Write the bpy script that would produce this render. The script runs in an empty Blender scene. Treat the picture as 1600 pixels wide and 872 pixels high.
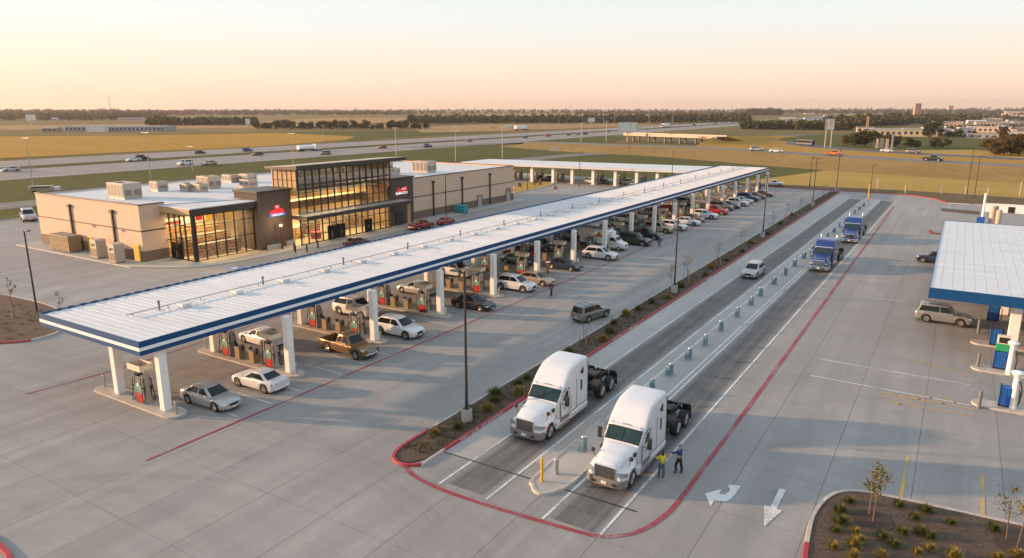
# tuning values
SUN_E = 3.5; SKY_S = 0.10; EXPO = 1.36; HAZE = 7.5e-5
SKY0 = (1.0, .80, .62); SKY1 = (1.0, .86, .72); SKY2 = (1.0, .96, .9); SKY3 = (1., 1., 1.)
G0 = (5.2, 3.75, 2.75); G1 = (5.0, 3.95, 3.15); G2 = (4.3, 4.25, 4.1); G3 = (3.6, 4.15, 4.45)
SKY_MIX = .85
SHOP_W = 1350
import bpy, math, random
import numpy as np
from mathutils import Vector, Matrix
random.seed(7)
RNG = np.random.default_rng(11)
SC = bpy.context.scene
COL = SC.collection
PI = math.pi
R = math.radians

# ------------------------------------------------------------------ site frame
# X runs across the lanes (east of the store), Y runs along the long canopy, metres.
CAM_H = 22.0
F_PX, CX, CY, HZ = 1110.0, 800.0, 436.0, 170.0
PITCH = math.atan((CY - HZ) / F_PX)
YAW = math.atan2(712.0, math.hypot(F_PX, CY - HZ))
_fh = np.array([-math.sin(YAW), math.cos(YAW), 0]); _rt = np.array([math.cos(YAW), math.sin(YAW), 0])
_fw = _fh * math.cos(PITCH) - np.array([0, 0, 1.]) * math.sin(PITCH)
_up = _fh * math.sin(PITCH) + np.array([0, 0, 1.]) * math.cos(PITCH)
def at(px, py, z=0.0):
    """survey point: where a sight line of the photograph meets the level z"""
    d = _fw * F_PX + _rt * (px - CX) + _up * (CY - py)
    t = (z - CAM_H) / d[2]
    return (d[0] * t, d[1] * t)

# ------------------------------------------------------------------ tagging
LABELS = {}
def tag(o, label=None, cat=None, group=None, kind=None):
    if label:
        o['label'] = label
        LABELS.setdefault(label, []).append(o.name)
    if cat: o['category'] = cat
    if group: o['group'] = group
    if kind: o['kind'] = kind
    return o
def empty(name, label, cat, loc=(0, 0, 0), rz=0.0, group=None, scale=1.0):
    o = bpy.data.objects.new(name, None); COL.objects.link(o)
    o.empty_display_size = 0.2
    o.location = (loc[0], loc[1], loc[2] if len(loc) > 2 else 0.0); o.rotation_euler = (0, 0, rz)
    o.scale = (scale,) * 3
    return tag(o, label, cat, group)
def copy_tree(o, label=None, loc=None, rz=None, parent=None, scale=None):
    c = o.copy(); COL.objects.link(c)
    if parent is not None: c.parent = parent
    if label:
        c['label'] = label; LABELS.setdefault(label, []).append(c.name)
    if loc is not None: c.location = (loc[0], loc[1], loc[2] if len(loc) > 2 else 0.0)
    if rz is not None: c.rotation_euler = (0, 0, rz)
    if scale is not None: c.scale = (scale,) * 3
    for ch in CHILD.get(o.name, []):
        copy_tree(ch, parent=c)
    return c
CHILD = {}
def set_parent(o, p):
    o.parent = p
    CHILD.setdefault(p.name, []).append(o)
ORD = ['first', 'second', 'third', 'fourth', 'fifth', 'sixth', 'seventh', 'eighth', 'ninth', 'tenth', 'eleventh', 'twelfth',
       'thirteenth', 'fourteenth', 'fifteenth', 'sixteenth', 'seventeenth', 'eighteenth', 'nineteenth', 'twentieth',
       'twenty-first', 'twenty-second', 'twenty-third', 'twenty-fourth', 'twenty-fifth', 'twenty-sixth', 'twenty-seventh',
       'twenty-eighth', 'twenty-ninth', 'thirtieth']

# ------------------------------------------------------------------ mesh builder
class MB:
    def __init__(s): s.v = []; s.f = []; s.sm = []
    def add(s, vs, fs, smooth=False):
        b = len(s.v); s.v += [tuple(p) for p in vs]
        s.f += [tuple(i + b for i in f) for f in fs]; s.sm += [smooth] * len(fs)
        return s
    def box(s, x0, x1, y0, y1, z0, z1):
        return s.add([(x0, y0, z0), (x1, y0, z0), (x1, y1, z0), (x0, y1, z0), (x0, y0, z1), (x1, y0, z1), (x1, y1, z1), (x0, y1, z1)],
                     [(0, 3, 2, 1), (4, 5, 6, 7), (0, 1, 5, 4), (1, 2, 6, 5), (2, 3, 7, 6), (3, 0, 4, 7)])
    def cbox(s, c, d, rz=0.0, tilt=0.0):
        n = len(s.v); s.box(-d[0] / 2, d[0] / 2, -d[1] / 2, d[1] / 2, -d[2] / 2, d[2] / 2)
        m = Matrix.Translation(c) @ Matrix.Rotation(rz, 4, 'Z') @ Matrix.Rotation(tilt, 4, 'Y')
        for i in range(n, len(s.v)): s.v[i] = tuple(m @ Vector(s.v[i]))
        return s
    def quad(s, a, b, c, d): return s.add([a, b, c, d], [(0, 1, 2, 3)])
    def poly(s, pts, z): return s.add([(p[0], p[1], z) for p in pts], [tuple(range(len(pts)))])
    def prism(s, poly, z0, z1):
        n = len(poly)
        vs = [(p[0], p[1], z0) for p in poly] + [(p[0], p[1], z1) for p in poly]
        fs = [tuple(range(n - 1, -1, -1)), tuple(range(n, 2 * n))] + [(i, (i + 1) % n, n + (i + 1) % n, n + i) for i in range(n)]
        return s.add(vs, fs)
    def prism_y(s, poly, y0, y1):
        n = len(poly)
        vs = [(p[0], y0, p[1]) for p in poly] + [(p[0], y1, p[1]) for p in poly]
        fs = [tuple(range(n)), tuple(range(2 * n - 1, n - 1, -1))] + [(i, n + i, n + (i + 1) % n, (i + 1) % n) for i in range(n)]
        return s.add(vs, fs)
    def cyl(s, p0, p1, r0, r1=None, n=12, caps=True):
        if r1 is None: r1 = r0
        a = Vector(p0); b = Vector(p1); d = (b - a).normalized()
        u = d.orthogonal().normalized(); w = d.cross(u)
        vs = []
        for p, r in ((a, r0), (b, r1)):
            for i in range(n):
                t = 2 * PI * i / n
                vs.append(p + u * (r * math.cos(t)) + w * (r * math.sin(t)))
        s.add(vs, [(i, (i + 1) % n, n + (i + 1) % n, n + i) for i in range(n)], True)
        if caps: s.add(vs, [tuple(range(n - 1, -1, -1)), tuple(range(n, 2 * n))])
        return s
    def tube(s, pts, r, n=6):
        for a, b in zip(pts[:-1], pts[1:]): s.cyl(a, b, r, r, n)
        return s
    def loft(s, rings, closed=True, cap0=False, cap1=False, smooth=True):
        n = len(rings[0]); vs = [p for rg in rings for p in rg]; fs = []
        for k in range(len(rings) - 1):
            for i in range(n if closed else n - 1):
                j = (i + 1) % n
                fs.append((k * n + i, k * n + j, (k + 1) * n + j, (k + 1) * n + i))
        s.add(vs, fs, smooth)
        if cap0: s.add(rings[0], [tuple(range(n - 1, -1, -1))])
        if cap1: s.add(rings[-1], [tuple(range(n))])
        return s
    def sphere(s, c, r, nu=12, nv=8):
        if not isinstance(r, (tuple, list)): r = (r, r, r)
        rings = []
        for k in range(nv + 1):
            t = PI * k / nv
            q = max(math.sin(t), 1e-3)
            rings.append([(c[0] + r[0] * q * math.cos(2 * PI * i / nu), c[1] + r[1] * q * math.sin(2 * PI * i / nu), c[2] - r[2] * math.cos(t)) for i in range(nu)])
        return s.loft(rings)
    def build(s, name, mat, parent=None, loc=None, rz=0.0, bevel=None, sharp=40, recalc=False):
        me = bpy.data.meshes.new(name)
        me.from_pydata(s.v, [], s.f)
        me.polygons.foreach_set('use_smooth', s.sm)
        if any(s.sm): me.set_sharp_from_angle(angle=R(sharp))
        if recalc:
            import bmesh
            bm = bmesh.new(); bm.from_mesh(me); bmesh.ops.recalc_face_normals(bm, faces=bm.faces); bm.to_mesh(me); bm.free()
        me.materials.append(mat); me.update()
        o = bpy.data.objects.new(name, me); COL.objects.link(o)
        if loc is not None: o.location = (loc[0], loc[1], loc[2] if len(loc) > 2 else 0.0)
        o.rotation_euler = (0, 0, rz)
        if parent is not None: set_parent(o, parent)
        if bevel:
            b = o.modifiers.new('bevel', 'BEVEL'); b.width = bevel; b.segments = 2; b.limit_method = 'ANGLE'; b.angle_limit = R(35)
        return o
def np_obj(name, verts, quads, mat, parent=None, n=4):
    me = bpy.data.meshes.new(name)
    verts = np.asarray(verts, dtype=np.float32); quads = np.asarray(quads, dtype=np.int32)
    me.vertices.add(len(verts)); me.vertices.foreach_set('co', verts.ravel())
    me.loops.add(quads.size); me.loops.foreach_set('vertex_index', quads.ravel())
    me.polygons.add(len(quads)); me.polygons.foreach_set('loop_start', np.arange(0, quads.size, n, dtype=np.int32))
    me.polygons.foreach_set('loop_total', np.full(len(quads), n, dtype=np.int32))
    me.update(calc_edges=True); me.validate()
    me.materials.append(mat)
    o = bpy.data.objects.new(name, me); COL.objects.link(o)
    if parent is not None: set_parent(o, parent)
    return o
def text_mesh(name, body, size, mat, parent, mtx, depth=0.01, align='CENTER', xs=1.0):
    cu = bpy.data.curves.new(name, 'FONT'); cu.body = body; cu.size = size; cu.extrude = depth; cu.align_x = align; cu.align_y = 'CENTER'
    tmp = bpy.data.objects.new(name + '_tmp', cu)
    COL.objects.link(tmp)
    dg = bpy.context.evaluated_depsgraph_get()
    me = bpy.data.meshes.new_from_object(tmp.evaluated_get(dg))
    COL.objects.unlink(tmp); bpy.data.objects.remove(tmp); bpy.data.curves.remove(cu)
    me.transform(Matrix.Scale(xs, 4, (1, 0, 0))); me.transform(mtx)
    me.materials.clear(); me.materials.append(mat)
    o = bpy.data.objects.new(name, me); COL.objects.link(o)
    if parent is not None: set_parent(o, parent)
    return o

# ------------------------------------------------------------------ materials
def nodes_of(name):
    m = bpy.data.materials.new(name); m.use_nodes = True
    nt = m.node_tree; b = nt.nodes['Principled BSDF']
    return m, nt, b
class NG:
    """tiny helper to write node graphs"""
    def __init__(s, nt): s.nt = nt
    def n(s, t, **kw):
        nd = s.nt.nodes.new(t)
        for k, v in kw.items(): setattr(nd, k, v)
        return nd
    def l(s, a, b): s.nt.links.new(a, b)
    def coord(s, scale=(1, 1, 1), rot=0.0, kind='Object'):
        tc = s.n('ShaderNodeTexCoord'); mp = s.n('ShaderNodeMapping')
        mp.inputs['Scale'].default_value = scale; mp.inputs['Rotation'].default_value = (0, 0, rot)
        s.l(tc.outputs[kind], mp.inputs['Vector']); return mp.outputs['Vector']
    def noise(s, vec, scale, detail=4, rough=0.55):
        t = s.n('ShaderNodeTexNoise'); t.inputs['Scale'].default_value = scale; t.inputs['Detail'].default_value = detail
        t.inputs['Roughness'].default_value = rough; s.l(vec, t.inputs['Vector']); return t.outputs['Fac']
    def ramp(s, fac, stops):
        r = s.n('ShaderNodeValToRGB'); e = r.color_ramp.elements
        while len(e) < len(stops): e.new(0.5)
        for k, (p, c) in enumerate(stops):
            e[k].position = p; e[k].color = (c, c, c, 1) if not isinstance(c, tuple) else (*c, 1)
        s.l(fac, r.inputs['Fac']); return r.outputs['Color']
    def mix(s, fac, a, b, blend='MIX'):
        m = s.n('ShaderNodeMix', data_type='RGBA', blend_type=blend)
        for sock, val in ((m.inputs[0], fac), (m.inputs[6], a), (m.inputs[7], b)):
            if hasattr(val, 'type') and hasattr(val, 'node'): s.l(val, sock)
            else: sock.default_value = (*val, 1) if isinstance(val, tuple) else val
        return m.outputs[2]
    def math(s, op, a, b=None, c=None):
        m = s.n('ShaderNodeMath', operation=op)
        for i, v in enumerate((a, b, c)):
            if v is None: continue
            if hasattr(v, 'node'): s.l(v, m.inputs[i])
            else: m.inputs[i].default_value = v
        return m.outputs[0]
    def bump(s, h, b, strength=0.2, dist=0.02):
        bp = s.n('ShaderNodeBump'); bp.inputs['Strength'].default_value = strength; bp.inputs['Distance'].default_value = dist
        s.l(h, bp.inputs['Height']); s.l(bp.outputs['Normal'], b.inputs['Normal'])
def mat(name, col, rough=0.6, metal=0.0, var=0.12, scale=3.0, coat=0.0, bump=0.0, spec=0.5, stretch=(1, 1, 1)):
    m, nt, b = nodes_of(name); g = NG(nt)
    v = g.coord(stretch); f = g.noise(v, scale, 5)
    f2 = g.ramp(f, [(0.25, 0.0), (0.75, 1.0)])
    lo = tuple(c * (1 - var) for c in col); hi = tuple(min(1, c * (1 + var)) for c in col)
    g.l(g.mix(f2, lo, hi), b.inputs['Base Color'])
    b.inputs['Roughness'].default_value = rough; b.inputs['Metallic'].default_value = metal
    b.inputs['Coat Weight'].default_value = coat; b.inputs['Coat Roughness'].default_value = 0.08
    b.inputs['Specular IOR Level'].default_value = spec
    if bump: g.bump(f, b, bump, 0.02)
    return m
def emis(name, col, strength):
    m, nt, b = nodes_of(name)
    b.inputs['Base Color'].default_value = (*col, 1); b.inputs['Emission Color'].default_value = (*col, 1)
    b.inputs['Emission Strength'].default_value = strength
    return m
def foliage(name, c0, c1, c2, scale=0.8):
    m, nt, b = nodes_of(name); g = NG(nt)
    v = g.coord(kind='Object'); f = g.noise(v, scale, 3)
    gi = g.n('ShaderNodeNewGeometry'); oi = g.n('ShaderNodeObjectInfo')
    c = g.mix(g.ramp(f, [(0.35, 0.0), (0.65, 1.0)]), c0, c1)
    c = g.mix(g.math('MULTIPLY', gi.outputs['Random Per Island'], 0.6), c, c2)
    c = g.mix(g.math('MULTIPLY', oi.outputs['Random'], 0.3), c, c1)
    g.l(c, b.inputs['Base Color']); b.inputs['Roughness'].default_value = 0.7; b.inputs['Specular IOR Level'].default_value = 0.2
    return m
def glass_mat(name, tint=(0.55, 0.6, 0.6), trans=0.6, rough=0.02):
    m = bpy.data.materials.new(name); m.use_nodes = True; nt = m.node_tree; nt.nodes.clear(); g = NG(nt)
    out = g.n('ShaderNodeOutputMaterial'); tr = g.n('ShaderNodeBsdfTransparent'); gl = g.n('ShaderNodeBsdfGlossy')
    tr.inputs['Color'].default_value = (*tint, 1); gl.inputs['Roughness'].default_value = rough
    gl.inputs['Color'].default_value = (0.9, 0.9, 0.9, 1)
    fr = g.n('ShaderNodeFresnel'); fr.inputs['IOR'].default_value = 1.5
    tx = g.noise(g.coord(), 0.6, 2); bp = g.n('ShaderNodeBump'); bp.inputs['Strength'].default_value = 0.04; bp.inputs['Distance'].default_value = 0.05
    g.l(tx, bp.inputs['Height']); g.l(bp.outputs['Normal'], gl.inputs['Normal'])
    f = g.math('ADD', g.math('MULTIPLY', fr.outputs[0], 1.0), 1.0 - trans)
    mx = g.n('ShaderNodeMixShader'); g.l(g.math('MINIMUM', f, 1.0), mx.inputs[0]); g.l(tr.outputs[0], mx.inputs[1]); g.l(gl.outputs[0], mx.inputs[2])
    g.l(mx.outputs[0], out.inputs['Surface']); return m
def paint_line(name, col, worn=0.45, under=(0.25, 0.235, 0.22)):
    m, nt, b = nodes_of(name); g = NG(nt)
    v = g.coord(); f = g.noise(v, 6.0, 6, 0.7); f2 = g.noise(v, 0.35, 3)
    k = g.ramp(g.math('ADD', g.math('MULTIPLY', f, 0.6), g.math('MULTIPLY', f2, 0.5)), [(worn, 0.0), (worn + 0.16, 1.0)])
    g.l(g.mix(k, under, col), b.inputs['Base Color']); b.inputs['Roughness'].default_value = 0.65
    return m

def concrete_lot(name, base, joints=True, stain=0.35):
    m, nt, b = nodes_of(name); g = NG(nt)
    v = g.coord(); big = g.noise(v, 0.035, 4, 0.6); mid = g.noise(v, 0.35, 5, 0.6); fine = g.noise(v, 9.0, 4, 0.7)
    st = g.noise(g.coord((0.9, 0.06, 1)), 0.6, 5, 0.6)
    st2 = g.noise(g.coord((0.05, 0.7, 1), 0.12), 0.6, 4, 0.6)
    lo = tuple(c * 0.80 for c in base); hi = tuple(c * 1.16 for c in base)
    c = g.mix(g.ramp(big, [(0.3, 0.0), (0.7, 1.0)]), lo, hi)
    c = g.mix(g.ramp(mid, [(0.3, 0.55), (0.62, 0.0)]), c, tuple(x * 0.78 for x in base))
    c = g.mix(g.ramp(st, [(0.36, stain * 1.7), (0.62, 0.0)]), c, tuple(x * 0.60 for x in base))
    c = g.mix(g.ramp(st2, [(0.36, stain), (0.52, 0.0)]), c, tuple(x * 0.66 for x in base))
    grit = g.noise(v, 2.3, 6, 0.75)
    c = g.mix(g.ramp(grit, [(0.42, 0.0), (0.72, 0.34)]), c, tuple(x * 0.62 for x in base))
    c = g.mix(g.math('MULTIPLY', fine, 0.22), c, tuple(x * 0.6 for x in base))
    # oil drips and patches
    vo = g.n('ShaderNodeTexVoronoi', feature='F1'); vo.inputs['Scale'].default_value = 0.23; g.l(v, vo.inputs['Vector'])
    c = g.mix(g.ramp(g.math('ADD', vo.outputs['Distance'], g.math('MULTIPLY', mid, 0.35)), [(0.16, 0.42), (0.30, 0.0)]), c, tuple(x * 0.45 for x in base))
    if joints:
        # arcs of tyre rubber where vehicles swing round, one fan per turning area
        for cx, cy, r0, r1 in ((14, 30, 17, 46), (-70, 62, 20, 52), (-30, 6, 10, 34)):
            tc = g.n('ShaderNodeTexCoord'); sb = g.n('ShaderNodeVectorMath', operation='SUBTRACT'); sb.inputs[1].default_value = (cx, cy, 0); g.l(tc.outputs['Object'], sb.inputs[0])
            ln = g.n('ShaderNodeVectorMath', operation='LENGTH'); g.l(sb.outputs[0], ln.inputs[0]); r = ln.outputs['Value']
            s3 = g.n('ShaderNodeSeparateXYZ'); g.l(sb.outputs[0], s3.inputs[0]); an = g.math('ARCTAN2', s3.outputs['Y'], s3.outputs['X'])
            cb = g.n('ShaderNodeCombineXYZ'); g.l(g.math('MULTIPLY', r, .38), cb.inputs[0]); g.l(g.math('MULTIPLY', an, 1.1), cb.inputs[1])
            k = g.ramp(g.noise(cb.outputs[0], 1.0, 5, 0.65), [(0.48, 0.0), (0.72, 0.38)])
            msk = g.ramp(g.math('DIVIDE', g.math('SUBTRACT', r, r0), r1 - r0), [(0.0, 0.0), (0.3, 1.0), (0.6, 1.0), (1.0, 0.0)])
            c = g.mix(g.math('MULTIPLY', k, msk), c, tuple(x * 0.42 for x in base))
        tc = g.n('ShaderNodeTexCoord'); sp = g.n('ShaderNodeSeparateXYZ'); g.l(tc.outputs['Object'], sp.inputs[0])
        fac = None
        for sock, per, w in ((sp.outputs['X'], 4.6, 0.030), (sp.outputs['Y'], 6.1, 0.018)):
            q = g.math('FRACT', g.math('DIVIDE', sock, per))
            d = g.math('ABSOLUTE', g.math('SUBTRACT', q, 0.5))
            k = g.math('GREATER_THAN', d, 0.5 - w / per)
            fac = k if fac is None else g.math('MAXIMUM', fac, k)
        c = g.mix(g.math('MULTIPLY', fac, 0.72), c, tuple(x * 0.3 for x in base))
        # each slab was poured on its own day: a small tone step per slab
        sn = g.n('ShaderNodeVectorMath', operation='SNAP'); sn.inputs[1].default_value = (4.6, 24.4, 50)
        g.l(tc.outputs['Object'], sn.inputs[0])
        wn = g.n('ShaderNodeTexWhiteNoise', noise_dimensions='3D'); g.l(sn.outputs[0], wn.inputs['Vector'])
        c = g.mix(g.math('MULTIPLY', wn.outputs['Value'], 0.20), c, tuple(x * 0.62 for x in base))
    g.l(c, b.inputs['Base Color'])
    g.l(g.ramp(mid, [(0.3, 0.62), (0.7, 0.85)]), b.inputs['Roughness']); b.inputs['Specular IOR Level'].default_value = 0.3
    g.bump(fine, b, 0.15, 0.01)
    return m
def grass_mat(name, c0, c1, c2, s=0.02, streak=(1, 1, 1), rot=0.0):
    m, nt, b = nodes_of(name); g = NG(nt)
    v = g.coord(streak, rot); a = g.noise(v, s, 5, 0.6); f = g.noise(g.coord(), s * 12, 5, 0.7); h = g.noise(g.coord(), 1.5, 4, 0.7)
    c = g.mix(g.ramp(a, [(0.32, 0.0), (0.68, 1.0)]), c0, c1)
    c = g.mix(g.ramp(f, [(0.4, 0.0), (0.7, 0.7)]), c, c2)
    c = g.mix(g.math('MULTIPLY', h, 0.5), c, tuple(x * 0.55 for x in c0))
    g.l(c, b.inputs['Base Color']); b.inputs['Roughness'].default_value = 0.9; b.inputs['Specular IOR Level'].default_value = 0.1
    g.bump(h, b, 0.6, 0.25)
    return m
M = {}
M['concrete'] = concrete_lot('lot_concrete', (0.355, 0.342, 0.326))
M['concrete_plain'] = concrete_lot('plain_concrete', (0.44, 0.425, 0.40), joints=False, stain=0.2)
M['kerb'] = mat('kerb_concrete', (0.42, 0.385, 0.345), 0.85, var=0.2, scale=2.0)
M['white'] = mat('white_paint', (0.80, 0.80, 0.78), 0.45, var=0.05, scale=1.0)
M['roofwhite'] = mat('white_roof_metal', (0.60, 0.61, 0.62), 0.45, var=0.11, scale=0.5, stretch=(0.25, 1.3, 1))
M['membrane'] = mat('white_roof_membrane', (0.58, 0.585, 0.59), 0.7, var=0.14, scale=0.25)
M['blue'] = mat('canopy_blue', (0.004, 0.060, 0.175), 0.5, var=0.10, scale=.5, spec=0.25)
M['pole'] = mat('black_pole_paint', (0.022, 0.022, 0.024), 0.5)
M['gpole'] = mat('galvanised_pole', (0.42, 0.38, 0.33), 0.5, 0.3)
M['column'] = mat('column_white', (0.76, 0.74, 0.70), 0.5, var=0.08, scale=1.5)
M['stain_line_white'] = paint_line('worn_white_paint', (0.62, 0.62, 0.60), 0.40)
M['red_line'] = paint_line('worn_red_paint', (0.27, 0.028, 0.042), 0.40)
M['yellow_line'] = paint_line('worn_yellow_paint', (0.55, 0.34, 0.06), 0.46)
M['red_kerb'] = paint_line('red_kerb_paint', (0.33, 0.028, 0.042), 0.32)
M['dark_glass'] = mat('dark_car_glass', (0.010, 0.014, 0.015), 0.10, var=0.0, spec=0.28)
M['truck_glass'] = mat('teal_windscreen_glass', (0.014, 0.036, 0.037), 0.10, var=0.6, scale=1.2, spec=0.35)
M['tyre'] = mat('tyre_rubber', (0.018, 0.018, 0.018), 0.8)
M['rim'] = mat('alloy_rim', (0.42, 0.41, 0.40), 0.35, 0.8)
M['chrome'] = mat('chrome', (0.75, 0.75, 0.75), 0.12, 1.0, var=0.03)
M['black'] = mat('black_plastic', (0.016, 0.016, 0.017), 0.5)
M['chassis'] = mat('greasy_black_steel', (0.014, 0.013, 0.012), 0.55, var=0.4, scale=6)
M['grey_plastic'] = mat('grey_plastic', (0.16, 0.155, 0.15), 0.55)
M['lamp_clear'] = mat('headlight_glass', (0.62, 0.65, 0.66), 0.08, var=0.1, scale=9, spec=0.9)
M['truck_lamp'] = mat('truck_headlight', (0.20, 0.25, 0.30), 0.10, var=0.5, scale=7, spec=0.8)
M['lamp_red'] = mat('tail_light_red', (0.42, 0.012, 0.012), 0.15)
M['lamp_amber'] = mat('marker_amber', (0.55, 0.16, 0.03), 0.2)
M['plate'] = mat('licence_plate', (0.62, 0.58, 0.50), 0.5)
M['grille'] = mat('grille_bars', (0.22, 0.21, 0.20), 0.3, 0.7, var=0.45, scale=30, stretch=(1, 1, 0.1))
M['skin'] = mat('skin', (0.40, 0.24, 0.17), 0.6)
M['hair'] = mat('dark_hair', (0.012, 0.010, 0.009), 0.6)
M['denim'] = mat('denim', (0.06, 0.10, 0.16), 0.85, scale=20)
M['blackcloth'] = mat('black_cloth', (0.012, 0.012, 0.014), 0.85)
M['bluecloth'] = mat('navy_cloth', (0.015, 0.035, 0.17), 0.8, scale=8)
M['vest'] = mat('yellow_vest', (0.62, 0.55, 0.02), 0.7)
M['maroon'] = mat('maroon_cloth', (0.09, 0.018, 0.02), 0.8)
M['stucco'] = mat('tan_stucco', (0.61, 0.435, 0.315), 0.85, var=0.06, scale=1.2, bump=0.1)
M['trim'] = mat('dark_bronze_trim', (0.035, 0.028, 0.024), 0.45, var=0.2)
M['mullion'] = mat('dark_mullion', (0.014, 0.012, 0.011), 0.4)
M['steel'] = mat('galvanised_steel', (0.42, 0.42, 0.42), 0.4, 0.6, var=0.2)
M['hvac'] = mat('hvac_beige', (0.45, 0.38, 0.30), 0.6, var=0.12, scale=2)
M['hvac_grille'] = mat('hvac_grille', (0.22, 0.19, 0.16), 0.6, var=0.4, scale=14, stretch=(0.2, 0.2, 1))
M['bollard'] = mat('teal_bollard_sleeve', (0.115, 0.21, 0.26), 0.6, var=0.2, scale=4)
M['yellow'] = mat('yellow_post_paint', (0.62, 0.36, 0.02), 0.5)
M['trash_tan'] = mat('tan_bin', (0.25, 0.17, 0.09), 0.7, var=0.2, scale=8)
M['cream'] = mat('cream_crown', (0.68, 0.58, 0.45), 0.5)
M['pump_grey'] = mat('pump_grey', (0.33, 0.31, 0.29), 0.4, 0.2)
M['pump_red'] = mat('pump_red', (0.40, 0.016, 0.014), 0.4)
M['pump_blue'] = mat('pump_blue', (0.012, 0.10, 0.36), 0.4)
M['pump_green'] = mat('pump_green', (0.02, 0.30, 0.12), 0.4)
M['rubber'] = mat('hose_rubber', (0.012, 0.012, 0.012), 0.6)
M['mulch'] = mat('bark_mulch', (0.080, 0.053, 0.036), 0.95, var=0.55, scale=7, bump=0.8)
M['bark'] = mat('bark', (0.16, 0.11, 0.075), 0.9, var=0.3, scale=8)
M['stake'] = mat('stake_wood', (0.34, 0.26, 0.16), 0.85)
M['leaf'] = foliage('shrub_leaf', (0.035, 0.062, 0.014), (0.075, 0.10, 0.022), (0.15, 0.13, 0.03), 3.0)
M['leaf_gold'] = foliage('golden_and_sunlit_leaf', (0.13, 0.115, 0.025), (0.24, 0.18, 0.04), (0.32, 0.22, 0.06), 3.0)  # in the corner bed this gold is sunlight put into the leaf colour
M['leaf_dry'] = foliage('young_tree_leaf', (0.085, 0.095, 0.03), (0.15, 0.135, 0.045), (0.17, 0.12, 0.04), 2.0)
M['tree_far'] = foliage('oak_leaf', (0.022, 0.038, 0.012), (0.058, 0.068, 0.018), (0.10, 0.075, 0.022), 0.25)
M['tree_aut'] = foliage('autumn_leaf', (0.040, 0.040, 0.012), (0.085, 0.062, 0.016), (0.16, 0.085, 0.022), 0.25)
M['wood_far'] = foliage('forest_leaf', (0.026, 0.040, 0.014), (0.055, 0.060, 0.022), (0.085, 0.066, 0.03), 0.01)
M['terrain'] = grass_mat('terrain_grass', (0.13, 0.115, 0.045), (0.30, 0.19, 0.07), (0.10, 0.10, 0.035), 0.0016)
M['field_gold'] = grass_mat('golden_hay', (0.42, 0.225, 0.032), (0.52, 0.30, 0.06), (0.24, 0.145, 0.025), 0.020, (0.15, 2.2, 1), 0.9)
M['verge'] = grass_mat('green_verge', (0.060, 0.078, 0.018), (0.105, 0.11, 0.026), (0.17, 0.125, 0.035), 0.03)
M['verge_dry'] = grass_mat('dry_verge', (0.43, 0.28, 0.07), (0.52, 0.34, 0.09), (0.22, 0.18, 0.05), 0.05, (0.35, 1.4, 1), 0.2)
M['bank'] = grass_mat('brown_bank', (0.31, 0.19, 0.060), (0.41, 0.26, 0.085), (0.17, 0.13, 0.05), 0.03)
M['earth'] = grass_mat('bare_earth', (0.15, 0.105, 0.06), (0.20, 0.14, 0.08), (0.09, 0.085, 0.035), 0.08)
M['straw'] = grass_mat('straw_field', (0.42, 0.27, 0.13), (0.36, 0.21, 0.09), (0.22, 0.16, 0.07), 0.004)
M['highway'] = concrete_lot('highway_concrete', (0.30, 0.27, 0.25), joints=False, stain=0.3)
M['asphalt'] = concrete_lot('road_asphalt', (0.20, 0.185, 0.17), joints=False, stain=0.3)
M['asphalt_dark'] = concrete_lot('dark_asphalt', (0.085, 0.095, 0.115), joints=False, stain=0.3)
def lane_dark():
    m, nt, b = nodes_of('tyre_darkened_lane'); g = NG(nt)
    base = (0.355, 0.342, 0.326)
    v = g.coord(); f = g.noise(g.coord((2.2, 0.05, 1)), 0.9, 5, 0.6); mid = g.noise(v, 0.4, 5, 0.6); fine = g.noise(v, 8, 4, 0.7)
    tc = g.n('ShaderNodeTexCoord'); sp = g.n('ShaderNodeSeparateXYZ'); g.l(tc.outputs['Object'], sp.inputs[0])
    # object is centred on the lane: two wheel paths, oil in the middle
    ax = g.math('ABSOLUTE', sp.outputs['X'])
    edge = g.ramp(g.math('DIVIDE', ax, 1.75), [(0.62, 1.0), (1.0, 0.0)])
    k = g.math('MULTIPLY', edge, g.ramp(g.math('ADD', g.math('MULTIPLY', f, 0.75), g.math('MULTIPLY', mid, 0.35)), [(0.36, 1.0), (0.78, 0.42)]))
    c = g.mix(k, tuple(x * 0.92 for x in base), (0.070, 0.066, 0.064))
    c = g.mix(g.math('MULTIPLY', fine, 0.2), c, (0.05, 0.05, 0.05))
    q = g.math('FRACT', g.math('DIVIDE', sp.outputs['Y'], 6.1)); d = g.math('ABSOLUTE', g.math('SUBTRACT', q, 0.5))
    c = g.mix(g.math('MULTIPLY', g.math('GREATER_THAN', d, 0.497), 0.6), c, (0.03, 0.03, 0.03))
    g.l(c, b.inputs['Base Color']); b.inputs['Roughness'].default_value = 0.7; b.inputs['Specular IOR Level'].default_value = 0.3
    return m
M['lane'] = lane_dark()
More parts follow.
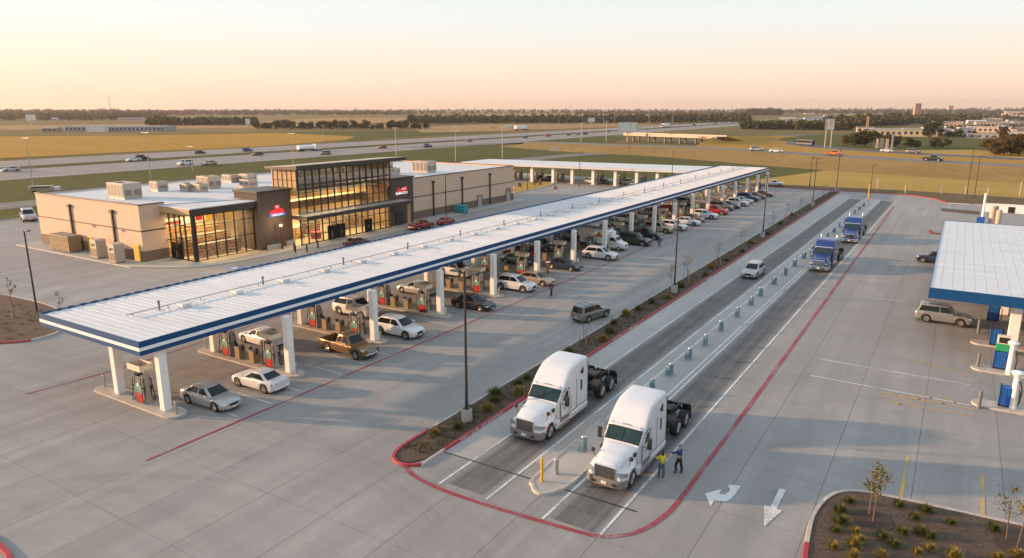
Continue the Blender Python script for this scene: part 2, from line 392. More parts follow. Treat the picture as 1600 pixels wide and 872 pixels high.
def brick_mat(name, c1, c2, mortar, scale=2.2):
    m, nt, b = nodes_of(name); g = NG(nt)
    tc = g.n('ShaderNodeTexCoord'); sp = g.n('ShaderNodeSeparateXYZ'); g.l(tc.outputs['Object'], sp.inputs[0])
    cb = g.n('ShaderNodeCombineXYZ'); g.l(g.math('ADD', sp.outputs['X'], sp.outputs['Y']), cb.inputs[0]); g.l(sp.outputs['Z'], cb.inputs[1])
    t = g.n('ShaderNodeTexBrick'); t.inputs['Scale'].default_value = scale; t.inputs['Mortar Size'].default_value = 0.012
    t.inputs['Color1'].default_value = (*c1, 1); t.inputs['Color2'].default_value = (*c2, 1); t.inputs['Mortar'].default_value = (*mortar, 1)
    t.inputs['Brick Width'].default_value = 0.9; t.inputs['Row Height'].default_value = 0.42
    g.l(cb.outputs[0], t.inputs['Vector'])
    n = g.noise(g.coord(), 0.9, 4); c = g.mix(g.math('MULTIPLY', n, 0.35), t.outputs['Color'], tuple(x * 0.6 for x in c1))
    g.l(c, b.inputs['Base Color']); b.inputs['Roughness'].default_value = 0.85
    return m
M['brick_dark'] = brick_mat('dark_brown_brick', (0.085, 0.062, 0.052), (0.11, 0.080, 0.066), (0.06, 0.046, 0.040))
M['brick_base'] = brick_mat('brown_base_brick', (0.17, 0.115, 0.085), (0.21, 0.14, 0.10), (0.11, 0.085, 0.07))
M['panel_and_sunset_amber'] = mat('amber_panel', (0.50, 0.33, 0.16), 0.3, var=0.2, scale=1.2, stretch=(1, 1, 3), coat=0.3)  # amber also paints the sunset reflection on the tower's side glazing
M['glass'] = glass_mat('store_glass', (0.62, 0.63, 0.56), 0.86)
M['interior_dim'] = mat('interior_painted_dimness', (0.10, 0.088, 0.055), 0.8, var=0.2, scale=0.5)  # darker copy of the interior colour; paints in the dimness higher up
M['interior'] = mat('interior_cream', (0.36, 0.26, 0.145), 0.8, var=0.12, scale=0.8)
M['floor_in'] = mat('shop_floor', (0.42, 0.35, 0.26), 0.4)
def goods():
    m, nt, b = nodes_of('shelf_goods'); g = NG(nt)
    tc = g.n('ShaderNodeTexCoord')
    vo = g.n('ShaderNodeTexVoronoi', feature='F1', distance='CHEBYCHEV'); vo.inputs['Scale'].default_value = 3.2; vo.inputs['Randomness'].default_value = 0.7
    g.l(tc.outputs['Object'], vo.inputs['Vector'])
    wn = g.n('ShaderNodeTexWhiteNoise'); g.l(vo.outputs['Position'], wn.inputs['Vector'])
    c = g.ramp(wn.outputs['Value'], [(0.0, (0.42, 0.25, 0.06)), (0.2, (0.50, 0.36, 0.12)), (0.38, (0.16, 0.20, 0.05)), (0.52, (0.50, 0.06, 0.03)), (0.66, (0.55, 0.45, 0.28)), (0.8, (0.10, 0.09, 0.05)), (0.92, (0.35, 0.12, 0.05))])
    sp = g.n('ShaderNodeSeparateXYZ'); g.l(tc.outputs['Object'], sp.inputs[0])
    q = g.math('FRACT', g.math('DIVIDE', sp.outputs['Z'], 0.48))
    c = g.mix(g.math('GREATER_THAN', q, 0.80), c, (0.03, 0.024, 0.018))
    g.l(c, b.inputs['Base Color']); b.inputs['Roughness'].default_value = 0.6
    return m
M['goods'] = goods()
def pump_graphic():
    m, nt, b = nodes_of('pump_display_graphic'); g = NG(nt)
    v = g.coord(); f = g.noise(v, 3.0, 1)
    c = g.ramp(f, [(0.30, (0.02, 0.05, 0.03)), (0.44, (0.03, 0.28, 0.14)), (0.50, (0.30, 0.40, 0.45)), (0.56, (0.05, 0.22, 0.30)), (0.64, (0.45, 0.40, 0.06)), (0.72, (0.03, 0.10, 0.05))])
    g.l(c, b.inputs['Base Color']); b.inputs['Roughness'].default_value = 0.3
    return m
M['graphic'] = pump_graphic()
PAINT = {}
def paint(name, col, metal=0.15, rough=0.32):
    if name not in PAINT:
        PAINT[name] = mat('car_paint_' + name, col, rough, metal, var=0.05, scale=0.9, coat=0.6)
    return PAINT[name]
PC = dict(truckwhite=(0.63, 0.65, 0.68), white=(0.62, 0.62, 0.615), silver=(0.42, 0.42, 0.42), grey=(0.15, 0.15, 0.15), black=(0.012, 0.011, 0.012), gold=(0.20, 0.115, 0.045),
          tan=(0.42, 0.33, 0.23), red=(0.30, 0.012, 0.016), dark_red=(0.10, 0.012, 0.014), blue=(0.02, 0.055, 0.17), navy=(0.012, 0.022, 0.055),
          green=(0.022, 0.036, 0.022), teal=(0.02, 0.055, 0.065), olive=(0.17, 0.17, 0.16), orange=(0.5, 0.13, 0.03), truckblue=(0.002, 0.032, 0.19), taupe=(0.19, 0.20, 0.21), brown=(0.06, 0.035, 0.025))
def P(n): return paint(n, PC[n], 0.5 if n in ('silver', 'grey', 'gold', 'olive', 'tan') else 0.1)
# ================================================================== cars
def lerp(a, b, t): return a + (b - a) * t
def interp(pts, x):
    pts = sorted(pts)
    if x <= pts[0][0]: return pts[0][1]
    for (a, va), (b, vb) in zip(pts[:-1], pts[1:]):
        if x <= b:
            t = (x - a) / (b - a); t = t * t * (3 - 2 * t) * 0.5 + t * 0.5
            return va + (vb - va) * t
    return pts[-1][1]
CARS = {
 # x forward. sh = shoulder height profile, hd = centre-line height of bonnet/boot, hw = half width profile
 'sedan': dict(L=4.75, wx=(1.42, -1.38), wr=.335, sill=.22,
   sh=[(-2.37, .80), (-2.0, .93), (-1.2, .95), (0, .92), (1.0, .88), (1.9, .76), (2.37, .60)],
   hd=[(-2.37, .86), (-2.0, 1.01), (-1.4, 1.04), (.9, .98), (1.5, .93), (2.0, .80), (2.37, .62)],
   hw=[(-2.37, .72), (-2.15, .84), (-1.4, .90), (0, .91), (1.3, .90), (2.1, .82), (2.37, .64)],
   cab=dict(f0=1.12, r0=-1.95, f1=.28, r1=-1.05, w0=.83, w1=.60, z0=.93, z1=1.44, pil=-.28)),
 'coupe': dict(L=4.65, wx=(1.40, -1.38), wr=.34, sill=.22,
   sh=[(-2.32, .82), (-1.9, .92), (-1.1, .92), (0, .89), (1.0, .85), (1.9, .74), (2.32, .58)],
   hd=[(-2.32, .88), (-1.9, .99), (-1.3, 1.0), (.9, .95), (1.5, .90), (2.0, .78), (2.32, .60)],
   hw=[(-2.32, .74), (-2.1, .85), (-1.4, .91), (0, .90), (1.3, .90), (2.05, .82), (2.32, .62)],
   cab=dict(f0=.95, r0=-1.75, f1=.10, r1=-.95, w0=.81, w1=.60, z0=.91, z1=1.38, pil=-9)),
 'crossover': dict(L=4.75, wx=(1.42, -1.40), wr=.375, sill=.27,
   sh=[(-2.37, .95), (-2.1, 1.07), (-1.0, 1.06), (0, 1.03), (1.0, 1.0), (1.9, .90), (2.37, .70)],
   hd=[(-2.37, 1.0), (-2.1, 1.1), (-1.0, 1.12), (.9, 1.10), (1.5, 1.06), (2.05, .94), (2.37, .74)],
   hw=[(-2.37, .76), (-2.15, .88), (-1.4, .94), (0, .94), (1.3, .94), (2.1, .87), (2.37, .68)],
   cab=dict(f0=1.12, r0=-2.20, f1=.32, r1=-1.62, w0=.88, w1=.66, z0=1.05, z1=1.66, pil=-.30)),
 'suv': dict(L=4.85, wx=(1.45, -1.42), wr=.385, sill=.30,
   sh=[(-2.42, 1.02), (-2.2, 1.09), (-1.0, 1.08), (0, 1.06), (1.0, 1.04), (2.0, .98), (2.42, .84)],
   hd=[(-2.42, 1.06), (-2.2, 1.12), (-1.0, 1.14), (.9, 1.15), (1.6, 1.12), (2.15, 1.02), (2.42, .88)],
   hw=[(-2.42, .82), (-2.25, .92), (-1.4, .96), (0, .96), (1.3, .96), (2.2, .90), (2.42, .76)],
   cab=dict(f0=1.02, r0=-2.36, f1=.42, r1=-2.12, w0=.90, w1=.72, z0=1.07, z1=1.80, pil=-.38)),
 'pickup': dict(L=5.5, wx=(1.72, -1.65), wr=.40, sill=.36,
   sh=[(-2.75, 1.05), (-1.0, 1.08), (0, 1.08), (1.0, 1.08), (2.3, 1.03), (2.75, .90)],
   hd=[(-2.75, 1.05), (-1.0, 1.08), (1.1, 1.20), (2.0, 1.16), (2.5, 1.08), (2.75, .92)],
   hw=[(-2.75, .93), (-1.4, .97), (0, .97), (1.6, .97), (2.5, .92), (2.75, .82)],
   cab=dict(f0=1.22, r0=-.72, f1=.62, r1=-.50, w0=.90, w1=.70, z0=1.09, z1=1.80, pil=.10), bed=(-2.60, -.86)),
}
def car_body(d):
    mb = MB(); L = d['L']; xs = set()
    n = 26
    for i in range(n + 1): xs.add(round(-L / 2 + L * i / n, 3))
    ra = d['wr'] + .065
    for wx in d['wx']:
        for k in (-1.0, -.97, -.86, -.66, -.4, -.14, .14, .4, .66, .86, .97, 1.0): xs.add(round(wx + ra * k, 3))
    if 'bed' in d:
        for b in d['bed']: xs |= {b - .012, b + .012}
    xs |= {L / 2 - .03, L / 2 - .10, -L / 2 + .03, -L / 2 + .10}
    rings = []
    for x in sorted(xs):
        sh = interp(d['sh'], x); hd = interp(d['hd'], x); hw = interp(d['hw'], x); zb = d['sill']
        e = min(L / 2 - abs(x), .25) / .25
        zb += (1 - e) * (.10 if x > 0 else .14)
        for wx in d['wx']:
            q = ra * ra - (x - wx) ** 2
            if q > 0: zb = max(zb, d['wr'] + math.sqrt(q))
        zb = min(zb, sh - .08); h = sh - zb
        bed = 'bed' in d and d['bed'][0] < x < d['bed'][1]
        if bed: inn = [(hw * .90, sh), (hw * .84, .58), (0, .58)]
        else: inn = [(hw * .84, lerp(sh, hd, .62)), (hw * .48, lerp(sh, hd, .93)), (0, hd)]
        half = [(hw * .95, zb), (hw * .99, zb + .18 * h), (hw, zb + .45 * h), (hw * .995, zb + .72 * h), (hw * .965, zb + .93 * h), (hw * .925, sh)] + inn
        rings.append([(x, -y, z) for y, z in half] + [(x, y, z) for y, z in half[-2::-1]])
    mb.loft(rings, closed=False)
    nn = len(rings[0])
    mb.add(rings[0], [tuple(range(nn))]); mb.add(rings[-1], [tuple(range(nn - 1, -1, -1))])
    c = d['cab']
    # greenhouse
    lv = [0, .3, .6, .86, .96, 1.0]; rs = []
    for t in lv:
        tt = min(t, .93) / .93
        xf = lerp(c['f0'], c['f1'], tt); xr = lerp(c['r0'], c['r1'], tt); w = lerp(c['w0'], c['w1'], tt ** 1.05)
        z = lerp(c['z0'] - .04, c['z1'], t)
        if t > .93:
            s = 1.0 if t < .97 else .86
            xf = lerp(c['f1'], (c['f1'] + c['r1']) / 2, 1 - s) - (.10 if t > .97 else .03); xr = lerp(c['r1'], (c['f1'] + c['r1']) / 2, 1 - s) + (.10 if t > .97 else .03); w = w * s - (.0 if t > .97 else .02)
            z = c['z1'] - (.025 if t < .97 else 0.0)
        half = [(xf + .07, 0), (xf + .05, .45 * w), (xf - .02, .86 * w), (xf - .16, w), ((xf + xr) / 2, w * 1.012), (xr + .14, w), (xr + .02, .86 * w), (xr - .04, .45 * w), (xr - .05, 0)]
        rs.append([(x, y, z) for x, y in half] + [(x, -y, z) for x, y in half[-2:0:-1]])
    mb.loft(rs)
    top = rs[-1]; cx = (c['f1'] + c['r1']) / 2
    m = len(top); mb.add(top + [(cx, 0, c['z1'] + .035)], [(i, (i + 1) % m, m) for i in range(m)], True)
    return mb
def car_glass(d):
    c = d['cab']; ws = MB(); sd = MB(); rr = MB()
    def fr(t, f, rear=False):
        tt = t / .93; w = lerp(c['w0'], c['w1'], tt ** 1.05) * .86
        x = lerp(c['r0'], c['r1'], tt) - .05 * (1 - f * f) - .012 if rear else lerp(c['f0'], c['f1'], tt) + .07 * (1 - f * f) - .01 * f * f + .012
        return (x, w * f * .96, lerp(c['z0'] - .04, c['z1'], t) + .012)
    for rear, mb in ((False, ws), (True, rr)):
        rows = [[fr(t, f, rear) for f in np.linspace(-1, 1, 9)] for t in (.10, .35, .6, .86)]
        mb.loft(rows, closed=False)
    def sp(t, x, s):
        tt = t / .93; w = lerp(c['w0'], c['w1'], tt ** 1.05)
        return (x, s * (w * 1.012 + .010), lerp(c['z0'] - .04, c['z1'], t))
    def edge(t): tt = t / .93; return lerp(c['f0'], c['f1'], tt) - .20, lerp(c['r0'], c['r1'], tt) + .20
    for s in (-1, 1):
        pil = c['pil']
        spans = [(None, pil + .04), (pil - .04, None)] if pil > -5 else [(None, None)]
        for a, b in spans:
            rows = []
            for t in (.17, .4, .62, .83):
                xf, xr = edge(t)
                x0 = xf if a is None else min(a, xf); x1 = xr if b is None else max(b, xr)
                rows.append([sp(t, lerp(x0, x1, k), s) for k in (0, .25, .5, .75, 1)])
            sd.loft(rows, closed=False)
    return ws, sd, rr
def wheel(parent, x, y, r, w, side, rimmat='rim', spokes=8):
    t = MB(); s = side
    prof = [(-w / 2, r * .62), (-w / 2, r * .93), (-w * .36, r), (w * .36, r), (w / 2, r * .93), (w / 2, r * .68), (w * .40, r * .64)]
    rings = [[(x + rr * math.cos(2 * PI * i / 20), y + s * q, r + rr * math.sin(2 * PI * i / 20)) for i in range(20)] for q, rr in prof]
    t.loft(rings)
    o = t.build('wheel', M['tyre'], parent)
    m = MB()
    rings = [[(x + rr * math.cos(2 * PI * i / 20), y + s * q, r + rr * math.sin(2 * PI * i / 20)) for i in range(20)] for q, rr in ((w * .42, r * .68), (w * .44, r * .58), (w * .22, r * .55), (w * .20, r * .02))]
    m.loft(rings)
    for k in range(spokes):
        a = 2 * PI * k / spokes
        m.cyl((x + r * .12 * math.cos(a), y + s * w * .40, r + r * .12 * math.sin(a)), (x + r * .58 * math.cos(a), y + s * w * .40, r + r * .58 * math.sin(a)), r * .07, r * .09, 5)
    m.cyl((x, y + s * w * .2, r), (x, y + s * w * .45, r), r * .17, r * .14, 10)
    m.build('rim', M[rimmat], o)
    return o
PROTO = {}
def make_car(kind, colour):
    """parts of one car, built once per kind and colour"""
    d = CARS[kind]; L = d['L']; hx = L / 2
    nm = {'sedan': 'sedan_car', 'coupe': 'coupe_car', 'crossover': 'crossover_car', 'suv': 'suv_car', 'pickup': 'pickup_truck'}[kind]
    root = bpy.data.objects.new(nm, None); COL.objects.link(root); root.empty_display_size = .2
    pm = P(colour)
    car_body(d).build('body', pm, root, sharp=38)
    ws, sd, rr = car_glass(d)
    ws.build('windscreen', M['dark_glass'], root); sd.build('side_window', M['dark_glass'], root); rr.build('rear_window', M['dark_glass'], root)
    u = MB(); u.box(-hx + .18, hx - .18, -.70, .70, .16, .62); u.build('underbody', M['black'], root)
    for x in d['wx']:
        for s in (-1, 1): wheel(root, x, s * (interp(d['hw'], x) - .125), d['wr'], .235, s)
    tall = kind in ('suv', 'pickup', 'crossover')
    zf = interp(d['sh'], hx - .12); zr = interp(d['sh'], -hx + .1)
    hwf = interp(d['hw'], hx - .14); hwr = interp(d['hw'], -hx + .10)
    for s in (-1, 1):
        m = MB(); z1 = zf + .01; z0 = z1 - (.16 if tall else .13)
        m.loft([[(hx - .015 - (0.0), s * hwf * .50, z0), (hx - .02, s * hwf * .50, z1)], [(hx - .03, s * hwf * .78, z0), (hx - .07, s * hwf * .78, z1 + .01)], [(hx - .14, s * hwf * 1.005, z0 + .02), (hx - .20, s * hwf * 1.0, z1 + .03)], [(hx - .40, s * (interp(d['hw'], hx - .42) + .008), z1 - .02), (hx - .42, s * (interp(d['hw'], hx - .42) - .02), z1 + .04)]], closed=False)
        for i, p in enumerate(m.v): m.v[i] = (p[0] + .022, p[1], p[2])
        m.build('headlight', M['lamp_clear'], root)
        m = MB(); hh = .30 if tall else .15
        m.loft([[(-hx - .008, s * hwr * .58, zr - hh), (-hx - .004, s * hwr * .58, zr - .02)], [(-hx + .02, s * hwr * .84, zr - hh), (-hx + .03, s * hwr * .84, zr - .01)], [(-hx + .16, s * (interp(d['hw'], -hx + .16) + .010), zr - hh + .02), (-hx + .18, s * (interp(d['hw'], -hx + .18) + .006), zr)]], closed=False)
        m.build('tail_light', M['lamp_red'], root)
        m = MB(); c = d['cab']; m.sphere((c['f0'] - .30, s * (c['w0'] + .16), c['z0'] + .10), (.10, .12, .075), 8, 6); m.cyl((c['f0'] - .30, s * (c['w0'] - .02), c['z0'] + .02), (c['f0'] - .30, s * (c['w0'] + .10), c['z0'] + .07), .03, .03, 5)
        m.build('mirror', pm, root)
    g = MB(); gz0 = zf - (.30 if tall else .20)
    g.loft([[(hx + .010, y, gz0), (hx + .008, y, zf - .03)] for y in np.linspace(-hwf * .46, hwf * .46, 5)], closed=False)
    g.build('grille', M['chrome'] if kind in ('pickup', 'suv') and colour in ('gold', 'silver', 'white', 'black') else M['black'], root)
    b = MB(); b.prism([(hx - .16, -hwf * 1.0), (hx + .035, -hwf * .72), (hx + .05, 0), (hx + .035, hwf * .72), (hx - .16, hwf * 1.0)], d['sill'] + .05, d['sill'] + .20)
    b.prism([(-hx + .16, -hwr * .99), (-hx - .04, -hwr * .80), (-hx - .05, 0), (-hx - .04, hwr * .80), (-hx + .16, hwr * .99)][::-1], d['sill'] + .10, d['sill'] + .27)
    b.build('bumper', M['chrome'] if kind == 'pickup' else (M['grey_plastic'] if tall else pm), root, bevel=.03)
    pl = MB(); pl.box(-hx - .065, -hx - .05, -.16, .16, d['sill'] + .28, d['sill'] + .40); pl.box(hx + .05, hx + .062, -.16, .16, d['sill'] + .08, d['sill'] + .2); pl.build('licence_plate', M['plate'], root)
    if kind in ('suv',):
        c = d['cab']; rk = MB()
        for s in (-1, 1): rk.tube([(c['r1'] + .25, s * .60, c['z1']), (c['r1'] + .35, s * .60, c['z1'] + .07), (c['f1'] - .45, s * .60, c['z1'] + .07), (c['f1'] - .35, s * .60, c['z1'])], .02, 5)
        for x in (-1.4, -.6): rk.tube([(x, -.6, c['z1'] + .06), (x, .6, c['z1'] + .06)], .018, 5)
        rk.build('roof_rack', M['black'], root)
    for s in (-1, 1):
        for x in ((.25, -.75) if d['cab']['pil'] > -5 else (-.45,)):
            hy = interp(d['hw'], x) + .012; hz = interp(d['sh'], x) - .10; h = MB(); h.box(x, x + .17, min(s * hy, s * (hy + .02)), max(s * hy, s * (hy + .02)), hz, hz + .03); h.build('door_handle', M['chrome'], root)
    if 'bed' in d:
        lb = MB(); lb.box(d['bed'][0] + .02, d['bed'][1] - .02, -.80, .80, .585, .60); lb.build('bed_liner', M['black'], root)
    return root
USED = set()
def car(kind, colour, loc, rz, label, group=None, cat='car', scale=1.0):
    k = (kind, colour)
    if k not in PROTO:
        PROTO[k] = make_car(kind, colour)
    o = PROTO[k]
    if k in USED:
        o = copy_tree(o)
    USED.add(k)
    for a in ('label', 'category', 'group'):
        if a in o: del o[a]
    o.location = (loc[0], loc[1], loc[2] if len(loc) > 2 else 0.0); o.rotation_euler = (0, 0, rz); o.scale = (scale,) * 3
    tag(o, label, 'pickup truck' if kind == 'pickup' and cat == 'car' else cat, group)
    return o

# ================================================================== semi tractors
def rrect(x, w, zb, zt, r=.22, crown=.03):
    """half section, bottom outside to top centre"""
    h = [(w, zb), (w, lerp(zb, zt, .25)), (w, lerp(zb, zt, .55)), (w * .995, zt - r * 1.6), (w * .985, zt - r)]
    for a in (22, 45, 68): h.append((w - r + r * math.cos(R(a)) - .015, zt - r + r * math.sin(R(a))))
    h += [(w - r, zt), (w * .5, zt + crown * .8), (0, zt + crown)]
    return [(x, -y, z) for y, z in h] + [(x, y, z) for y, z in h[-2::-1]]
def make_tractor(name, colour, label, cat, chrome=False, group=None):
    pm = P(colour)
    root = empty(name, label, cat, group=group)
    bm_ = M['chrome'] if chrome else M['grey_plastic']
    # ---- bonnet and wings (x = 0 at the front bumper, cab to -x)
    ra = .60; ax = -1.32; wr = .52
    xs = [-.10, -.16, -.26, -.42, -.60] + [ax + ra * k for k in (1.0, .97, .86, .66, .4, .14, -.14, -.4, -.66, -.86, -.97, -1.0)] + [-2.05, -2.20, -2.36]
    rings = []
    for x in sorted(xs, reverse=True):
        t = (-x - .10) / 2.26
        zb = .62 if x > -.5 else .58
        q = ra * ra - (x - ax) ** 2
        if q > 0: zb = max(zb, wr + math.sqrt(q))
        hwid = interp([(0, .92), (.06, 1.10), (.2, 1.23), (.62, 1.24), (.85, 1.14), (1, 1.10)], t)
        wt = interp([(0, 1.05), (.2, 1.20), (.55, 1.28), (.8, 1.34), (1, 1.52)], t)   # wing top
        wt = max(wt, zb + .06)
        hn = interp([(0, .62), (.15, .80), (.6, .96), (1, 1.10)], t)
        zt = interp([(0, 1.52), (.08, 1.66), (.4, 1.84), (1, 2.02)], t)
        half = [(hwid * .985, zb), (hwid, lerp(zb, wt, .4)), (hwid * .985, lerp(zb, wt, .8)), (hwid * .94, wt), (max(hn + .02, hwid * .84), wt + .06), (hn + .005, lerp(wt, zt, .35)), (hn - .02, lerp(wt, zt, .72)), (hn - .08, zt - .06), (hn - .22, zt), (hn * .4, zt + .035), (0, zt + .045)]
        rings.append([(x, -y, z) for y, z in half] + [(x, y, z) for y, z in half[-2::-1]])
    b = MB(); b.loft(rings, closed=False); b.add(rings[0], [tuple(range(len(rings[0])))])
    b.build('bonnet', pm, root, sharp=45, recalc=True)
    # ---- cab and sleeper
    if not chrome:
        prof = [(-2.28, 2.00), (-2.5, 2.24), (-2.75, 2.50), (-3.0, 2.76), (-3.06, 2.83), (-3.2, 2.98), (-3.5, 3.32), (-3.85, 3.62), (-4.25, 3.86), (-4.8, 4.0), (-5.6, 4.06), (-6.5, 4.08), (-6.58, 4.05)]
    else:
        prof = [(-2.28, 2.00), (-2.5, 2.24), (-2.75, 2.50), (-2.95, 2.72), (-3.05, 2.86), (-3.15, 3.05), (-3.3, 3.40), (-3.5, 3.62), (-3.9, 3.72), (-5.0, 3.76), (-5.9, 3.76), (-5.96, 3.74)]
    rear = prof[-1][0]
    rings = []
    for x, zt in prof:
        w = interp([(2.28, 1.12), (3.0, 1.22), (3.6, 1.25), (6.7, 1.25)], -x)
        tp = interp([(2.0, 0), (2.8, .03), (3.6, .10), (4.1, .06)], zt)
        rings.append(rrect(x, w, .62, zt, r=min(.15, .08 + .06 * (zt - 2.0)), crown=.015))
        if zt > 2.8:
            rings[-1] = [(p[0], p[1] * (1 - tp * max(0, (p[2] - 2.5) / 1.6)), p[2]) for p in rings[-1]]
    c = MB(); c.loft(rings, closed=False); c.add(rings[-1], [tuple(range(len(rings[-1])))]); c.add(rings[0], [tuple(range(len(rings[0])))])
    c.build('cab', pm, root, sharp=42, recalc=True)
    # ---- windscreen (two panes)
    for s in (-1, 1):
        w = MB(); rows = []
        for t in np.linspace(0, 1, 5):
            x = lerp(-2.40, -2.97, t); z = lerp(2.13, 2.735, t); hw = lerp(1.06, 1.00, t)
            rows.append([(x + .012 - .05 * (1 - (1 - k) ** 2) * 0 + .02, s * lerp(.025, hw, k), z + .032 - .030 * k ** 3) for k in np.linspace(0, 1, 6)])
        w.loft(rows, closed=False); w.build('windscreen', M['truck_glass'], root)
    w = MB(); w.loft([[(lerp(-2.36, -3.02, t) + .01, y, lerp(2.09, 2.785, t) + .018 - abs(y) ** 3 * .02) for y in np.linspace(-1.10, 1.10, 9)] for t in (0, 1)], closed=False); w.build('windscreen_frame', M['black'], root)
    vis = MB()
    zz = 2.86 if not chrome else 2.90
    vis.loft([[(-2.93, y, zz - .06 - abs(y) ** 3 * .02), (-3.06, y, zz + .05 - abs(y) ** 3 * .02)] for y in np.linspace(-1.12, 1.12, 9)], closed=False)
    vo_ = vis.build('sun_visor', pm if not chrome else M['chrome'], root); q_ = vo_.modifiers.new('thick', 'SOLIDIFY'); q_.thickness = .04; q_.offset = 1
    # ---- doors with windows
    for s in (-1, 1):
        y = s * 1.262
        d_ = MB(); d_.add([(-2.62, y, 1.42), (-3.72, y, 1.42), (-3.72, y, 2.06), (-2.70, y, 2.06)], [(0, 1, 2, 3)])
        dr = MB(); pts = [(-2.66, .98), (-3.74, .98), (-3.74, 2.66), (-3.22, 2.66), (-2.66, 2.10)]
        dr.prism_y(pts, min(y, y - s * .05), max(y, y - s * .05))
        do = dr.build('door', pm, root, bevel=.012)
        g = MB(); pts = [(-2.84, 2.08), (-3.60, 2.00), (-3.60, 2.58), (-3.26, 2.60)]
        g.prism_y(pts, min(y, y + s * .008), max(y, y + s * .008)); g.build('door_window', M['dark_glass'], do)
        h = MB(); h.box(-3.66, -3.52, min(y, y + s * .03), max(y, y + s * .03), 1.78, 1.86); h.build('handle', M['black'], do)
        if not chrome:
            g = MB(); g.prism_y([(-5.45, 1.95), (-5.68, 1.95), (-5.68, 2.66), (-5.45, 2.66)], min(y - s * .02, y + s * .004), max(y - s * .02, y + s * .004)); g.build('sleeper_window', M['dark_glass'], root)
            yy = s * 1.20; g = MB(); g.prism_y([(-5.40, 3.20), (-5.84, 3.02), (-5.84, 3.50)], min(yy, yy + s * .06), max(yy, yy + s * .06)); g.build('roof_vent_window', M['dark_glass'], root)
        else:
            g = MB(); g.prism_y([(-4.55, 2.10), (-5.05, 2.10), (-5.05, 2.55), (-4.55, 2.55)], min(y, y + s * .006), max(y, y + s * .006)); g.build('sleeper_window', M['dark_glass'], root)
        # mirrors on arms, wing mirror on bonnet
        mm = MB(); mm.cbox((-2.78, s * 1.60, 2.16), (.16, .24, .68)); mm.tube([(-2.74, s * 1.22, 2.5), (-2.74, s * 1.55, 2.42)], .025, 5); mm.tube([(-2.74, s * 1.22, 1.9), (-2.74, s * 1.55, 1.92)], .025, 5)
        mm.build('mirror', M['black'] if not chrome else M['chrome'], root, bevel=.04)
        hm = MB(); hm.tube([(-1.15, s * 1.0, 1.30), (-1.0, s * 1.14, 1.62), (-.98, s * 1.18, 1.78)], .022, 5); hm.sphere((-.98, s * 1.20, 1.88), (.10, .15, .13), 10, 8); hm.build('bonnet_mirror', M['black'], root)
        # headlight wraps round the wing
        hl = MB(); hl.loft([[(-.125, s * .70, 1.02), (-.14, s * .70, 1.26)], [(-.15, s * .90, 1.00), (-.19, s * .92, 1.27)], [(-.215, s * 1.08, 1.00), (-.28, s * 1.09, 1.26)], [(-.38, s * 1.205, 1.02), (-.44, s * 1.20, 1.22)]], closed=False)
        for i, p in enumerate(hl.v): hl.v[i] = (p[0] + .045, p[1] + s * .02, p[2])
        ho = hl.build('headlight', M['truck_lamp'], root)
        am = MB(); am.loft([[(-.30, s * 1.205, 1.03), (-.36, s * 1.20, 1.22)], [(-.50, s * 1.272, 1.04), (-.56, s * 1.262, 1.18)]], closed=False)
        am.build('indicator', M['lamp_amber'], ho)
        # air intake on bonnet side, steps and side fairing / tank
        ai = MB(); ai.sphere((-1.92, s * 1.08, 1.72), (.17, .07, .15), 10, 8); ai.build('air_intake', M['black'], root)
        if not chrome:
            fr = MB(); fr.box(-6.55, -2.10, min(s * 1.02, s * 1.26), max(s * 1.02, s * 1.26), .34, .86); fr.cyl((-6.5, s * 1.0, .62), (-4.15, s * 1.0, .62), .31, .31, 16)
            fr.build('side_fairing', pm, root, bevel=.05)
            st = MB()
            for k, (x0, x1, z) in enumerate(((-3.75, -2.55, .93), (-3.80, -2.35, .55))): st.box(x0, x1, min(s * 1.255, s * 1.32), max(s * 1.255, s * 1.32), z - .24, z - .04)
            st.build('step', M['hvac_grille'], root, bevel=.01)
        else:
            fr = MB(); fr.cyl((-5.6, s * .98, .68), (-3.7, s * .98, .68), .33, .33, 18); fr.build('fuel_tank', M['chrome'], root)
            st = MB(); st.box(-3.6, -2.5, min(s * .85, s * 1.26), max(s * .85, s * 1.26), .42, .50); st.box(-3.6, -2.6, min(s * .9, s * 1.22), max(s * .9, s * 1.22), .78, .84); st.build('step', M['chrome'], root)
            ex = MB(); ex.cyl((rear - .12, s * .98, .8), (rear - .12, s * .98, 3.55), .085, .085, 12); ex.cyl((rear - .12, s * .98, 3.55), (rear - .22, s * .98, 4.05), .085, .085, 12); ex.cyl((rear - .12, s * .98, 1.4), (rear - .12, s * .98, 2.6), .12, .12, 12)
            ex.build('exhaust_stack', M['chrome'], root)
    # ---- bonnet shut line, wipers, grab rails, roof aerials
    wp = MB()
    for s in (-1, 1): wp.tube([(-2.36, s * .75, 2.12), (-2.62, s * .22, 2.42)], .014, 5); wp.tube([(-2.36, s * .20, 2.14), (-2.56, s * .62, 2.36)], .012, 5)
    wp.build('wiper', M['black'], root)
    for s in (-1, 1):
        gr_ = MB(); gr_.tube([(-3.92, s * 1.27, 1.1), (-3.94, s * 1.32, 1.2), (-3.94, s * 1.32, 2.1), (-3.92, s * 1.27, 2.2)], .022, 6); gr_.build('grab_rail', M['chrome'], root)
        ae = MB(); ae.cyl((-2.95, s * 1.28, 2.5), (-3.1, s * 1.42, 3.5), .012, .006, 5); ae.build('aerial', M['black'], root)
        hs_ = MB(); hs_.loft([[(-2.215, s * 1.118, .98), (-2.215, s * 1.112, 1.30)], [(-2.25, s * 1.122, .98), (-2.25, s * 1.116, 1.30)]], closed=False); hs_.build('shut_line', M['black'], root)
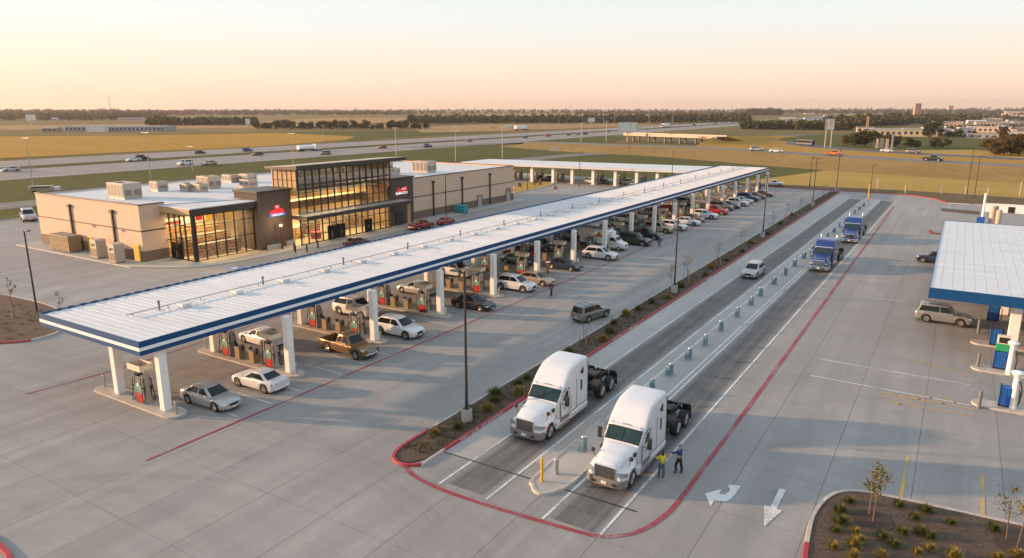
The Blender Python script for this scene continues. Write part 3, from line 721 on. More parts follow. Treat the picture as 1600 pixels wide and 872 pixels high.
    # ---- panel gaps: dark recesses between cab, door and fairing
    for s in (-1, 1):
        y = s * 1.252; g = MB()
        for a in ((-6.5, -2.5, .875, .915), (-3.80, -3.765, .93, 2.72), (-2.64, -2.61, 1.0, 2.05), (-3.78, -2.62, 2.675, 2.71)): g.box(a[0], a[1], min(y, y + s * .012), max(y, y + s * .012), a[2], a[3])
        if not chrome: g.box(-6.585, -6.52, min(y - s * .02, y + s * .01), max(y - s * .02, y + s * .01), .9, 2.9); g.box(-4.9, -4.86, min(y, y + s * .009), max(y, y + s * .009), .95, 2.95)
        g.build('panel_gap', M['black'], root)
        b_ = MB(); b_.prism_y([(-2.98, 1.40), (-3.30, 1.40), (-3.24, 1.66), (-3.04, 1.66)], min(s * 1.262, s * 1.268), max(s * 1.262, s * 1.268)); b_.build('door_decal', M['steel'], root)
    # ---- grille, bumper, plate, markers
    g = MB(); g.add([(-.098, -.60, .86), (-.098, .60, .86), (-.085, .60, 1.46), (-.085, -.60, 1.46)], [(0, 1, 2, 3)])
    g.v = []; g.f = []; g.sm = []
    g.prism_y([(-.16, .82), (-.055, .82), (-.085, 1.50), (-.17, 1.50)], -.60, .60)
    go = g.build('grille', M['black'], root, bevel=.02)
    bars = MB()
    for k in range(15):
        y = -.56 + 1.12 * k / 14; bars.add([(-.050, y - .02, .85), (-.050, y + .02, .85), (-.080, y + .02, 1.47), (-.080, y - .02, 1.47)], [(0, 1, 2, 3)])
    bars.build('grille_bars', M['grille'] if not chrome else M['chrome'], go)
    sur = MB()
    for y0, y1 in ((-.68, -.60), (.60, .68)): sur.prism_y([(-.16, .80), (-.04, .80), (-.075, 1.53), (-.17, 1.53)], y0, y1)
    sur.prism_y([(-.17, 1.50), (-.07, 1.50), (-.10, 1.58), (-.17, 1.58)], -.68, .68)
    sur.build('grille_surround', M['chrome'], root, bevel=.015)
    bu = MB(); bu.prism([(-.62, -1.25), (-.30, -1.22), (-.06, -1.02), (0.03, -.6), (0.05, 0), (0.03, .6), (-.06, 1.02), (-.30, 1.22), (-.62, 1.25), (-.62, 1.05), (-.25, .9), (-.25, -.9), (-.62, -1.05)], .32, .80)
    bu.build('bumper', bm_, root, bevel=.05)
    fg = MB()
    for s in (-1, 1): fg.box(.02, .055, s * .62 - .13, s * .62 + .13, .46, .60)
    fg.build('fog_lamp', M['black'], root)
    pl = MB(); pl.box(.05, .068, -.17, .17, .48, .66); pl.build('licence_plate', M['plate'], root)
    for y in (-.92, -.22, 0, .22, .92):
        k = MB(); z = 2.90 if not chrome else 2.96; xx = -3.10 if not chrome else -3.08
        k.sphere((xx, y, z + .03 - .03 * abs(y)), (.06, .035, .035), 8, 6); k.build('marker_light', M['lamp_amber'], root)
    # ---- chassis
    end = -11.85
    ch = MB()
    for s in (-1, 1): ch.box(end, -.5, min(s * .36, s * .46), max(s * .36, s * .46), .94, 1.24)
    for x in (-6.9, -7.6, -8.3, -9.95, -11.2, -11.8): ch.box(x - .06, x + .06, -.36, .36, .96, 1.20)
    for x in (-9.20, -10.78): ch.cyl((x, -.9, .52), (x, .9, .52), .12, .12, 10); ch.sphere((x, 0, .56), (.26, .26, .26), 10, 8)
    ch.cyl((-9.1, 0, .75), (-3.0, 0, .85), .06, .06, 8)
    ch.box(-7.3, -6.7, -.6, .6, 1.22, 1.34); ch.box(-8.2, -7.6, -.42, .42, 1.22, 1.30)
    for s in (-1, 1):
        ch.cyl((-7.4, s * .62, .75), (-6.7, s * .62, .75), .14, .14, 10); ch.cyl((-10.7, s * .25, 1.26), (-9.8, s * .25, 1.26), .11, .11, 8)
    ch.box(end - .04, end + .06, -1.0, 1.0, .70, .92)
    for s in (-1, 1):
        ch.loft([[(-8.95 + .78 * math.cos(a), s * .62, .70 + .80 * math.sin(a)), (-8.95 + .78 * math.cos(a), s * 1.24, .70 + .80 * math.sin(a))] for a in (.2, .5, .85, 1.2, 1.5)], closed=False)
        ch.box(-10.2, -9.5, min(s * .5, s * .7), max(s * .5, s * .7), 1.0, 1.14)
    ch.build('chassis', M['chassis'], root)
    fw_ = MB(); fw_.prism([(-9.55, -.48), (-9.55, .48), (-10.2, .52), (-10.75, .36), (-10.3, .08), (-10.3, -.08), (-10.75, -.36), (-10.2, -.52)][::-1], 1.42, 1.56); fw_.box(-10.1, -9.7, -.42, .42, 1.24, 1.42)
    fw_.build('fifth_wheel', M['chassis'], root, bevel=.02)
    ln = MB(); ln.tube([(rear, .18, 1.9), (rear - .25, .2, 1.5), (rear - .6, .15, 1.25), (rear - 1.2, .1, 1.2)], .03, 6); ln.tube([(rear, -.1, 1.9), (rear - .3, -.12, 1.45), (rear - .9, -.1, 1.25)], .03, 6)
    ln.build('air_line', M['black'], root)
    for s in (-1, 1):
        q = MB(); q.loft([[(-11.02 - .80 * math.sin(a), s * .60, .72 + .82 * math.cos(a)), (-11.02 - .80 * math.sin(a), s * 1.24, .72 + .82 * math.cos(a))] for a in (0, .3, .6, .9, 1.2, 1.5)], closed=False)
        q.loft([[(-11.82, s * .60, .76), (-11.82, s * 1.24, .76)], [(-11.84, s * .60, .22), (-11.84, s * 1.24, .22)]], closed=False)
        o = q.build('mud_flap', M['black'], root)
        sm = o.modifiers.new('thick', 'SOLIDIFY'); sm.thickness = .03
        tl = MB(); tl.box(end - .07, end - .04, s * .55 - .14, s * .55 + .14, .76, .88); tl.build('tail_light', M['lamp_red'], root)
    # ---- wheels
    for s in (-1, 1):
        wheel(root, ax, s * 1.07, wr, .30, s, 'rim' if not chrome else 'chrome', 10)
        for x in (-9.20, -10.78):
            wheel(root, x, s * 1.02, .58, .48, s, 'steel' if not chrome else 'chrome', 10)
    bk = MB(); bk.box(rear - .03, rear - .005, -1.24, 1.24, .9, 3.7 if not chrome else 3.4); bk.build('rear_panel', M['black'] if not chrome else M['grey_plastic'], root)
    return root
# ================================================================== box truck
def make_box_truck(label):
    root = empty('box_truck', label, 'box truck')
    b = MB(); b.box(-4.6, .35, -1.18, 1.18, .95, 3.35); b.build('cargo_box', M['white'], root, bevel=.05)
    tr = MB()
    for z0, z1 in ((.93, 1.05), (3.28, 3.38)): tr.box(-4.62, .37, -1.2, 1.2, z0, z1)
    tr.build('box_rail', M['steel'], root)
    for s in (-1, 1):
        k = MB(); k.sphere((-1.3, s * 1.185, 2.45), (.55, .012, .42), 14, 8); k.sphere((-.75, s * 1.185, 2.25), (.35, .012, .24), 12, 8); k.build('side_emblem', M['lamp_amber'], root)
        k = MB(); k.box(-3.9, -2.2, min(s * 1.183, s * 1.19), max(s * 1.183, s * 1.19), 1.45, 1.6); k.build('side_stripe', M['bollard'], root)
    rings = []
    for x, zt, w in ((.42, 2.25, 1.0), (.6, 2.35, 1.02), (1.2, 2.35, 1.02), (1.5, 2.22, 1.02), (1.95, 1.62, 1.02), (2.25, 1.42, 1.0), (2.9, 1.25, .97), (3.1, 1.05, .90), (3.14, .8, .85)):
        rings.append(rrect(x, w, .55, zt, r=.14))
    c = MB(); c.loft(rings, closed=False); c.add(rings[-1], [tuple(range(len(rings[-1])))]); c.add(rings[0], [tuple(range(len(rings[0])))]); c.build('cab', P('white'), root, recalc=True)
    w = MB(); w.loft([[(lerp(1.58, 1.94, t) + .02, y, lerp(2.15, 1.66, t) + .03) for y in (-.9, 0, .9)] for t in (0, 1)], closed=False); w.build('windscreen', M['dark_glass'], root)
    for s in (-1, 1):
        g = MB(); y = s * 1.022; g.prism_y([(.75, 1.62), (1.75, 1.62), (1.42, 2.12), (.75, 2.12)], min(y, y + s * .01), max(y, y + s * .01)); g.build('side_window', M['dark_glass'], root)
        hl = MB(); hl.box(3.06, 3.12, s * .68 - .18, s * .68 + .18, .86, 1.06); hl.build('headlight', M['lamp_clear'], root)
        mm = MB(); mm.cbox((1.75, s * 1.28, 1.75), (.12, .2, .36)); mm.tube([(1.75, s * 1.0, 1.7), (1.75, s * 1.22, 1.72)], .02, 5); mm.build('mirror', M['black'], root)
        for x in (2.2, -2.9): wheel(root, x, s * .88, .40, .28, s)
    u = MB(); u.box(-4.5, 2.9, -.75, .75, .42, .95); u.build('chassis', M['black'], root)
    bu = MB(); bu.box(3.0, 3.22, -.98, .98, .45, .68); bu.build('bumper', M['chrome'], root, bevel=.03)
    g = MB(); g.box(3.1, 3.16, -.45, .45, .78, 1.05); g.build('grille', M['black'], root)
    rf = MB(); rf.box(.15, 1.0, -.8, .8, 2.38, 3.0); rf.build('fridge_unit', M['white'], root, bevel=.06)
    return root
# ================================================================== ground, roads, paint
def struct(name, mb, m, **kw):
    o = mb.build(name, m, **kw); o['kind'] = 'structure'; return o
def smooth_line(pts, n=8):
    pts = [np.array(p, float) for p in pts]; out = []
    P_ = [2 * pts[0] - pts[1]] + pts + [2 * pts[-1] - pts[-2]]
    for i in range(1, len(P_) - 2):
        a, b, c, d = P_[i - 1:i + 3]
        for k in range(n):
            t = k / n
            out.append(0.5 * (2 * b + (c - a) * t + (2 * a - 5 * b + 4 * c - d) * t * t + (3 * b - a - 3 * c + d) * t ** 3))
    out.append(pts[-1]); return out
def offset(pts, d):
    pts = [np.array(p[:2], float) for p in pts]; out = []
    for i, p in enumerate(pts):
        a = pts[max(0, i - 1)]; b = pts[min(len(pts) - 1, i + 1)]
        t = (b - a) / max(1e-6, np.linalg.norm(b - a)); out.append(p + np.array([t[1], -t[0]]) * d)
    return out
def ribbon(mb, pts, w, z, zfun=None):
    l = offset(pts, -w / 2); r = offset(pts, w / 2); n = len(pts)
    zs = [z if zfun is None else zfun(i) for i in range(n)]
    vs = [(p[0], p[1], q) for p, q in zip(l, zs)] + [(p[0], p[1], q) for p, q in zip(r, zs)]
    mb.add(vs, [(i, n + i, n + i + 1, i + 1) for i in range(n - 1)]); return mb
def kerb(mb, pts, w, h, closed=False):
    """raised kerb stone with a sloped face along a polyline"""
    if closed: pts = list(pts) + [pts[0]]
    a = offset(pts, -w / 2); b = offset(pts, w / 2); c = offset(pts, -w / 2 + .03); d = offset(pts, w / 2 - .03)
    n = len(pts); rows = [(a, 0), (c, h), (d, h), (b, 0)]
    vs = [(p[0], p[1], z) for r_, z in rows for p in r_]; fs = []
    for k in range(3):
        for i in range(n - 1): fs.append((k * n + i, (k + 1) * n + i, (k + 1) * n + i + 1, k * n + i + 1))
    mb.add(vs, fs)
    if not closed: mb.add([vs[0], vs[n], vs[2 * n], vs[3 * n]], [(0, 1, 2, 3)]); mb.add([vs[n - 1], vs[2 * n - 1], vs[3 * n - 1], vs[4 * n - 1]], [(3, 2, 1, 0)])
    return mb
def line(mb, x0, y0, x1, y1, w, z=.016):
    return ribbon(mb, [(x0, y0), (x1, y1)], w, z)

# ---- terrain to the horizon
g = MB(); BIG = 16000
xs = [-BIG, -4000, -1500, -600, -100, 400, 1500, 5000, BIG]; ys = [-800, -100, 300, 900, 2000, 5000, BIG]
for i in range(len(xs) - 1):
    for j in range(len(ys) - 1): g.quad((xs[i], ys[j], -.12), (xs[i + 1], ys[j], -.12), (xs[i + 1], ys[j + 1], -.12), (xs[i], ys[j + 1], -.12))
struct('terrain', g, M['terrain'])
def field(name, pix, m, z, raw=None):
    pts = raw if raw else [at(*p) for p in pix]
    a = sum(pts[i][0] * pts[(i + 1) % len(pts)][1] - pts[(i + 1) % len(pts)][0] * pts[i][1] for i in range(len(pts)))
    if a < 0: pts = pts[::-1]
    return struct(name, MB().poly(pts, z), m)
# verge between the lot and the freeway, and the grass right of it
field('grass_verge', None, M['verge'], -.07, [(-262, -60), (-60, -60), (-60, 214), (-30, 330), (-60, 372), (-150, 376), (-190, 420), (-235, 560), (-262, 560)])
field('grass_field', None, M['verge_dry'], -.08, [(-140, 200), (330, 200), (330, 352), (26, 352), (-80, 368), (-135, 340)])
field('bare_earth', None, M['earth'], -.05, [(-70, 211), (-6, 211.5), (1, 199), (70, 199), (70, 218), (20, 221), (-14, 226), (-70, 222)])
field('grass_field', [(-40, 252), (0, 247), (240, 235.5), (400, 229), (540, 218.5), (555, 213), (430, 207.5), (250, 211), (0, 213), (-80, 214)], M['field_gold'], -.06)
field('grass_field', [(-60, 203), (0, 202.5), (150, 201), (420, 200), (640, 198.5), (640, 194), (300, 193), (0, 196), (-60, 197)], M['straw'], -.06)
field('grass_field', [(400, 189), (520, 184), (700, 184), (640, 192), (420, 192)], M['straw'], -.05)
field('grass_field', [(640, 199), (760, 194), (960, 193.5), (1060, 195), (760, 205), (660, 207)], M['straw'], -.05)
field('grass_field', [(640, 182), (800, 178), (1200, 178), (1100, 182.5), (700, 185)], M['straw'], -.05)
field('grass_field', [(-60, 253), (-60, 213.5), (0, 212), (250, 210), (430, 206.5), (600, 204), (790, 206), (600, 216), (560, 221), (540, 220)], M['verge'], -.075)
field('grass_field', [(1180, 214), (1250, 208), (1370, 212), (1460, 215), (1640, 222), (1640, 250), (1475, 241), (1300, 229)], M['verge'], -.055)
field('grass_field', [(1520, 234), (1640, 240), (1640, 251), (1480, 242), (1390, 235)], M['verge_dry'], -.045)
# ---- the paved lot
lot = [(-163, -60), (70, -60), (70, 199), (-1.2, 199), (-4.5, 206.5), (-9.8, 211.5), (-17, 213.3), (-60, 213.3), (-150, 213.3), (-160, 205), (-163, 196)]
struct('parking_lot', MB().poly(lot, 0.0), M['concrete'])
rk = MB(); far = smooth_line([(-60, 213.4), (-30, 213.6), (-17, 213.4), (-9.8, 211.7), (-4.5, 206.8), (-1.2, 199.3)], 6)
kerb(rk, far, .45, .16); struct('red_kerb', rk, M['red_kerb'])
kb = MB(); kerb(kb, [(-1.2, 199.2), (30, 199.2), (70, 199.2)], .35, .15); kerb(kb, [(-163, -40), (-163, 196)], .35, .15); kerb(kb, [(-163, 196), (-160, 205), (-150, 213.4), (-60, 213.4)], .35, .15)
struct('kerb', kb, M['kerb'])
# ---- frontage road along the west side, service drive, ramps
fr = smooth_line([(-188, -60), (-188, 100), (-187, 200), at(800, 251), at(856, 245.5), at(920, 240.5), at(990, 238), at(1100, 236.3), at(1180, 236.2)], 6)
struct('frontage_road', ribbon(MB(), fr, 13, -.035), M['asphalt'])
ZB = 2.2
rb = smooth_line([at(640, 231, 0), at(820, 222.5, .4), at(980, 226, ZB), at(1097, 230.5, ZB), at(1200, 236.5, ZB), at(1312, 243.5, ZB), at(1400, 248.8, ZB), at(1500, 254, ZB), at(1600, 259, ZB), at(1760, 268, ZB)], 5)
def zb(i): return .03 if i < 3 else min(ZB, .03 + (ZB - .03) * (i - 3) / 8)
struct('ramp_road', ribbon(MB(), rb, 15, 0, zb), M['asphalt'])
# grassy bank below the ramp road
bk = MB(); rim = offset(rb, 7.6); foot = offset(rb, 48)
vs = []; n = len(rb)
for i in range(n): vs += [(rim[i][0], rim[i][1], zb(i) - .01), (lerp(rim[i][0], foot[i][0], .5), lerp(rim[i][1], foot[i][1], .5), zb(i) * .45), (foot[i][0], foot[i][1], -.09)]
bk.add(vs, [q for i in range(5, n - 1) for q in ((3 * i, 3 * i + 1, 3 * i + 4, 3 * i + 3), (3 * i + 1, 3 * i + 2, 3 * i + 5, 3 * i + 4))], True); struct('grass_bank', bk, M['bank'])
bk = MB(); rim = offset(rb, -7.6); foot = offset(rb, -22); vs = []
for i in range(n): vs += [(rim[i][0], rim[i][1], zb(i) - .01), (foot[i][0], foot[i][1], -.09)]
bk.add(vs, [(2 * i, 2 * i + 2, 2 * i + 3, 2 * i + 1) for i in range(5, n - 1)], True); struct('grass_bank', bk, M['field_gold'])
rc = smooth_line([at(1270, 209.3), at(1238, 211.3), at(1210, 214), at(1196, 217.5), at(1212, 221.5), at(1249, 226), at(1304, 231.5), at(1400, 238), at(1475, 242.3), at(1600, 249), at(1760, 257)], 6)
struct('ramp_road', ribbon(MB(), rc, 13, -.01), M['asphalt_dark'])
for off in (-7, 7): struct('road_shoulder', ribbon(MB(), offset(rc, off), 2.0, .0), M['highway'])
field('grass_field', None, M['field_gold'], -.03, [tuple(p) for p in offset(rc, 8)][6:] + [tuple(p) for p in offset(rb, -20)][::-1][:28])
# freeway
HW = [(-277, 42, 'near'), (-332, 38, 'far')]
for x, w, _ in HW:
    struct('freeway', ribbon(MB(), [(x, -500), (x, 500), (x, 1500), (x, 4000), (x, 9000)], w, -.02), M['highway'])
md = MB(); ribbon(md, [(-305.5, -500), (-305.5, 1500), (-305.5, 4000)], 12, -.03); struct('median', md, M['verge'])
lm = MB()
for x, w, _ in HW:
    for dx in (-w / 2 + 4, w / 2 - 4): ribbon(lm, [(x + dx, -200), (x + dx, 3000)], .5, .0)
    for k in range(1, 4):
        dx = -w / 2 + 4 + k * (w - 8) / 4
        for y in range(60, 900, 14): ribbon(lm, [(x + dx, y), (x + dx, y + 4.5)], .35, .0)
struct('lane_marking', lm, M['stain_line_white'])
fl = MB(); ribbon(fl, offset(fr, 0)[:14], .25, -.02); ribbon(fl, offset(rb, 6.2), .3, 0, lambda i: zb(i) + .02); ribbon(fl, offset(rb, -6.2), .3, 0, lambda i: zb(i) + .02); struct('lane_marking', fl, M['stain_line_white'])

# ---- truck lanes and their paint (the lanes lean a little towards the east going north)
DRIFT = .0095
def dx_(u): return DRIFT * (u - 31)
for x, w in ((-22.55, 3.5), (-15.4, 3.5)):
    o = struct('truck_lane', MB().quad((-w / 2, -1.6, 0), (w / 2, -1.6, 0), (w / 2, 163, 0), (-w / 2, 163, 0)), M['lane']); o.location = (x, 32.5, .005); o.rotation_euler = (0, 0, -DRIFT)
pv = MB(); pv.quad((-26.5, 33.9, .006), (-24.35, 33.9, .006), (-24.35 + dx_(205), 205, .006), (-26.5, 205, .006)); pv.quad((-20.75, 36, .006), (-17.2, 36, .006), (-17.2 + dx_(200), 200, .006), (-20.75 + dx_(200), 200, .006)); struct('pavement', pv, M['concrete_plain'])
wl = MB()
for x in (-24.25, -20.85, -19.75, -17.55, -17.10, -13.75): line(wl, x + dx_(30.6 if x not in (-19.75, -17.55) else 41), 30.6 if x not in (-19.75, -17.55) else 41, x + dx_(196), 196, .16)
for i in range(17):
    u = 28.2 + 10.3 * i
    for du in (2.2, 5.1, 8.0):
        line(wl, -46.6, u + du, -42.6, u + du, .12)
for y in (61.5, 66.3, 92.5): line(wl, -8.5, y, 3.0, y - .2, .13)
for p, q in (((420, 420), (470, 408)), ((0, 340), (40, 336)), ((250, 432), (330, 425)), ((560, 393), (640, 377))): line(wl, *at(*p), *at(*q), .14)
struct('lane_marking', wl, M['stain_line_white'])
dj = MB(); line(dj, -26.6, 34.0, -13.0, 34.0, .11, .02); struct('slot_drain', dj, M['black'])
rl = MB(); line(rl, -42.0, 22.9, -41.6, 206, .23)
line(rl, *at(40, 616), *at(192, 575), .2); line(rl, *at(192, 575), -65.0, 120, .2)
loop = smooth_line([at(*p) for p in ((629, 722), (645, 742), (690, 765), (760, 789), (850, 816), (925, 836), (962, 838), (1002, 829), (1040, 805), (1066, 776), (1100, 730))], 6) + [np.array((-11.3, 45.3)), np.array((-11.5, 110)), np.array((-11.7, 186))]
ribbon(rl, loop, .30, .018)
struct('fire_lane_line', rl, M['red_line'])
yl = MB(); line(yl, -.52, 43.6, -.52, 49.4, .22); line(yl, 3.5, 43.9, 3.56, 49.4, .22)
for k in range(5):
    a = at(1378 + 22 * k, 617); line(yl, a[0], a[1], a[0] + 1.5, a[1] - 1.4, .14)
line(yl, *at(1378, 613), *at(1526, 641), .16); line(yl, *at(1390, 629), *at(1520, 650), .16); line(yl, *at(1420, 560), *at(1520, 590), .14)
struct('lane_marking', yl, M['yellow_line'])
# ---- painted arrows
ar = MB()
def flat(pts, z=.02): ar.add([(p[0], p[1], z) for p in pts], [tuple(range(len(pts)))])
flat([at(1060 + a / 7.265, 720 + b / 7.265) for a, b in ((1145, 318), (1045, 522), (972, 506), (969, 752), (1180, 570), (1115, 545), (1222, 332))])
flat([at(1060 + a / 7.265, 720 + b / 7.265) for a, b in ((555, 290), (588, 318), (575, 350), (530, 386), (460, 378), (490, 322), (303, 375), (362, 517), (410, 455), (535, 466), (590, 437), (635, 395), (706, 290), (592, 273))])
struct('painted_arrow', ar, M['stain_line_white'])
# ---- planting strip between pumps and truck lanes
def bed(name, outline, m, z=.10): return struct(name, MB().poly(outline, z), m)
tip = [(-26.75, 34.2), (-26.85, 32.6), (-27.4, 31.6), (-28.2, 31.4), (-28.9, 32.0), (-29.2, 33.4), (-29.25, 36)]
bed('planting_bed', [(-26.75, 34.2), (-26.75, 210)] + [(-27.9, 212), (-29.1, 210)] + tip[::-1][:-1], M['mulch'])
k1 = MB(); kerb(k1, [(-29.35, 210), (-29.35, 36)], .22, .14); struct('kerb', k1, M['kerb'])
k1 = MB(); kerb(k1, [(-26.62, 31.7), (-26.62, 34.2)], .22, .14); struct('kerb', k1, M['kerb'])
k2 = MB(); kerb(k2, [(-26.6, 34.2), (-26.6, 120), (-26.6, 210), (-27.9, 212.2)], .26, .16)
kerb(k2, smooth_line([(-29.35, 36), (-29.3, 33.4), (-28.95, 31.9), (-28.2, 31.25), (-27.3, 31.3), (-26.6, 31.8)], 5), .26, .16); struct('red_kerb', k2, M['red_kerb'])
# lettering on the kerb top, half worn away in the photograph
for y in (38.5, 62.0, 66.0, 92.0):
    text_mesh('kerb_lettering', 'FIRE LANE  NO PARKING' if y < 40 else 'FIRE LANE', .30, M['stain_line_white'], None,
              Matrix.Translation((-26.45, y, .085)) @ Matrix.Rotation(R(90), 4, 'Z') @ Matrix.Rotation(R(78), 4, 'X'), .004, xs=1.6)['kind'] = 'structure'
# ---- nose island between the truck lanes
nose = smooth_line([(-17.45, 44), (-17.45, 35.6), (-17.8, 33.6), (-18.5, 32.75), (-19.3, 33.3), (-19.75, 34.8), (-19.75, 44)], 5)
struct('pavement', MB().poly([tuple(p) for p in nose], .11), M['concrete_plain'])
nk = MB(); kerb(nk, nose, .24, .15); struct('kerb', nk, M['kerb'])
# ---- bed in the lower right corner
rbed = smooth_line([(-2.6, 27), (-3.9, 33.0), (-4.35, 36.4), (-4.45, 39.2), (-3.9, 41.7), (-2.6, 42.9), (0.2, 43.3), (5.4, 43.7), (14, 44.6), (24, 45.5)], 5)
struct('planting_bed', MB().poly([tuple(p) for p in rbed][::-1] + [(-2.6, 26), (24, 26)], .11), M['mulch'])
k3 = MB(); kerb(k3, rbed[9:], .26, .15); struct('kerb', k3, M['kerb'])
k3 = MB(); kerb(k3, rbed[:10], .28, .16); struct('red_kerb', k3, M['red_kerb'])
# ---- bed at the left edge
lb = smooth_line([(-110, 24), (-92, 25.2), (-80, 27.4), (-75.4, 30), (-74.8, 33), (-77.5, 36), (-84, 38.2), (-92, 38.4), (-104, 37), (-112, 35)], 5)
struct('planting_bed', MB().poly([tuple(p) for p in lb], .11), M['mulch'])
k4 = MB(); kerb(k4, lb[:18], .28, .16); struct('red_kerb', k4, M['red_kerb'])
k4 = MB(); kerb(k4, lb[17:], .26, .15); struct('kerb', k4, M['kerb'])
text_mesh('kerb_lettering', 'FIRE LANE', .32, M['stain_line_white'], None, Matrix.Translation((-78.5, 27.55, .17)) @ Matrix.Rotation(R(15), 4, 'Z'), .003, xs=1.6)['kind'] = 'structure'
k5 = MB(); kerb(k5, [at(-60, 815), at(-10, 845), at(14, 868), at(20, 900)], .3, .16); struct('red_kerb', k5, M['red_kerb'])
# ---- small grass island beyond the store and beds at the far right
isl = smooth_line([at(797, 293), at(815, 286.5), at(845, 285), at(864, 287.5), at(845, 294), at(820, 299), at(800, 301), at(797, 293)], 4)
struct('planting_bed', MB().poly([tuple(p) for p in isl][::-1], .10), M['verge_dry'])
k6 = MB(); kerb(k6, isl, .3, .15); struct('kerb', k6, M['kerb'])
s1 = [at(1470, 326), at(1472, 330), at(1530, 336), at(1530, 331)]
struct('planting_bed', MB().prism(s1, 0, .12), M['mulch'])
k7 = MB(); kerb(k7, [at(1452, 361), at(1456, 365.5), at(1478, 367)], .7, .2); struct('red_kerb', k7, mat('weathered_red_kerb', (.20, .045, .035), .85, var=.4, scale=3))
# ---- walks round the store
walk = [(-131, 54.8), (-98.2, 55.0), (-94.5, 57), (-90.2, 60), (-88.6, 66), (-88.2, 78), (-86.6, 80), (-86.4, 106), (-89.2, 110), (-90, 151), (-131, 151)]
struct('pavement', MB().prism(walk, -.02, .14), M['concrete_plain'])
wk = MB(); kerb(wk, walk[:10], .3, .15); struct('kerb', wk, M['kerb'])
hb = MB(); hb.poly([at(346, 422), at(385, 420), at(380, 416), at(350, 417.5)], .012); struct('painted_bay', hb, M['pump_blue'])
hs = MB(); c_ = at(366, 419); hs.cyl((c_[0], c_[1], .015), (c_[0], c_[1], .017), .5, .5, 14); struct('painted_bay', hs, M['stain_line_white'])
# ================================================================== the store
ST = empty('store_building', 'tan and dark brick roadside store with lit two-storey glass entrance', 'store', (-100, 90, 0))
OX, OY = -100, 90
class SB(MB):
    """mesh builder in world metres, built into the store's own frame"""
    def build(s, name, m, parent=ST, **kw):
        if parent is ST or parent is None or True:
            s.v = [(p[0] - OX, p[1] - OY, p[2]) for p in s.v]
        return MB.build(s, name, m, parent, **kw)
Z0 = .14; ZR = 8.15
w = SB(); w.box(-129.2, -99.7, 58.0, 58.3, Z0 + 1.55, ZR + .28); w.box(-100.0, -99.7, 58.3, 62.0, Z0 + 1.55, ZR + .28); w.box(-129.2, -128.9, 58.3, 149, Z0, ZR + .28)
w.box(-128.9, -92.6, 148.7, 149, Z0 + 1.55, ZR + .28); w.box(-92.9, -92.6, 108.5, 148.7, Z0 + 1.55, ZR + .28)
w.build('wall', M['stucco'])
for grp in ([(-129.26, -99.64, 57.94, 58.3), (-100.0, -99.64, 58.3, 62.0)], [(-128.9, -92.54, 148.7, 149.06), (-92.9, -92.54, 108.5, 148.7)]):
    w = SB()
    for b in grp: w.box(*b, Z0, Z0 + 1.55)
    w.build('base_course', M['brick_base'])
w = SB(); w.box(-129.24, -99.66, 57.955, 57.99, 4.55, 4.72); w.box(-99.695, -99.66, 57.955, 62.0, 4.55, 4.72); w.build('wall_band', M['trim'])
w = SB(); w.box(-92.595, -92.55, 108.5, 149, 4.55, 4.72); w.build('wall_band', M['trim'])
rf = SB(); rf.add([(-129, 58.2, ZR), (-99.8, 58.2, ZR), (-99.8, 62, ZR), (-95, 72.6, ZR), (-92.7, 108.5, ZR), (-92.7, 148.8, ZR), (-129, 148.8, ZR)], [(0, 1, 2, 3, 4, 5, 6)]); rf.build('roof', M['membrane'])
cp = SB()
for b in ((-129.34, -99.58, 57.88, 58.34), (-100.06, -99.58, 58.34, 62), (-129.34, -128.86, 58.34, 149.1), (-128.86, -92.48, 148.66, 149.1), (-92.96, -92.48, 108.6, 148.66)): cp.box(*b, ZR + .28, ZR + .40)
cp.build('parapet_cap', M['trim'], bevel=.02)
# ---- piers in dark brick
for y0, y1, xf, zt in ((72.6, 79.2, -92.0, 9.2), (101.6, 108.5, -90.6, 9.0)):
    p = SB(); p.box(-97.5, xf, y0, y1, Z0, zt); po = p.build('brick_pier', M['brick_dark'])
    c = SB(); c.box(-97.7, xf + .25, y0 - .2, y1 + .25, zt, zt + .28); c.build('pier_cap', M['trim'], po, bevel=.02)
# ---- glass bay at the near corner
def curtain(xf, y0, y1, z0, z1, ys, zs, th=.09, axis='x', name='glass_wall', depth=.16):
    """glazing in a plane x = xf from y0 to y1 (or y = xf when axis is y)"""
    g = SB(); m = SB()
    if axis == 'x':
        g.quad((xf, y0, z0), (xf, y1, z0), (xf, y1, z1), (xf, y0, z1))
        for y in ys: m.box(xf - .05, xf + depth, y - th / 2, y + th / 2, z0, z1)
        for z in zs: m.box(xf - .045, xf + depth - .01, y0, y1, z - th / 2, z + th / 2)
    else:
        g.quad((y0, xf, z0), (y1, xf, z0), (y1, xf, z1), (y0, xf, z1))
        for y in ys: m.box(y - th / 2, y + th / 2, xf - depth, xf + .05, z0, z1)
        for z in zs: m.box(y0, y1, xf - depth + .01, xf + .045, z - th / 2, z + th / 2)
    go = g.build(name, M['glass']); m.build('mullion', M['mullion'], go)
    return go
GZ = 7.0
curtain(-93.3, 62.2, 72.6, Z0, GZ, np.linspace(63.9, 72.5, 6), (Z0 + .06, 2.9, 5.35, GZ - .06), .11)
curtain(62.1, -99.7, -93.3, Z0, GZ, (-99.0, -97.6, -96.4, -95.2), (Z0 + .06, 2.9, 5.35, GZ - .06), .11, 'y')
cpst = SB(); cpst.box(-93.55, -93.05, 61.9, 62.4, Z0, GZ); cpst.build('corner_post', M['mullion'])
sl = SB(); sl.box(-100.6, -92.4, 61.2, 72.55, GZ, GZ + .95); sl.build('bay_canopy', M['trim'], bevel=.03)
tp = SB(); tp.box(-101.2, -92.35, 61.15, 72.58, GZ + .955, GZ + 1.08); tp.build('bay_roof', M['membrane'])
so = SB(); so.box(-100.62, -92.55, 61.17, 61.195, GZ + .1, GZ + .9); so.build('bay_fascia_panel', M['panel_and_sunset_amber'])
dr = SB()
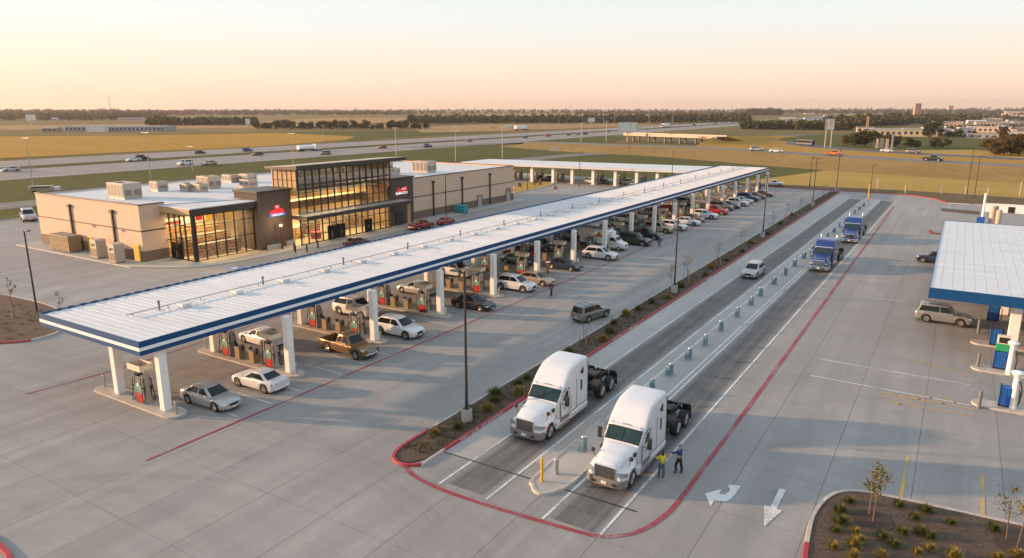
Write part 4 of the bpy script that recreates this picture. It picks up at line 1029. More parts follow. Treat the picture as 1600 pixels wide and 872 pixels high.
for x in (-98.3, -97.0): dr.box(x - .58, x + .58, 61.88, 61.94, Z0 + .02, 2.6)
do = dr.build('door', M['dark_glass']); hd = SB(); hd.box(-97.72, -97.66, 61.8, 61.87, .95, 1.4); hd.build('handle', M['steel'], do)
# ---- entrance tower
TZ = 12.4; EX = -90.3; EY0, EY1 = 79.2, 101.6
ys = list(np.linspace(EY0 + .15, EY1 - .15, 15))
curtain(EX, EY0, EY1, 5.2, TZ, ys, (5.3, 7.0, 9.3, TZ - .1), .12)
curtain(EX, EY0, EY1, Z0, 4.55, ys, (Z0 + .06, 1.5, 3.1), .12)
lf = SB(); lf.box(-96.0, EX, EY0 - .0, EY0 + .02, 8.2, TZ); lf.build('side_panel', M['panel_and_sunset_amber'])  # side glazing: reflected sunset painted on as an amber sheet
lm_ = SB()
for x in np.linspace(-95.9, EX - .1, 6): lm_.box(x - .06, x + .06, EY0 - .06, EY0 + .0, 9.2, TZ)
for z in (9.5, 10.7): lm_.box(-96, EX, EY0 - .05, EY0 - .0, z - .05, z + .05)
lm_.build('side_panel_frame', M['mullion'])
bk = SB(); bk.box(-96.3, -96.05, EY0, EY1 + .2, ZR, TZ); bk.box(-96.05, EX - .2, EY1 + .0, EY1 + .2, 9.3, TZ); bk.build('tower_wall', M['stucco'])
tr_ = SB(); n_=len(tr_.v); tr_.prism_y([(-96.6, TZ), (-89.2, TZ + .12), (-89.2, TZ + .74), (-96.6, TZ + .24)], 78.3, 105.0); tr_.build('tower_roof', M['trim'], recalc=True)
tt = SB(); tt.prism_y([(-96.65, TZ + .245), (-89.1, TZ + .745), (-89.1, TZ + .83), (-96.65, TZ + .33)], 78.22, 105.05); tt.build('tower_roof_edge', M['hvac'], recalc=True)
aw = SB(); aw.box(-91.2, -87.4, 78.2, 104.5, 4.55, 5.15); aw.build('awning', M['trim'], bevel=.04)
at_ = SB(); at_.box(-90.2, -87.5, 78.3, 104.4, 5.155, 5.19); at_.build('awning_top', M['steel'])
ap = SB(); ap.box(-88.2, -87.8, 103.7, 104.1, Z0, 4.55); ap.build('awning_post', M['panel_and_sunset_amber'])
for y in (86.0, 88.2, 95.0):
    d = SB(); d.box(EX + .17, EX + .22, y - .95, y - .03, Z0 + .02, 2.55); d.box(EX + .17, EX + .22, y + .03, y + .95, Z0 + .02, 2.55); do = d.build('door', M['dark_glass'])
    h = SB(); h.box(EX + .22, EX + .30, y - .14, y - .10, .9, 1.5); h.box(EX + .22, EX + .30, y + .10, y + .14, .9, 1.5); h.build('handle', M['steel'], do)
# ---- service doors, downspouts, wall lamps on the shell
for y, x in ((134.4, -92.54), (146.6, -92.54)):
    d = SB(); d.box(x, x + .06, y - .9, y + .9, Z0, 2.6); do = d.build('service_door', M['steel'], bevel=.015); f = SB(); f.box(x, x + .10, y - 1.05, y - .92, Z0, 2.75); f.box(x, x + .10, y + .92, y + 1.05, Z0, 2.75); f.box(x, x + .10, y - .92, y + .92, 2.62, 2.75); f.build('door_frame', M['trim'], do)
for x in (-118.6, -106.6):
    d = SB(); d.box(x - .17, x + .17, 57.72, 57.93, Z0, 6.9); d.box(x - .42, x + .42, 57.6, 57.94, 6.9, 7.35); d.build('downspout', M['trim'], bevel=.02)
for y in (117.2, 127.5, 138.5):
    d = SB(); d.box(-92.53, -92.30, y - .14, y + .14, Z0, 7.0); d.box(-92.53, -92.18, y - .36, y + .36, 7.0, 7.45); d.build('downspout', M['trim'], bevel=.02)
for x, y in ((-112.5, 57.9), (-104.5, 57.9)):
    d = SB(); d.box(x - .18, x + .18, y - .2, y, 4.3, 4.55); d.build('wall_lamp', M['steel'])
for x in (-113.8, -101.2):
    d = SB(); d.box(x - .75, x + .75, 57.86, 57.935, Z0, 2.6); d.build('service_door', M['yellow'], bevel=.02)
d = SB(); d.box(-92.52, -92.3, 145.6, 147.6, 3.0, 3.15); d.build('door_hood', M['trim'])
d = SB(); d.box(-90.58, -90.5, 103.0, 105.4, Z0, 2.7); d.build('wall_opening', M['black'])
# ---- signs (the photograph's letters are too small to read: same marks, same colours)
def sign(y, x, z, kind):
    before = set(o.name for o in CHILD.get(ST.name, []))
    _sign(y, x, z, kind)
    for o in [o for o in CHILD[ST.name] if o.name not in before]:
        c_ = Vector((x - OX, y - OY, z)); m_ = Matrix.Translation(c_) @ Matrix.Diagonal((1, .80, .80, 1)) @ Matrix.Translation(-c_)
        for q in [o] + CHILD.get(o.name, []): q.data.transform(m_)
def _sign(y, x, z, kind):
    s = SB()
    if kind == 0:
        s.v = []; pts = [(-1.9, -.35), (1.9, -.35), (1.55, .30), (.6, .75), (-.2, .62), (-1.1, .35), (-1.9, .05)]
        n = len(pts); s.add([(x, y + a, z + b) for a, b in pts] + [(x + .12, y + a, z + b) for a, b in pts], [tuple(range(n - 1, -1, -1)), tuple(range(n, 2 * n))] + [(i, (i + 1) % n, n + (i + 1) % n, n + i) for i in range(n)])
        o = s.build('sign', M['sign_red'])
        b = SB(); b.box(x, x + .11, y - 2.05, y + 2.05, z - .95, z - .36); b.build('sign_band', M['sign_blue'], o)
        mt = Matrix.Translation((x + .125 - OX, y - OY, z - .66)) @ Matrix.Rotation(R(90), 4, 'Z') @ Matrix.Rotation(R(90), 4, 'X')
        text_mesh('sign_lettering', 'URSUIN', .55, M['sign_white'], o, mt, .01, xs=1.5)
        mt = Matrix.Translation((x + .06 - OX, y + .1 - OY, z + .92)) @ Matrix.Rotation(R(90), 4, 'Z') @ Matrix.Rotation(R(90), 4, 'X')
        text_mesh('sign_lettering', 'C1', .62, M['sign_white'], o, mt, .04)
        e = SB(); e.box(x, x + .05, y - .5, y + .7, z + .60, z + 1.24); e.build('sign_emblem', M['sign_red'], o)
    else:
        pts = [(-1.9, -.5), (-1.5, .3), (-.9, .95), (-.5, .2), (.1, .75), (1.9, 1.0), (1.9, .1), (.2, -.05), (-1.2, -.3)]
        n = len(pts); s.add([(x, y + a, z + b) for a, b in pts] + [(x + .12, y + a, z + b) for a, b in pts], [tuple(range(n - 1, -1, -1)), tuple(range(n, 2 * n))] + [(i, (i + 1) % n, n + (i + 1) % n, n + i) for i in range(n)])
        o = s.build('sign', M['sign_red'])
        mt = Matrix.Translation((x + .10 - OX, y + .3 - OY, z - .48)) @ Matrix.Rotation(R(90), 4, 'Z') @ Matrix.Rotation(R(90), 4, 'X')
        text_mesh('sign_lettering', 'IBAZO', .85, M['sign_white'], o, mt, .05, xs=1.35)
        mt = Matrix.Translation((x + .125 - OX, y + .75 - OY, z + .48)) @ Matrix.Rotation(R(90), 4, 'Z') @ Matrix.Rotation(R(90), 4, 'X')
        text_mesh('sign_lettering', 'APO', .6, M['sign_white'], o, mt, .01, xs=1.4)
        b = SB(); b.cyl((x, y - 1.75, z - .45), (x + .1, y - 1.75, z - .45), .38, .38, 14); b.build('sign_emblem', M['sign_white'], o)
M['sign_red'] = emis('sign_red_letters', (0.62, 0.02, 0.03), 0.25); M['sign_white'] = emis('sign_white_letters', (0.85, 0.82, 0.80), 0.25); M['sign_blue'] = emis('sign_blue_band', (0.02, 0.12, 0.40), 0.2)
sign(76.2, -91.98, 6.0, 0); sign(105.0, -90.58, 6.6, 1)
# ---- lit interior behind the glass
fi = SB(); fi.box(-114, -90.4, 62.2, 101.5, Z0, Z0 + .05); fi.build('shop_floor', M['floor_in'])
iw = SB(); iw.box(-104.0, -103.7, 62.2, 76.0, 5.3, 7.9); iw.build('inner_wall', M['interior_dim'])  # dark board: dimness above the shelves is in its colour
iw = SB(); iw.box(-114.2, -114, 62.2, 101.5, Z0, 7.9); iw.box(-114, -100, 61.9, 62.15, Z0, 7.9); iw.box(-114, -91, 101.35, 101.55, Z0, 8.1); iw.build('inner_wall', M['interior'])
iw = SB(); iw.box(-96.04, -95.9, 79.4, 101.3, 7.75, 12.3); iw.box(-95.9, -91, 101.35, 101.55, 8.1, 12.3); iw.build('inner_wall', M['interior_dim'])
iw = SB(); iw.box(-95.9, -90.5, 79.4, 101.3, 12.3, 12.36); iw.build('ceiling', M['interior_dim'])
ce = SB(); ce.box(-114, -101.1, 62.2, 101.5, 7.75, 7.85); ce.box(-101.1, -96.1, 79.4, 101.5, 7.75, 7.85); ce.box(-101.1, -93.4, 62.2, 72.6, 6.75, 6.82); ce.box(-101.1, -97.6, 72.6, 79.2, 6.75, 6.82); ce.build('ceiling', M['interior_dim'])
bn = SB(); bn.box(-103.6, -103.4, 63.0, 72.4, 4.2, 5.3); bn.build('wall_graphic', M['white']); 
bn = SB(); bn.box(-103.39, -103.35, 63.0, 66.8, 4.4, 4.9); bn.build('wall_graphic', M['pump_red']); bn = SB(); bn.box(-103.39, -103.35, 69.4, 70.6, 4.5, 5.2); bn.build('wall_graphic', M['pump_red']); bn = SB(); bn.box(-103.39, -103.35, 71.2, 72.3, 4.2, 5.6); bn.build('wall_graphic', M['yellow'])
mz = SB(); mz.box(-98.6, -96.6, 79.4, 101.3, 5.2, 6.5); mz.build('mezzanine_front', M['interior'])
M['tube'] = emis('ceiling_lamp_lens', (1.0, 0.74, 0.40), 9.0)
def clamp(*b): q = SB(); q.box(*b); q.build('ceiling_lamp', M['tube'])
for x in (-111, -107, -103.5, -99.5):
    for y in np.arange(64.5, 101, 6.0): clamp(x - .15, x + .15, y - 1.8, y + 1.8, 7.66 if x < -101 or y > 80 else 6.66, 7.73 if x < -101 or y > 80 else 6.73)
for x in (-96.0,):
    for y in (65.0, 70.5): clamp(x - .15, x + .15, y - 1.6, y + 1.6, 6.68, 6.74)
for y in np.arange(82, 101, 4.2):
    clamp(-94.2, -93.7, y - .25, y + .25, 12.2, 12.29)
def shop_light(x, y, z, sx, sy, e):
    l = bpy.data.lights.new('shop_light', 'AREA'); l.shape = 'RECTANGLE'; l.size = sx; l.size_y = sy; l.energy = e; l.color = (1.0, .66, .32)
    o = bpy.data.objects.new('shop_light', l); COL.objects.link(o); o.location = (x - OX, y - OY, z); set_parent(o, ST); return o
shop_light(-97.5, 67.2, 6.6, 5, 9, SHOP_W * 1.0); shop_light(-105.5, 68, 7.6, 8, 10, SHOP_W * .8); shop_light(-93.4, 90, 12.1, 3, 20, SHOP_W * .16); shop_light(-98.6, 90, 7.6, 4, 20, SHOP_W * 1.3); shop_light(-107, 90, 7.6, 8, 20, SHOP_W * 1.1); shop_light(-93.5, 90, 4.4, 4, 20, SHOP_W * .7)
# ---- shelves stand on the shop floor
k = 0
def shelf(x, y, lx, ly, h, label):
    o = MB(); o.box(-lx / 2, lx / 2, -ly / 2, ly / 2, .12, h); r_ = empty('store_shelf', label, 'shelf', (x, y, Z0 + .05), 0, 'goods shelves behind the glass')
    o.build('goods', M['goods'], r_); c = MB(); c.box(-lx / 2 - .04, lx / 2 + .04, -ly / 2 - .04, ly / 2 + .04, 0, .12)
    for s in (-1, 1): c.box(-lx / 2 - .05, lx / 2 + .05, s * (ly / 2 + .03) - .02, s * (ly / 2 + .03) + .02, .12, h + .1)
    c.box(-lx / 2 - .04, lx / 2 + .04, -ly / 2, ly / 2, h, h + .05); c.build('shelf_frame', M['grey_plastic'], r_)
shelf(-95.6, 67.4, 1.0, 7.6, 1.9, 'low shelf of colourful packs directly behind the glass corner bay')
shelf(-98.4, 67.4, 1.0, 8.2, 2.9, 'second row of packed shelves inside the glass corner bay')
shelf(-101.6, 67.4, 1.1, 9.0, 4.2, 'tall rear shelf of goods below the red and white wall graphic')
for i, y in enumerate((82.5, 88.5, 93.2, 98.5)):
    shelf(-95.5 - (i % 2) * 2.5, y, 1.0, 3.2, 1.9, 'display shelf inside the tall glass entrance, %s from the near end' % ORD[i])
for i, y in enumerate((83, 90, 97)):
    shelf(-108, y, 4.0, 1.1, 2.2, 'aisle shelf deep inside the store behind the entrance, %s from the near end' % ORD[i])
cb = MB(); cb.cyl((0, 0, 0), (0, 0, 1.05), .9, .9, 18); cb.cyl((0, 0, 1.05), (0, 0, 1.12), 1.05, 1.05, 18); tag(cb.build('display_counter', M['pump_red'], None, (-93.2, 85.2, Z0 + .05)), 'round red display counter behind the ground floor entrance glass', 'counter')

# ================================================================== rooftop machines
def hvac(x, y, lx, ly, h, label, pipes=True):
    r_ = empty('rooftop_unit', label, 'air conditioner', (x, y, ZR), R(random.uniform(-1, 1)), 'air units on the store roof')
    b = MB(); b.box(-lx / 2, lx / 2, -ly / 2, ly / 2, .28, h); b.build('casing', M['hvac'], r_, bevel=.04)
    f = MB(); f.box(-lx / 2 + .1, lx / 2 - .1, -ly / 2 + .1, ly / 2 - .1, 0, .28); f.build('kerb_frame', M['steel'], r_)
    g_ = MB(); n = max(2, int(lx / .9))
    for i in range(n):
        a = -lx / 2 + lx * (i + .12) / n; g_.box(a, a + lx * .76 / n, -ly / 2 - .02, -ly / 2 + .01, .5, h - .25)
    n = max(1, int(ly / 1.2))
    for i in range(n):
        a = -ly / 2 + ly * (i + .12) / n; g_.box(lx / 2 - .01, lx / 2 + .02, a, a + ly * .76 / n, .55, h * .6)
    g_.build('intake_grille', M['hvac_grille'], r_)
    t = MB()
    for i in range(max(1, int(ly / 1.6))): t.cyl((0, -ly / 2 + .8 + 1.5 * i, h), (0, -ly / 2 + .8 + 1.5 * i, h + .12), min(.55, lx * .35), None, 14)
    t.build('fan', M['hvac_grille'], r_)
    if pipes:
        p = MB(); p.tube([(-lx / 2 - .9, -ly / 2 + .2, .12), (-lx / 2 - .1, -ly / 2 + .2, .12), (-lx / 2 - .1, -ly / 2 + .2, .8)], .06, 6); p.build('pipe', M['steel'], r_)
hvac(-112.2, 63.4, 4.7, 3.0, 2.5, 'largest beige air unit near the front left roof corner')
hvac(-117.0, 72.2, 2.4, 2.0, 1.7, 'small beige roof unit behind the large corner unit')
hvac(-112.6, 74.6, 1.9, 1.6, 1.35, 'small square roof unit at the front of the central cluster')
hvac(-110.3, 75.4, 2.6, 1.7, 1.4, 'low roof unit with grey side nearest the glass bay')
hvac(-113.6, 79.6, 3.4, 2.6, 2.2, 'tall beige air unit in the middle of the roof cluster')
hvac(-119.5, 88.6, 2.8, 2.0, 1.5, 'whitish roof unit at the back of the cluster')
hvac(-116.2, 90.0, 2.6, 2.2, 1.7, 'orange-lit roof unit at the back right of the cluster')
hvac(-104.2, 79.5, 2.0, 1.5, 1.0, 'low vent unit beside the brick pier on the roof')
hvac(-108.4, 84.0, 2.6, 2.0, 1.5, 'beige roof unit left of the entrance tower')
hvac(-99.6, 109.5, 1.6, 3.2, 1.8, 'striped narrow unit right behind the entrance tower')
hvac(-101.8, 126.0, 4.4, 3.2, 2.5, 'big beige air unit on the right wing roof')
hvac(-107.5, 118.5, 3.6, 3.0, 2.9, 'grey and beige unit at the rear right of the tower')
hvac(-104.5, 119.0, 2.0, 1.6, 1.3, 'dark-fronted small unit between the two right roof units')
# ================================================================== long pump canopy
U0 = 28.2; DU = 10.3; NI = 18
def fv(u): return lerp(-47.4, -45.2, (u - 26.5) / 181)     # front edge drifts slightly
def bv(u): return lerp(-61.2, -59.0, (u - 26.5) / 181)
CZ0, CZ1 = 5.0, 6.05; CU0, CU1 = 26.4, 208.5
CA = empty('pump_canopy', 'long white pump canopy with blue fascia and white stripe, running past the store', 'canopy', (-53.5, 26.4, 0))
class CB(MB):
    def build(s, name, m, parent=CA, **kw):
        s.v = [(p[0] + 53.5, p[1] - 26.4, p[2]) for p in s.v]
        return MB.build(s, name, m, parent, **kw)
d = CB(); d.prism([(bv(CU0) + .06, CU0 + .06), (fv(CU0) - .06, CU0 + .06), (fv(CU1) - .06, CU1 - .06), (bv(CU1) + .06, CU1 - .06)], CZ0 + .12, CZ1 - .10); d.build('deck', M['roofwhite'])
rb_ = CB()
for y in np.arange(CU0 + .5, CU1 - .3, .62): rb_.box(bv(y) + .10, fv(y) - .10, y - .035, y + .035, CZ1 - .10, CZ1 - .075)
rb_.build('roof_seam', M['roofwhite'])
def band(z0, z1, out, name, m, parent=CA):
    b = CB(); o = out
    b.prism([(bv(CU0) - o, CU0 - o), (fv(CU0) + o, CU0 - o), (fv(CU0) + o, CU0 + .06), (bv(CU0) - o, CU0 + .06)], z0, z1)
    b.prism([(fv(CU0) - .06, CU0 + .06), (fv(CU0) + o, CU0 + .06), (fv(CU1) + o, CU1 - .06), (fv(CU1) - .06, CU1 - .06)], z0, z1)
    b.prism([(bv(CU1) - o, CU1 - .06), (fv(CU1) + o, CU1 - .06), (fv(CU1) + o, CU1 + o), (bv(CU1) - o, CU1 + o)], z0, z1)
    b.prism([(bv(CU0) - o, CU0 + .06), (bv(CU0) + .06, CU0 + .06), (bv(CU1) + .06, CU1 - .06), (bv(CU1) - o, CU1 - .06)], z0, z1)
    return b.build(name, m, parent)
fa = band(CZ0, CZ1, .0, 'fascia', M['blue'])
band(CZ0 + .35, CZ0 + .60, .03, 'fascia_stripe', M['white'], fa)
# little gutter clips along the back and near edges
cl = CB()
for y in np.arange(CU0 + .3, CU1, .95): cl.box(bv(y) - .02, bv(y) + .22, y, y + .42, CZ1 + .003, CZ1 + .07)
cl.build('gutter_clip', M['blue'])
# spine conduit with junction boxes, roof hatches and stub vents
cd = CB(); cd.tube([(lerp(bv(y), fv(y), .5), y, CZ1 + .14) for y in (29.5, 90, 150, 206)], .05, 6)
for y in np.arange(30, 206, 3.0): x = lerp(bv(y), fv(y), .5); cd.box(x - .06, x + .06, y - .05, y + .05, CZ1 - .1, CZ1 + .12)
cd.build('conduit', M['steel'])
for i, y in enumerate(np.arange(33.5, 206, 5.15)):
    x = lerp(bv(y), fv(y), .53)
    h = CB(); h.box(x, x + .95, y, y + .8, CZ1 - .1, CZ1 + .24); h.build('roof_hatch', M['membrane'], bevel=.05)
    if i % 2 == 0:
        v = CB(); v.cyl((x - .45, y - 1.2, CZ1 - .1), (x - .45, y - 1.2, CZ1 + .55), .08, .08, 8); v.cyl((x - .45, y - 1.2, CZ1 + .55), (x - .45, y - 1.2, CZ1 + .66), .13, .13, 8); v.build('vent_stub', M['grey_plastic'])
for i in range(NI):
    u = U0 + DU * i
    for x in ((-48.0, -54.1) if i == 0 else (fv(u) + .95, bv(u) + 4.6)):
        if i > 0: pass
        c = CB(); c.prism([(x - .31, u - .31), (x + .31, u - .31), (x + .31, u + .31), (x - .31, u + .31)], .14, CZ0 + .12); c.build('column', M['column'], bevel=.05)
sf = CB()
for i in range(NI):
    u = U0 + DU * i + 5
    for x in (-50, -57): sf.box(x - .35, x + .35, u - .35, u + .35, CZ0 + .06, CZ0 + .118)
sf.build('soffit_lamp', M['white'])

# ================================================================== pump islands and dispensers
def island_mesh(x0, x1, w=.85, h=.15):
    r = w; pts = []
    for k in range(9):
        a = -PI / 2 + PI * k / 8; pts.append((x1 - r + r * math.cos(a), r * math.sin(a)))
    for k in range(9):
        a = PI / 2 + PI * k / 8; pts.append((x0 + r + r * math.cos(a), r * math.sin(a)))
    return MB().prism(pts, 0, h)
def make_pump(label, crown=True, body='pump_grey', low='pump_red'):
    r_ = empty('fuel_pump', label, 'fuel pump', group='fuel pumps')
    b = MB(); b.box(-.48, .48, -.30, .30, 0, 2.15); b.build('body', M['black'], r_, bevel=.03)
    for s in (-1, 1):
        p = MB(); p.box(min(s * .48, s * .60), max(s * .48, s * .60), -.34, .34, .0, 2.35); p.build('side_panel', M[body], r_, bevel=.03)
        y = s * .30
        q = MB(); q.box(-.40, .40, min(y, y + s * .05), max(y, y + s * .05), .12, .80); q.build('lower_panel', M[low], r_, bevel=.012)
        q = MB(); q.box(-.40, .40, min(y, y + s * .06), max(y, y + s * .06), .86, 1.58); q.build('display', M['graphic'], r_, bevel=.012)
        q = MB(); q.box(-.34, .34, min(y, y + s * .04), max(y, y + s * .04), 1.64, 2.08); q.build('screen', M['grey_plastic'], r_)
        q = MB(); q.box(-.10, .14, min(y, y + s * .10), max(y, y + s * .10), 1.42, 1.62); q.build('keypad', M['white'], r_)
        for sx in (-1, 1):
            h = MB(); x = sx * .70; h.tube([(sx * .60, y * .6, 2.0), (x, y, 1.95), (x + sx * .10, y, 1.2), (x + sx * .12, y + s * .1, .55), (x + sx * .02, y + s * .16, .16), (x - sx * .1, y + s * .12, .14), (sx * .62, y * .9, .55), (sx * .62, y * .9, 1.05)], .035, 6)
            ho = h.build('hose', M['rubber'], r_)
            n = MB(); n.cbox((sx * .63, y * .9, 1.2), (.09, .12, .34)); n.cbox((sx * .66, y * 1.05, 1.36), (.07, .24, .08)); n.build('nozzle', M['black'], ho)
    if crown:
        p = MB()
        for sx in (-1, 1): p.box(sx * .50 - .06, sx * .50 + .06, -.06, .06, 2.35, 2.75)
        p.build('crown_post', M['pump_grey'], r_)
        c = MB(); c.prism([(-.85, -.55), (.85, -.55), (.85, .55), (-.85, .55)], 2.70, 2.78)
        for b4 in ((-.85, .85, -.55, -.47), (-.85, .85, .47, .55), (-.85, -.77, -.47, .47), (.77, .85, -.47, .47)): c.box(*b4, 2.78, 3.15)
        c.build('crown', M['cream'], r_, bevel=.03)
    return r_
def make_bin(label):
    r_ = empty('waste_bin', label, 'waste bin', group='waste bins on the pump islands')
    b = MB(); b.box(-.33, .33, -.33, .33, 0, 1.02); b.build('body', M['trash_tan'], r_, bevel=.04)
    l = MB(); l.box(-.37, .37, -.37, .37, 1.02, 1.12); l.cyl((0, 0, 1.12), (0, 0, 1.16), .2, .2, 12); l.build('lid', M['grey_plastic'], r_, bevel=.03)
    q = MB(); q.box(-.5, -.34, -.14, .14, .7, 1.3); q.cyl((.42, 0, .8), (.42, 0, 1.36), .1, .1, 8); q.build('squeegee_bucket', M['black'], r_)
    return r_
pump0 = make_pump('crowned fuel pump with red lower panel on the island nearest the camera'); pump0.location = (-50.8, U0, .15)
bin0 = None
def post(loc, h, r, m, label, name='bollard', cat='bollard', group=None):
    o = MB(); o.cyl((0, 0, 0), (0, 0, h), r, r, 12); o.sphere((0, 0, h), (r, r, r * .5), 12, 6)
    b = o.build(name, M[m], None, (loc[0], loc[1], loc[2] if len(loc) > 2 else 0)); return tag(b, label, cat, group)
for i in range(NI):
    u = U0 + DU * i; nm = ORD[i]
    x1 = -46.1 if i == 0 else fv(u) + 2.3; x0 = -57.0 if i == 0 else bv(u) + 2.6
    o = island_mesh(x0, x1).build('pump_island', M['kerb'], None, (0, u, .0), bevel=.02)
    tag(o, 'rounded concrete pump island, %s from the near end of the long canopy' % nm, 'pump island', 'islands under the long canopy')
    if i > 0:
        xa, xb = fv(u) - 1.35, bv(u) + 6.6
        copy_tree(pump0, 'front fuel pump on the %s island from the near end, long canopy' % nm, (xa, u, .15))
        copy_tree(pump0, 'rear fuel pump on the %s island from the near end, long canopy' % nm, (xb, u, .15))
        if i < 12:
            lb_ = 'tan waste bin between two pumps on the %s island from the near end' % nm
            if bin0 is None: bin0 = make_bin(lb_); bin0.location = ((xa + xb) / 2 + .6, u, .15)
            else: copy_tree(bin0, lb_, ((xa + xb) / 2 + .6, u, .15))
            if i < 5: copy_tree(bin0, 'second tan waste bin behind the front pump of the %s island' % nm, (xb + 1.6, u, .15))
    if i < 12:
        post((x1 - .5, u - .1, .15), .95, .10, 'steel', 'grey steel bollard at the front tip of the %s island under the long canopy' % nm, group='steel bollards at island tips')
        if i < 5: post((x0 + .5, u + .1, .15), .95, .10, 'steel', 'grey steel bollard at the rear tip of the %s island under the long canopy' % nm, group='steel bollards at island tips')

# ================================================================== second canopy beyond the store
B = empty('pump_canopy', 'white canopy standing crosswise beyond the far end of the store', 'canopy', (-95, 190, 0))
BX0, BX1, BY0, BY1 = -136, -61.8, 179.5, 199.0
def bf(x): return lerp(187.0, 193.5, (x + 136) / 75)
d = MB(); d.prism([(BX0 + 95, bf(BX0) - 190), (BX1 + 95, bf(BX1) - 190), (BX1 + 95, 21.5), (BX0 + 95, 13.5)], 4.75, 5.40); d.build('deck', M['roofwhite'], B, bevel=.03)
d = MB(); d.prism([(BX0 + 94.96, bf(BX0) - 190.04), (BX1 + 95.04, bf(BX1) - 190.04), (BX1 + 95.04, 21.54), (BX0 + 94.96, 13.54)], 4.70, 4.80); d.build('fascia_edge', M['column'], B)
for k, px in enumerate((770, 801, 832, 863, 891, 922, 955, 987, 1018, 1048)):
    x = at(px, 282 + (px - 801) * .065)[0]
    for y in (bf(x) + 1.7,):
        c = MB(); c.prism([(x + 95 - .42, y - 190.42), (x + 95 + .42, y - 190.42), (x + 95 + .42, y - 189.58), (x + 95 - .42, y - 189.58)], 0.1, 4.7); c.build('column', M['column'], B)
    o = MB().prism([(-.8, -4.0), (.8, -4.0), (.8, 4.0), (-.8, 4.0)], 0, .15).build('pump_island', M['kerb'], None, (x, bf(x) + 5.0, 0), bevel=.02); tag(o, 'small pump island at the %s column from the left of the crosswise far canopy' % ORD[k], 'pump island', 'islands of the far canopy')
    if k not in (4,):
        for dx, w_ in ((0, 'near'),):
            copy_tree(pump0, 'near fuel pump at the %s column from the left, far canopy' % ORD[k], (x + .1, bf(x) + 4.0, .15), R(90))
            copy_tree(pump0, 'rear fuel pump at the %s column from the left, far canopy' % ORD[k], (x + .1, bf(x) + 7.6, .15), R(90))

# ================================================================== diesel canopy at the right
D = empty('pump_canopy', 'white flat canopy with plain blue fascia at the right edge', 'canopy', (10, 75, 0))
DX0, DX1, DY0, DY1 = -.95, 24.0, 74.2, 122.0
d = MB(); d.box(DX0 - 10 + .05, DX1 - 10, DY0 - 75 + .05, DY1 - 75 - .05, 5.2, 5.95); d.build('deck', M['roofwhite'], D)
f = MB(); f.box(DX0 - 10, DX1 - 10, DY0 - 75, DY0 - 75 + .05, 5.0, 6.0); f.box(DX0 - 10, DX0 - 9.95, DY0 - 75 + .05, DY1 - 75 - .05, 5.0, 6.0); f.box(DX0 - 10, DX1 - 10, DY1 - 75 - .05, DY1 - 75, 5.0, 6.0); f.build('fascia', M['blue'], D)
sm_ = MB()
for x in np.arange(DX0 + .8, DX1, .9): sm_.box(x - 10 - .03, x - 10 + .03, DY0 - 74.9, DY1 - 75.1, 5.95, 5.962)
sm_.build('roof_seam', M['roofwhite'], D)
for k in range(7):
    y = 80 + 6.2 * k
    v = MB(); v.cyl((8.6 - 10, y - 75, 5.9), (8.6 - 10, y - 75, 6.28), .16, .16, 10); v.box(8.6 - 10 - .3, 8.6 - 10 + .1, y - 75 - .2, y - 75 + .2, 5.95, 6.12); v.build('vent_stub', M['hvac'], D)
for x, y in ((6.1, 77.2), (8.2, 79.5), (6.1, 92), (6.1, 107), (16, 79), (16, 95)):
    c = MB(); c.prism([(x - 10 - .42, y - 75 - .42), (x - 10 + .42, y - 75 - .42), (x - 10 + .42, y - 75 + .42), (x - 10 - .42, y - 75 + .42)], .1, 5.2); c.build('column', M['column'], D, bevel=.05)
def diesel(x, y, label, green, crown_post=True):
    r_ = empty('diesel_pump', label, 'diesel pump', (x, y, .15), 0, 'blue diesel pumps')
    b = MB(); b.box(-.52, .52, -.36, .36, .12, 1.55); b.build('cabinet', M['pump_blue'], r_, bevel=.04)
    f = MB(); f.box(-.48, .48, -.32, .32, 0, .12)
    for sx in (-.46, .46): f.box(sx - .05, sx + .05, -.36, .36, 0, 1.62)
    f.build('frame', M['black'], r_)
    rbs = MB()
    for k in range(4): rbs.box(-.44 + .24 * k, -.36 + .24 * k, -.385, -.36, .25, 1.45)
    rbs.build('rib', M['pump_blue'], r_)
    if green:
        t = MB(); t.box(-.50, .50, -.34, .34, 1.62, 2.25); t.build('head', M['pump_green'], r_, bevel=.03)
        t = MB(); t.box(-.46, .46, -.30, .30, 2.25, 2.95); t.build('display_head', M['cream'], r_, bevel=.03)
        t = MB(); t.box(-.36, .36, -.33, -.30, 2.35, 2.85); t.build('screen', M['black'], r_)
    h = MB(); h.tube([(.5, 0, 1.5), (.72, -.1, 1.3), (.75, -.1, .4), (.6, -.2, .1)], .04, 6); h.build('hose', M['rubber'], r_)
    return r_
diesel(5.1, 71.6, 'blue diesel pump with green head below the right canopy edge', True)
diesel(5.2, 62.2, 'lone low blue diesel cabinet nearest the camera at the right edge', False)
diesel(5.0, 79.0, 'blue diesel cabinet in the shade just under the right canopy', False)
diesel(5.0, 88.5, 'farther blue diesel cabinet half hidden under the right canopy', False)
for x, y, lab in ((6.15, 70.2, 'beige post with round white lamp head beside the green-headed pump'), (6.05, 62.0, 'beige post with round white lamp head beside the lone blue cabinet')):
    r_ = empty('pump_post', lab, 'post', (x - .45, y, .15), 0)
    p = MB(); p.cyl((0, 0, 0), (0, 0, 2.6), .26, .20, 14); p.build('column', M['column'], r_)
    p = MB(); p.cyl((0, 0, 2.6), (0, 0, 2.8), .32, .44, 16); p.sphere((0, 0, 2.8), (.44, .44, .15), 16, 8); p.build('cap', M['white'], r_)
    p = MB(); p.tube([(.22, -.1, 2.2), (.4, -.2, 1.5), (.35, -.2, .5)], .05, 6); p.build('hose', M['rubber'], r_)
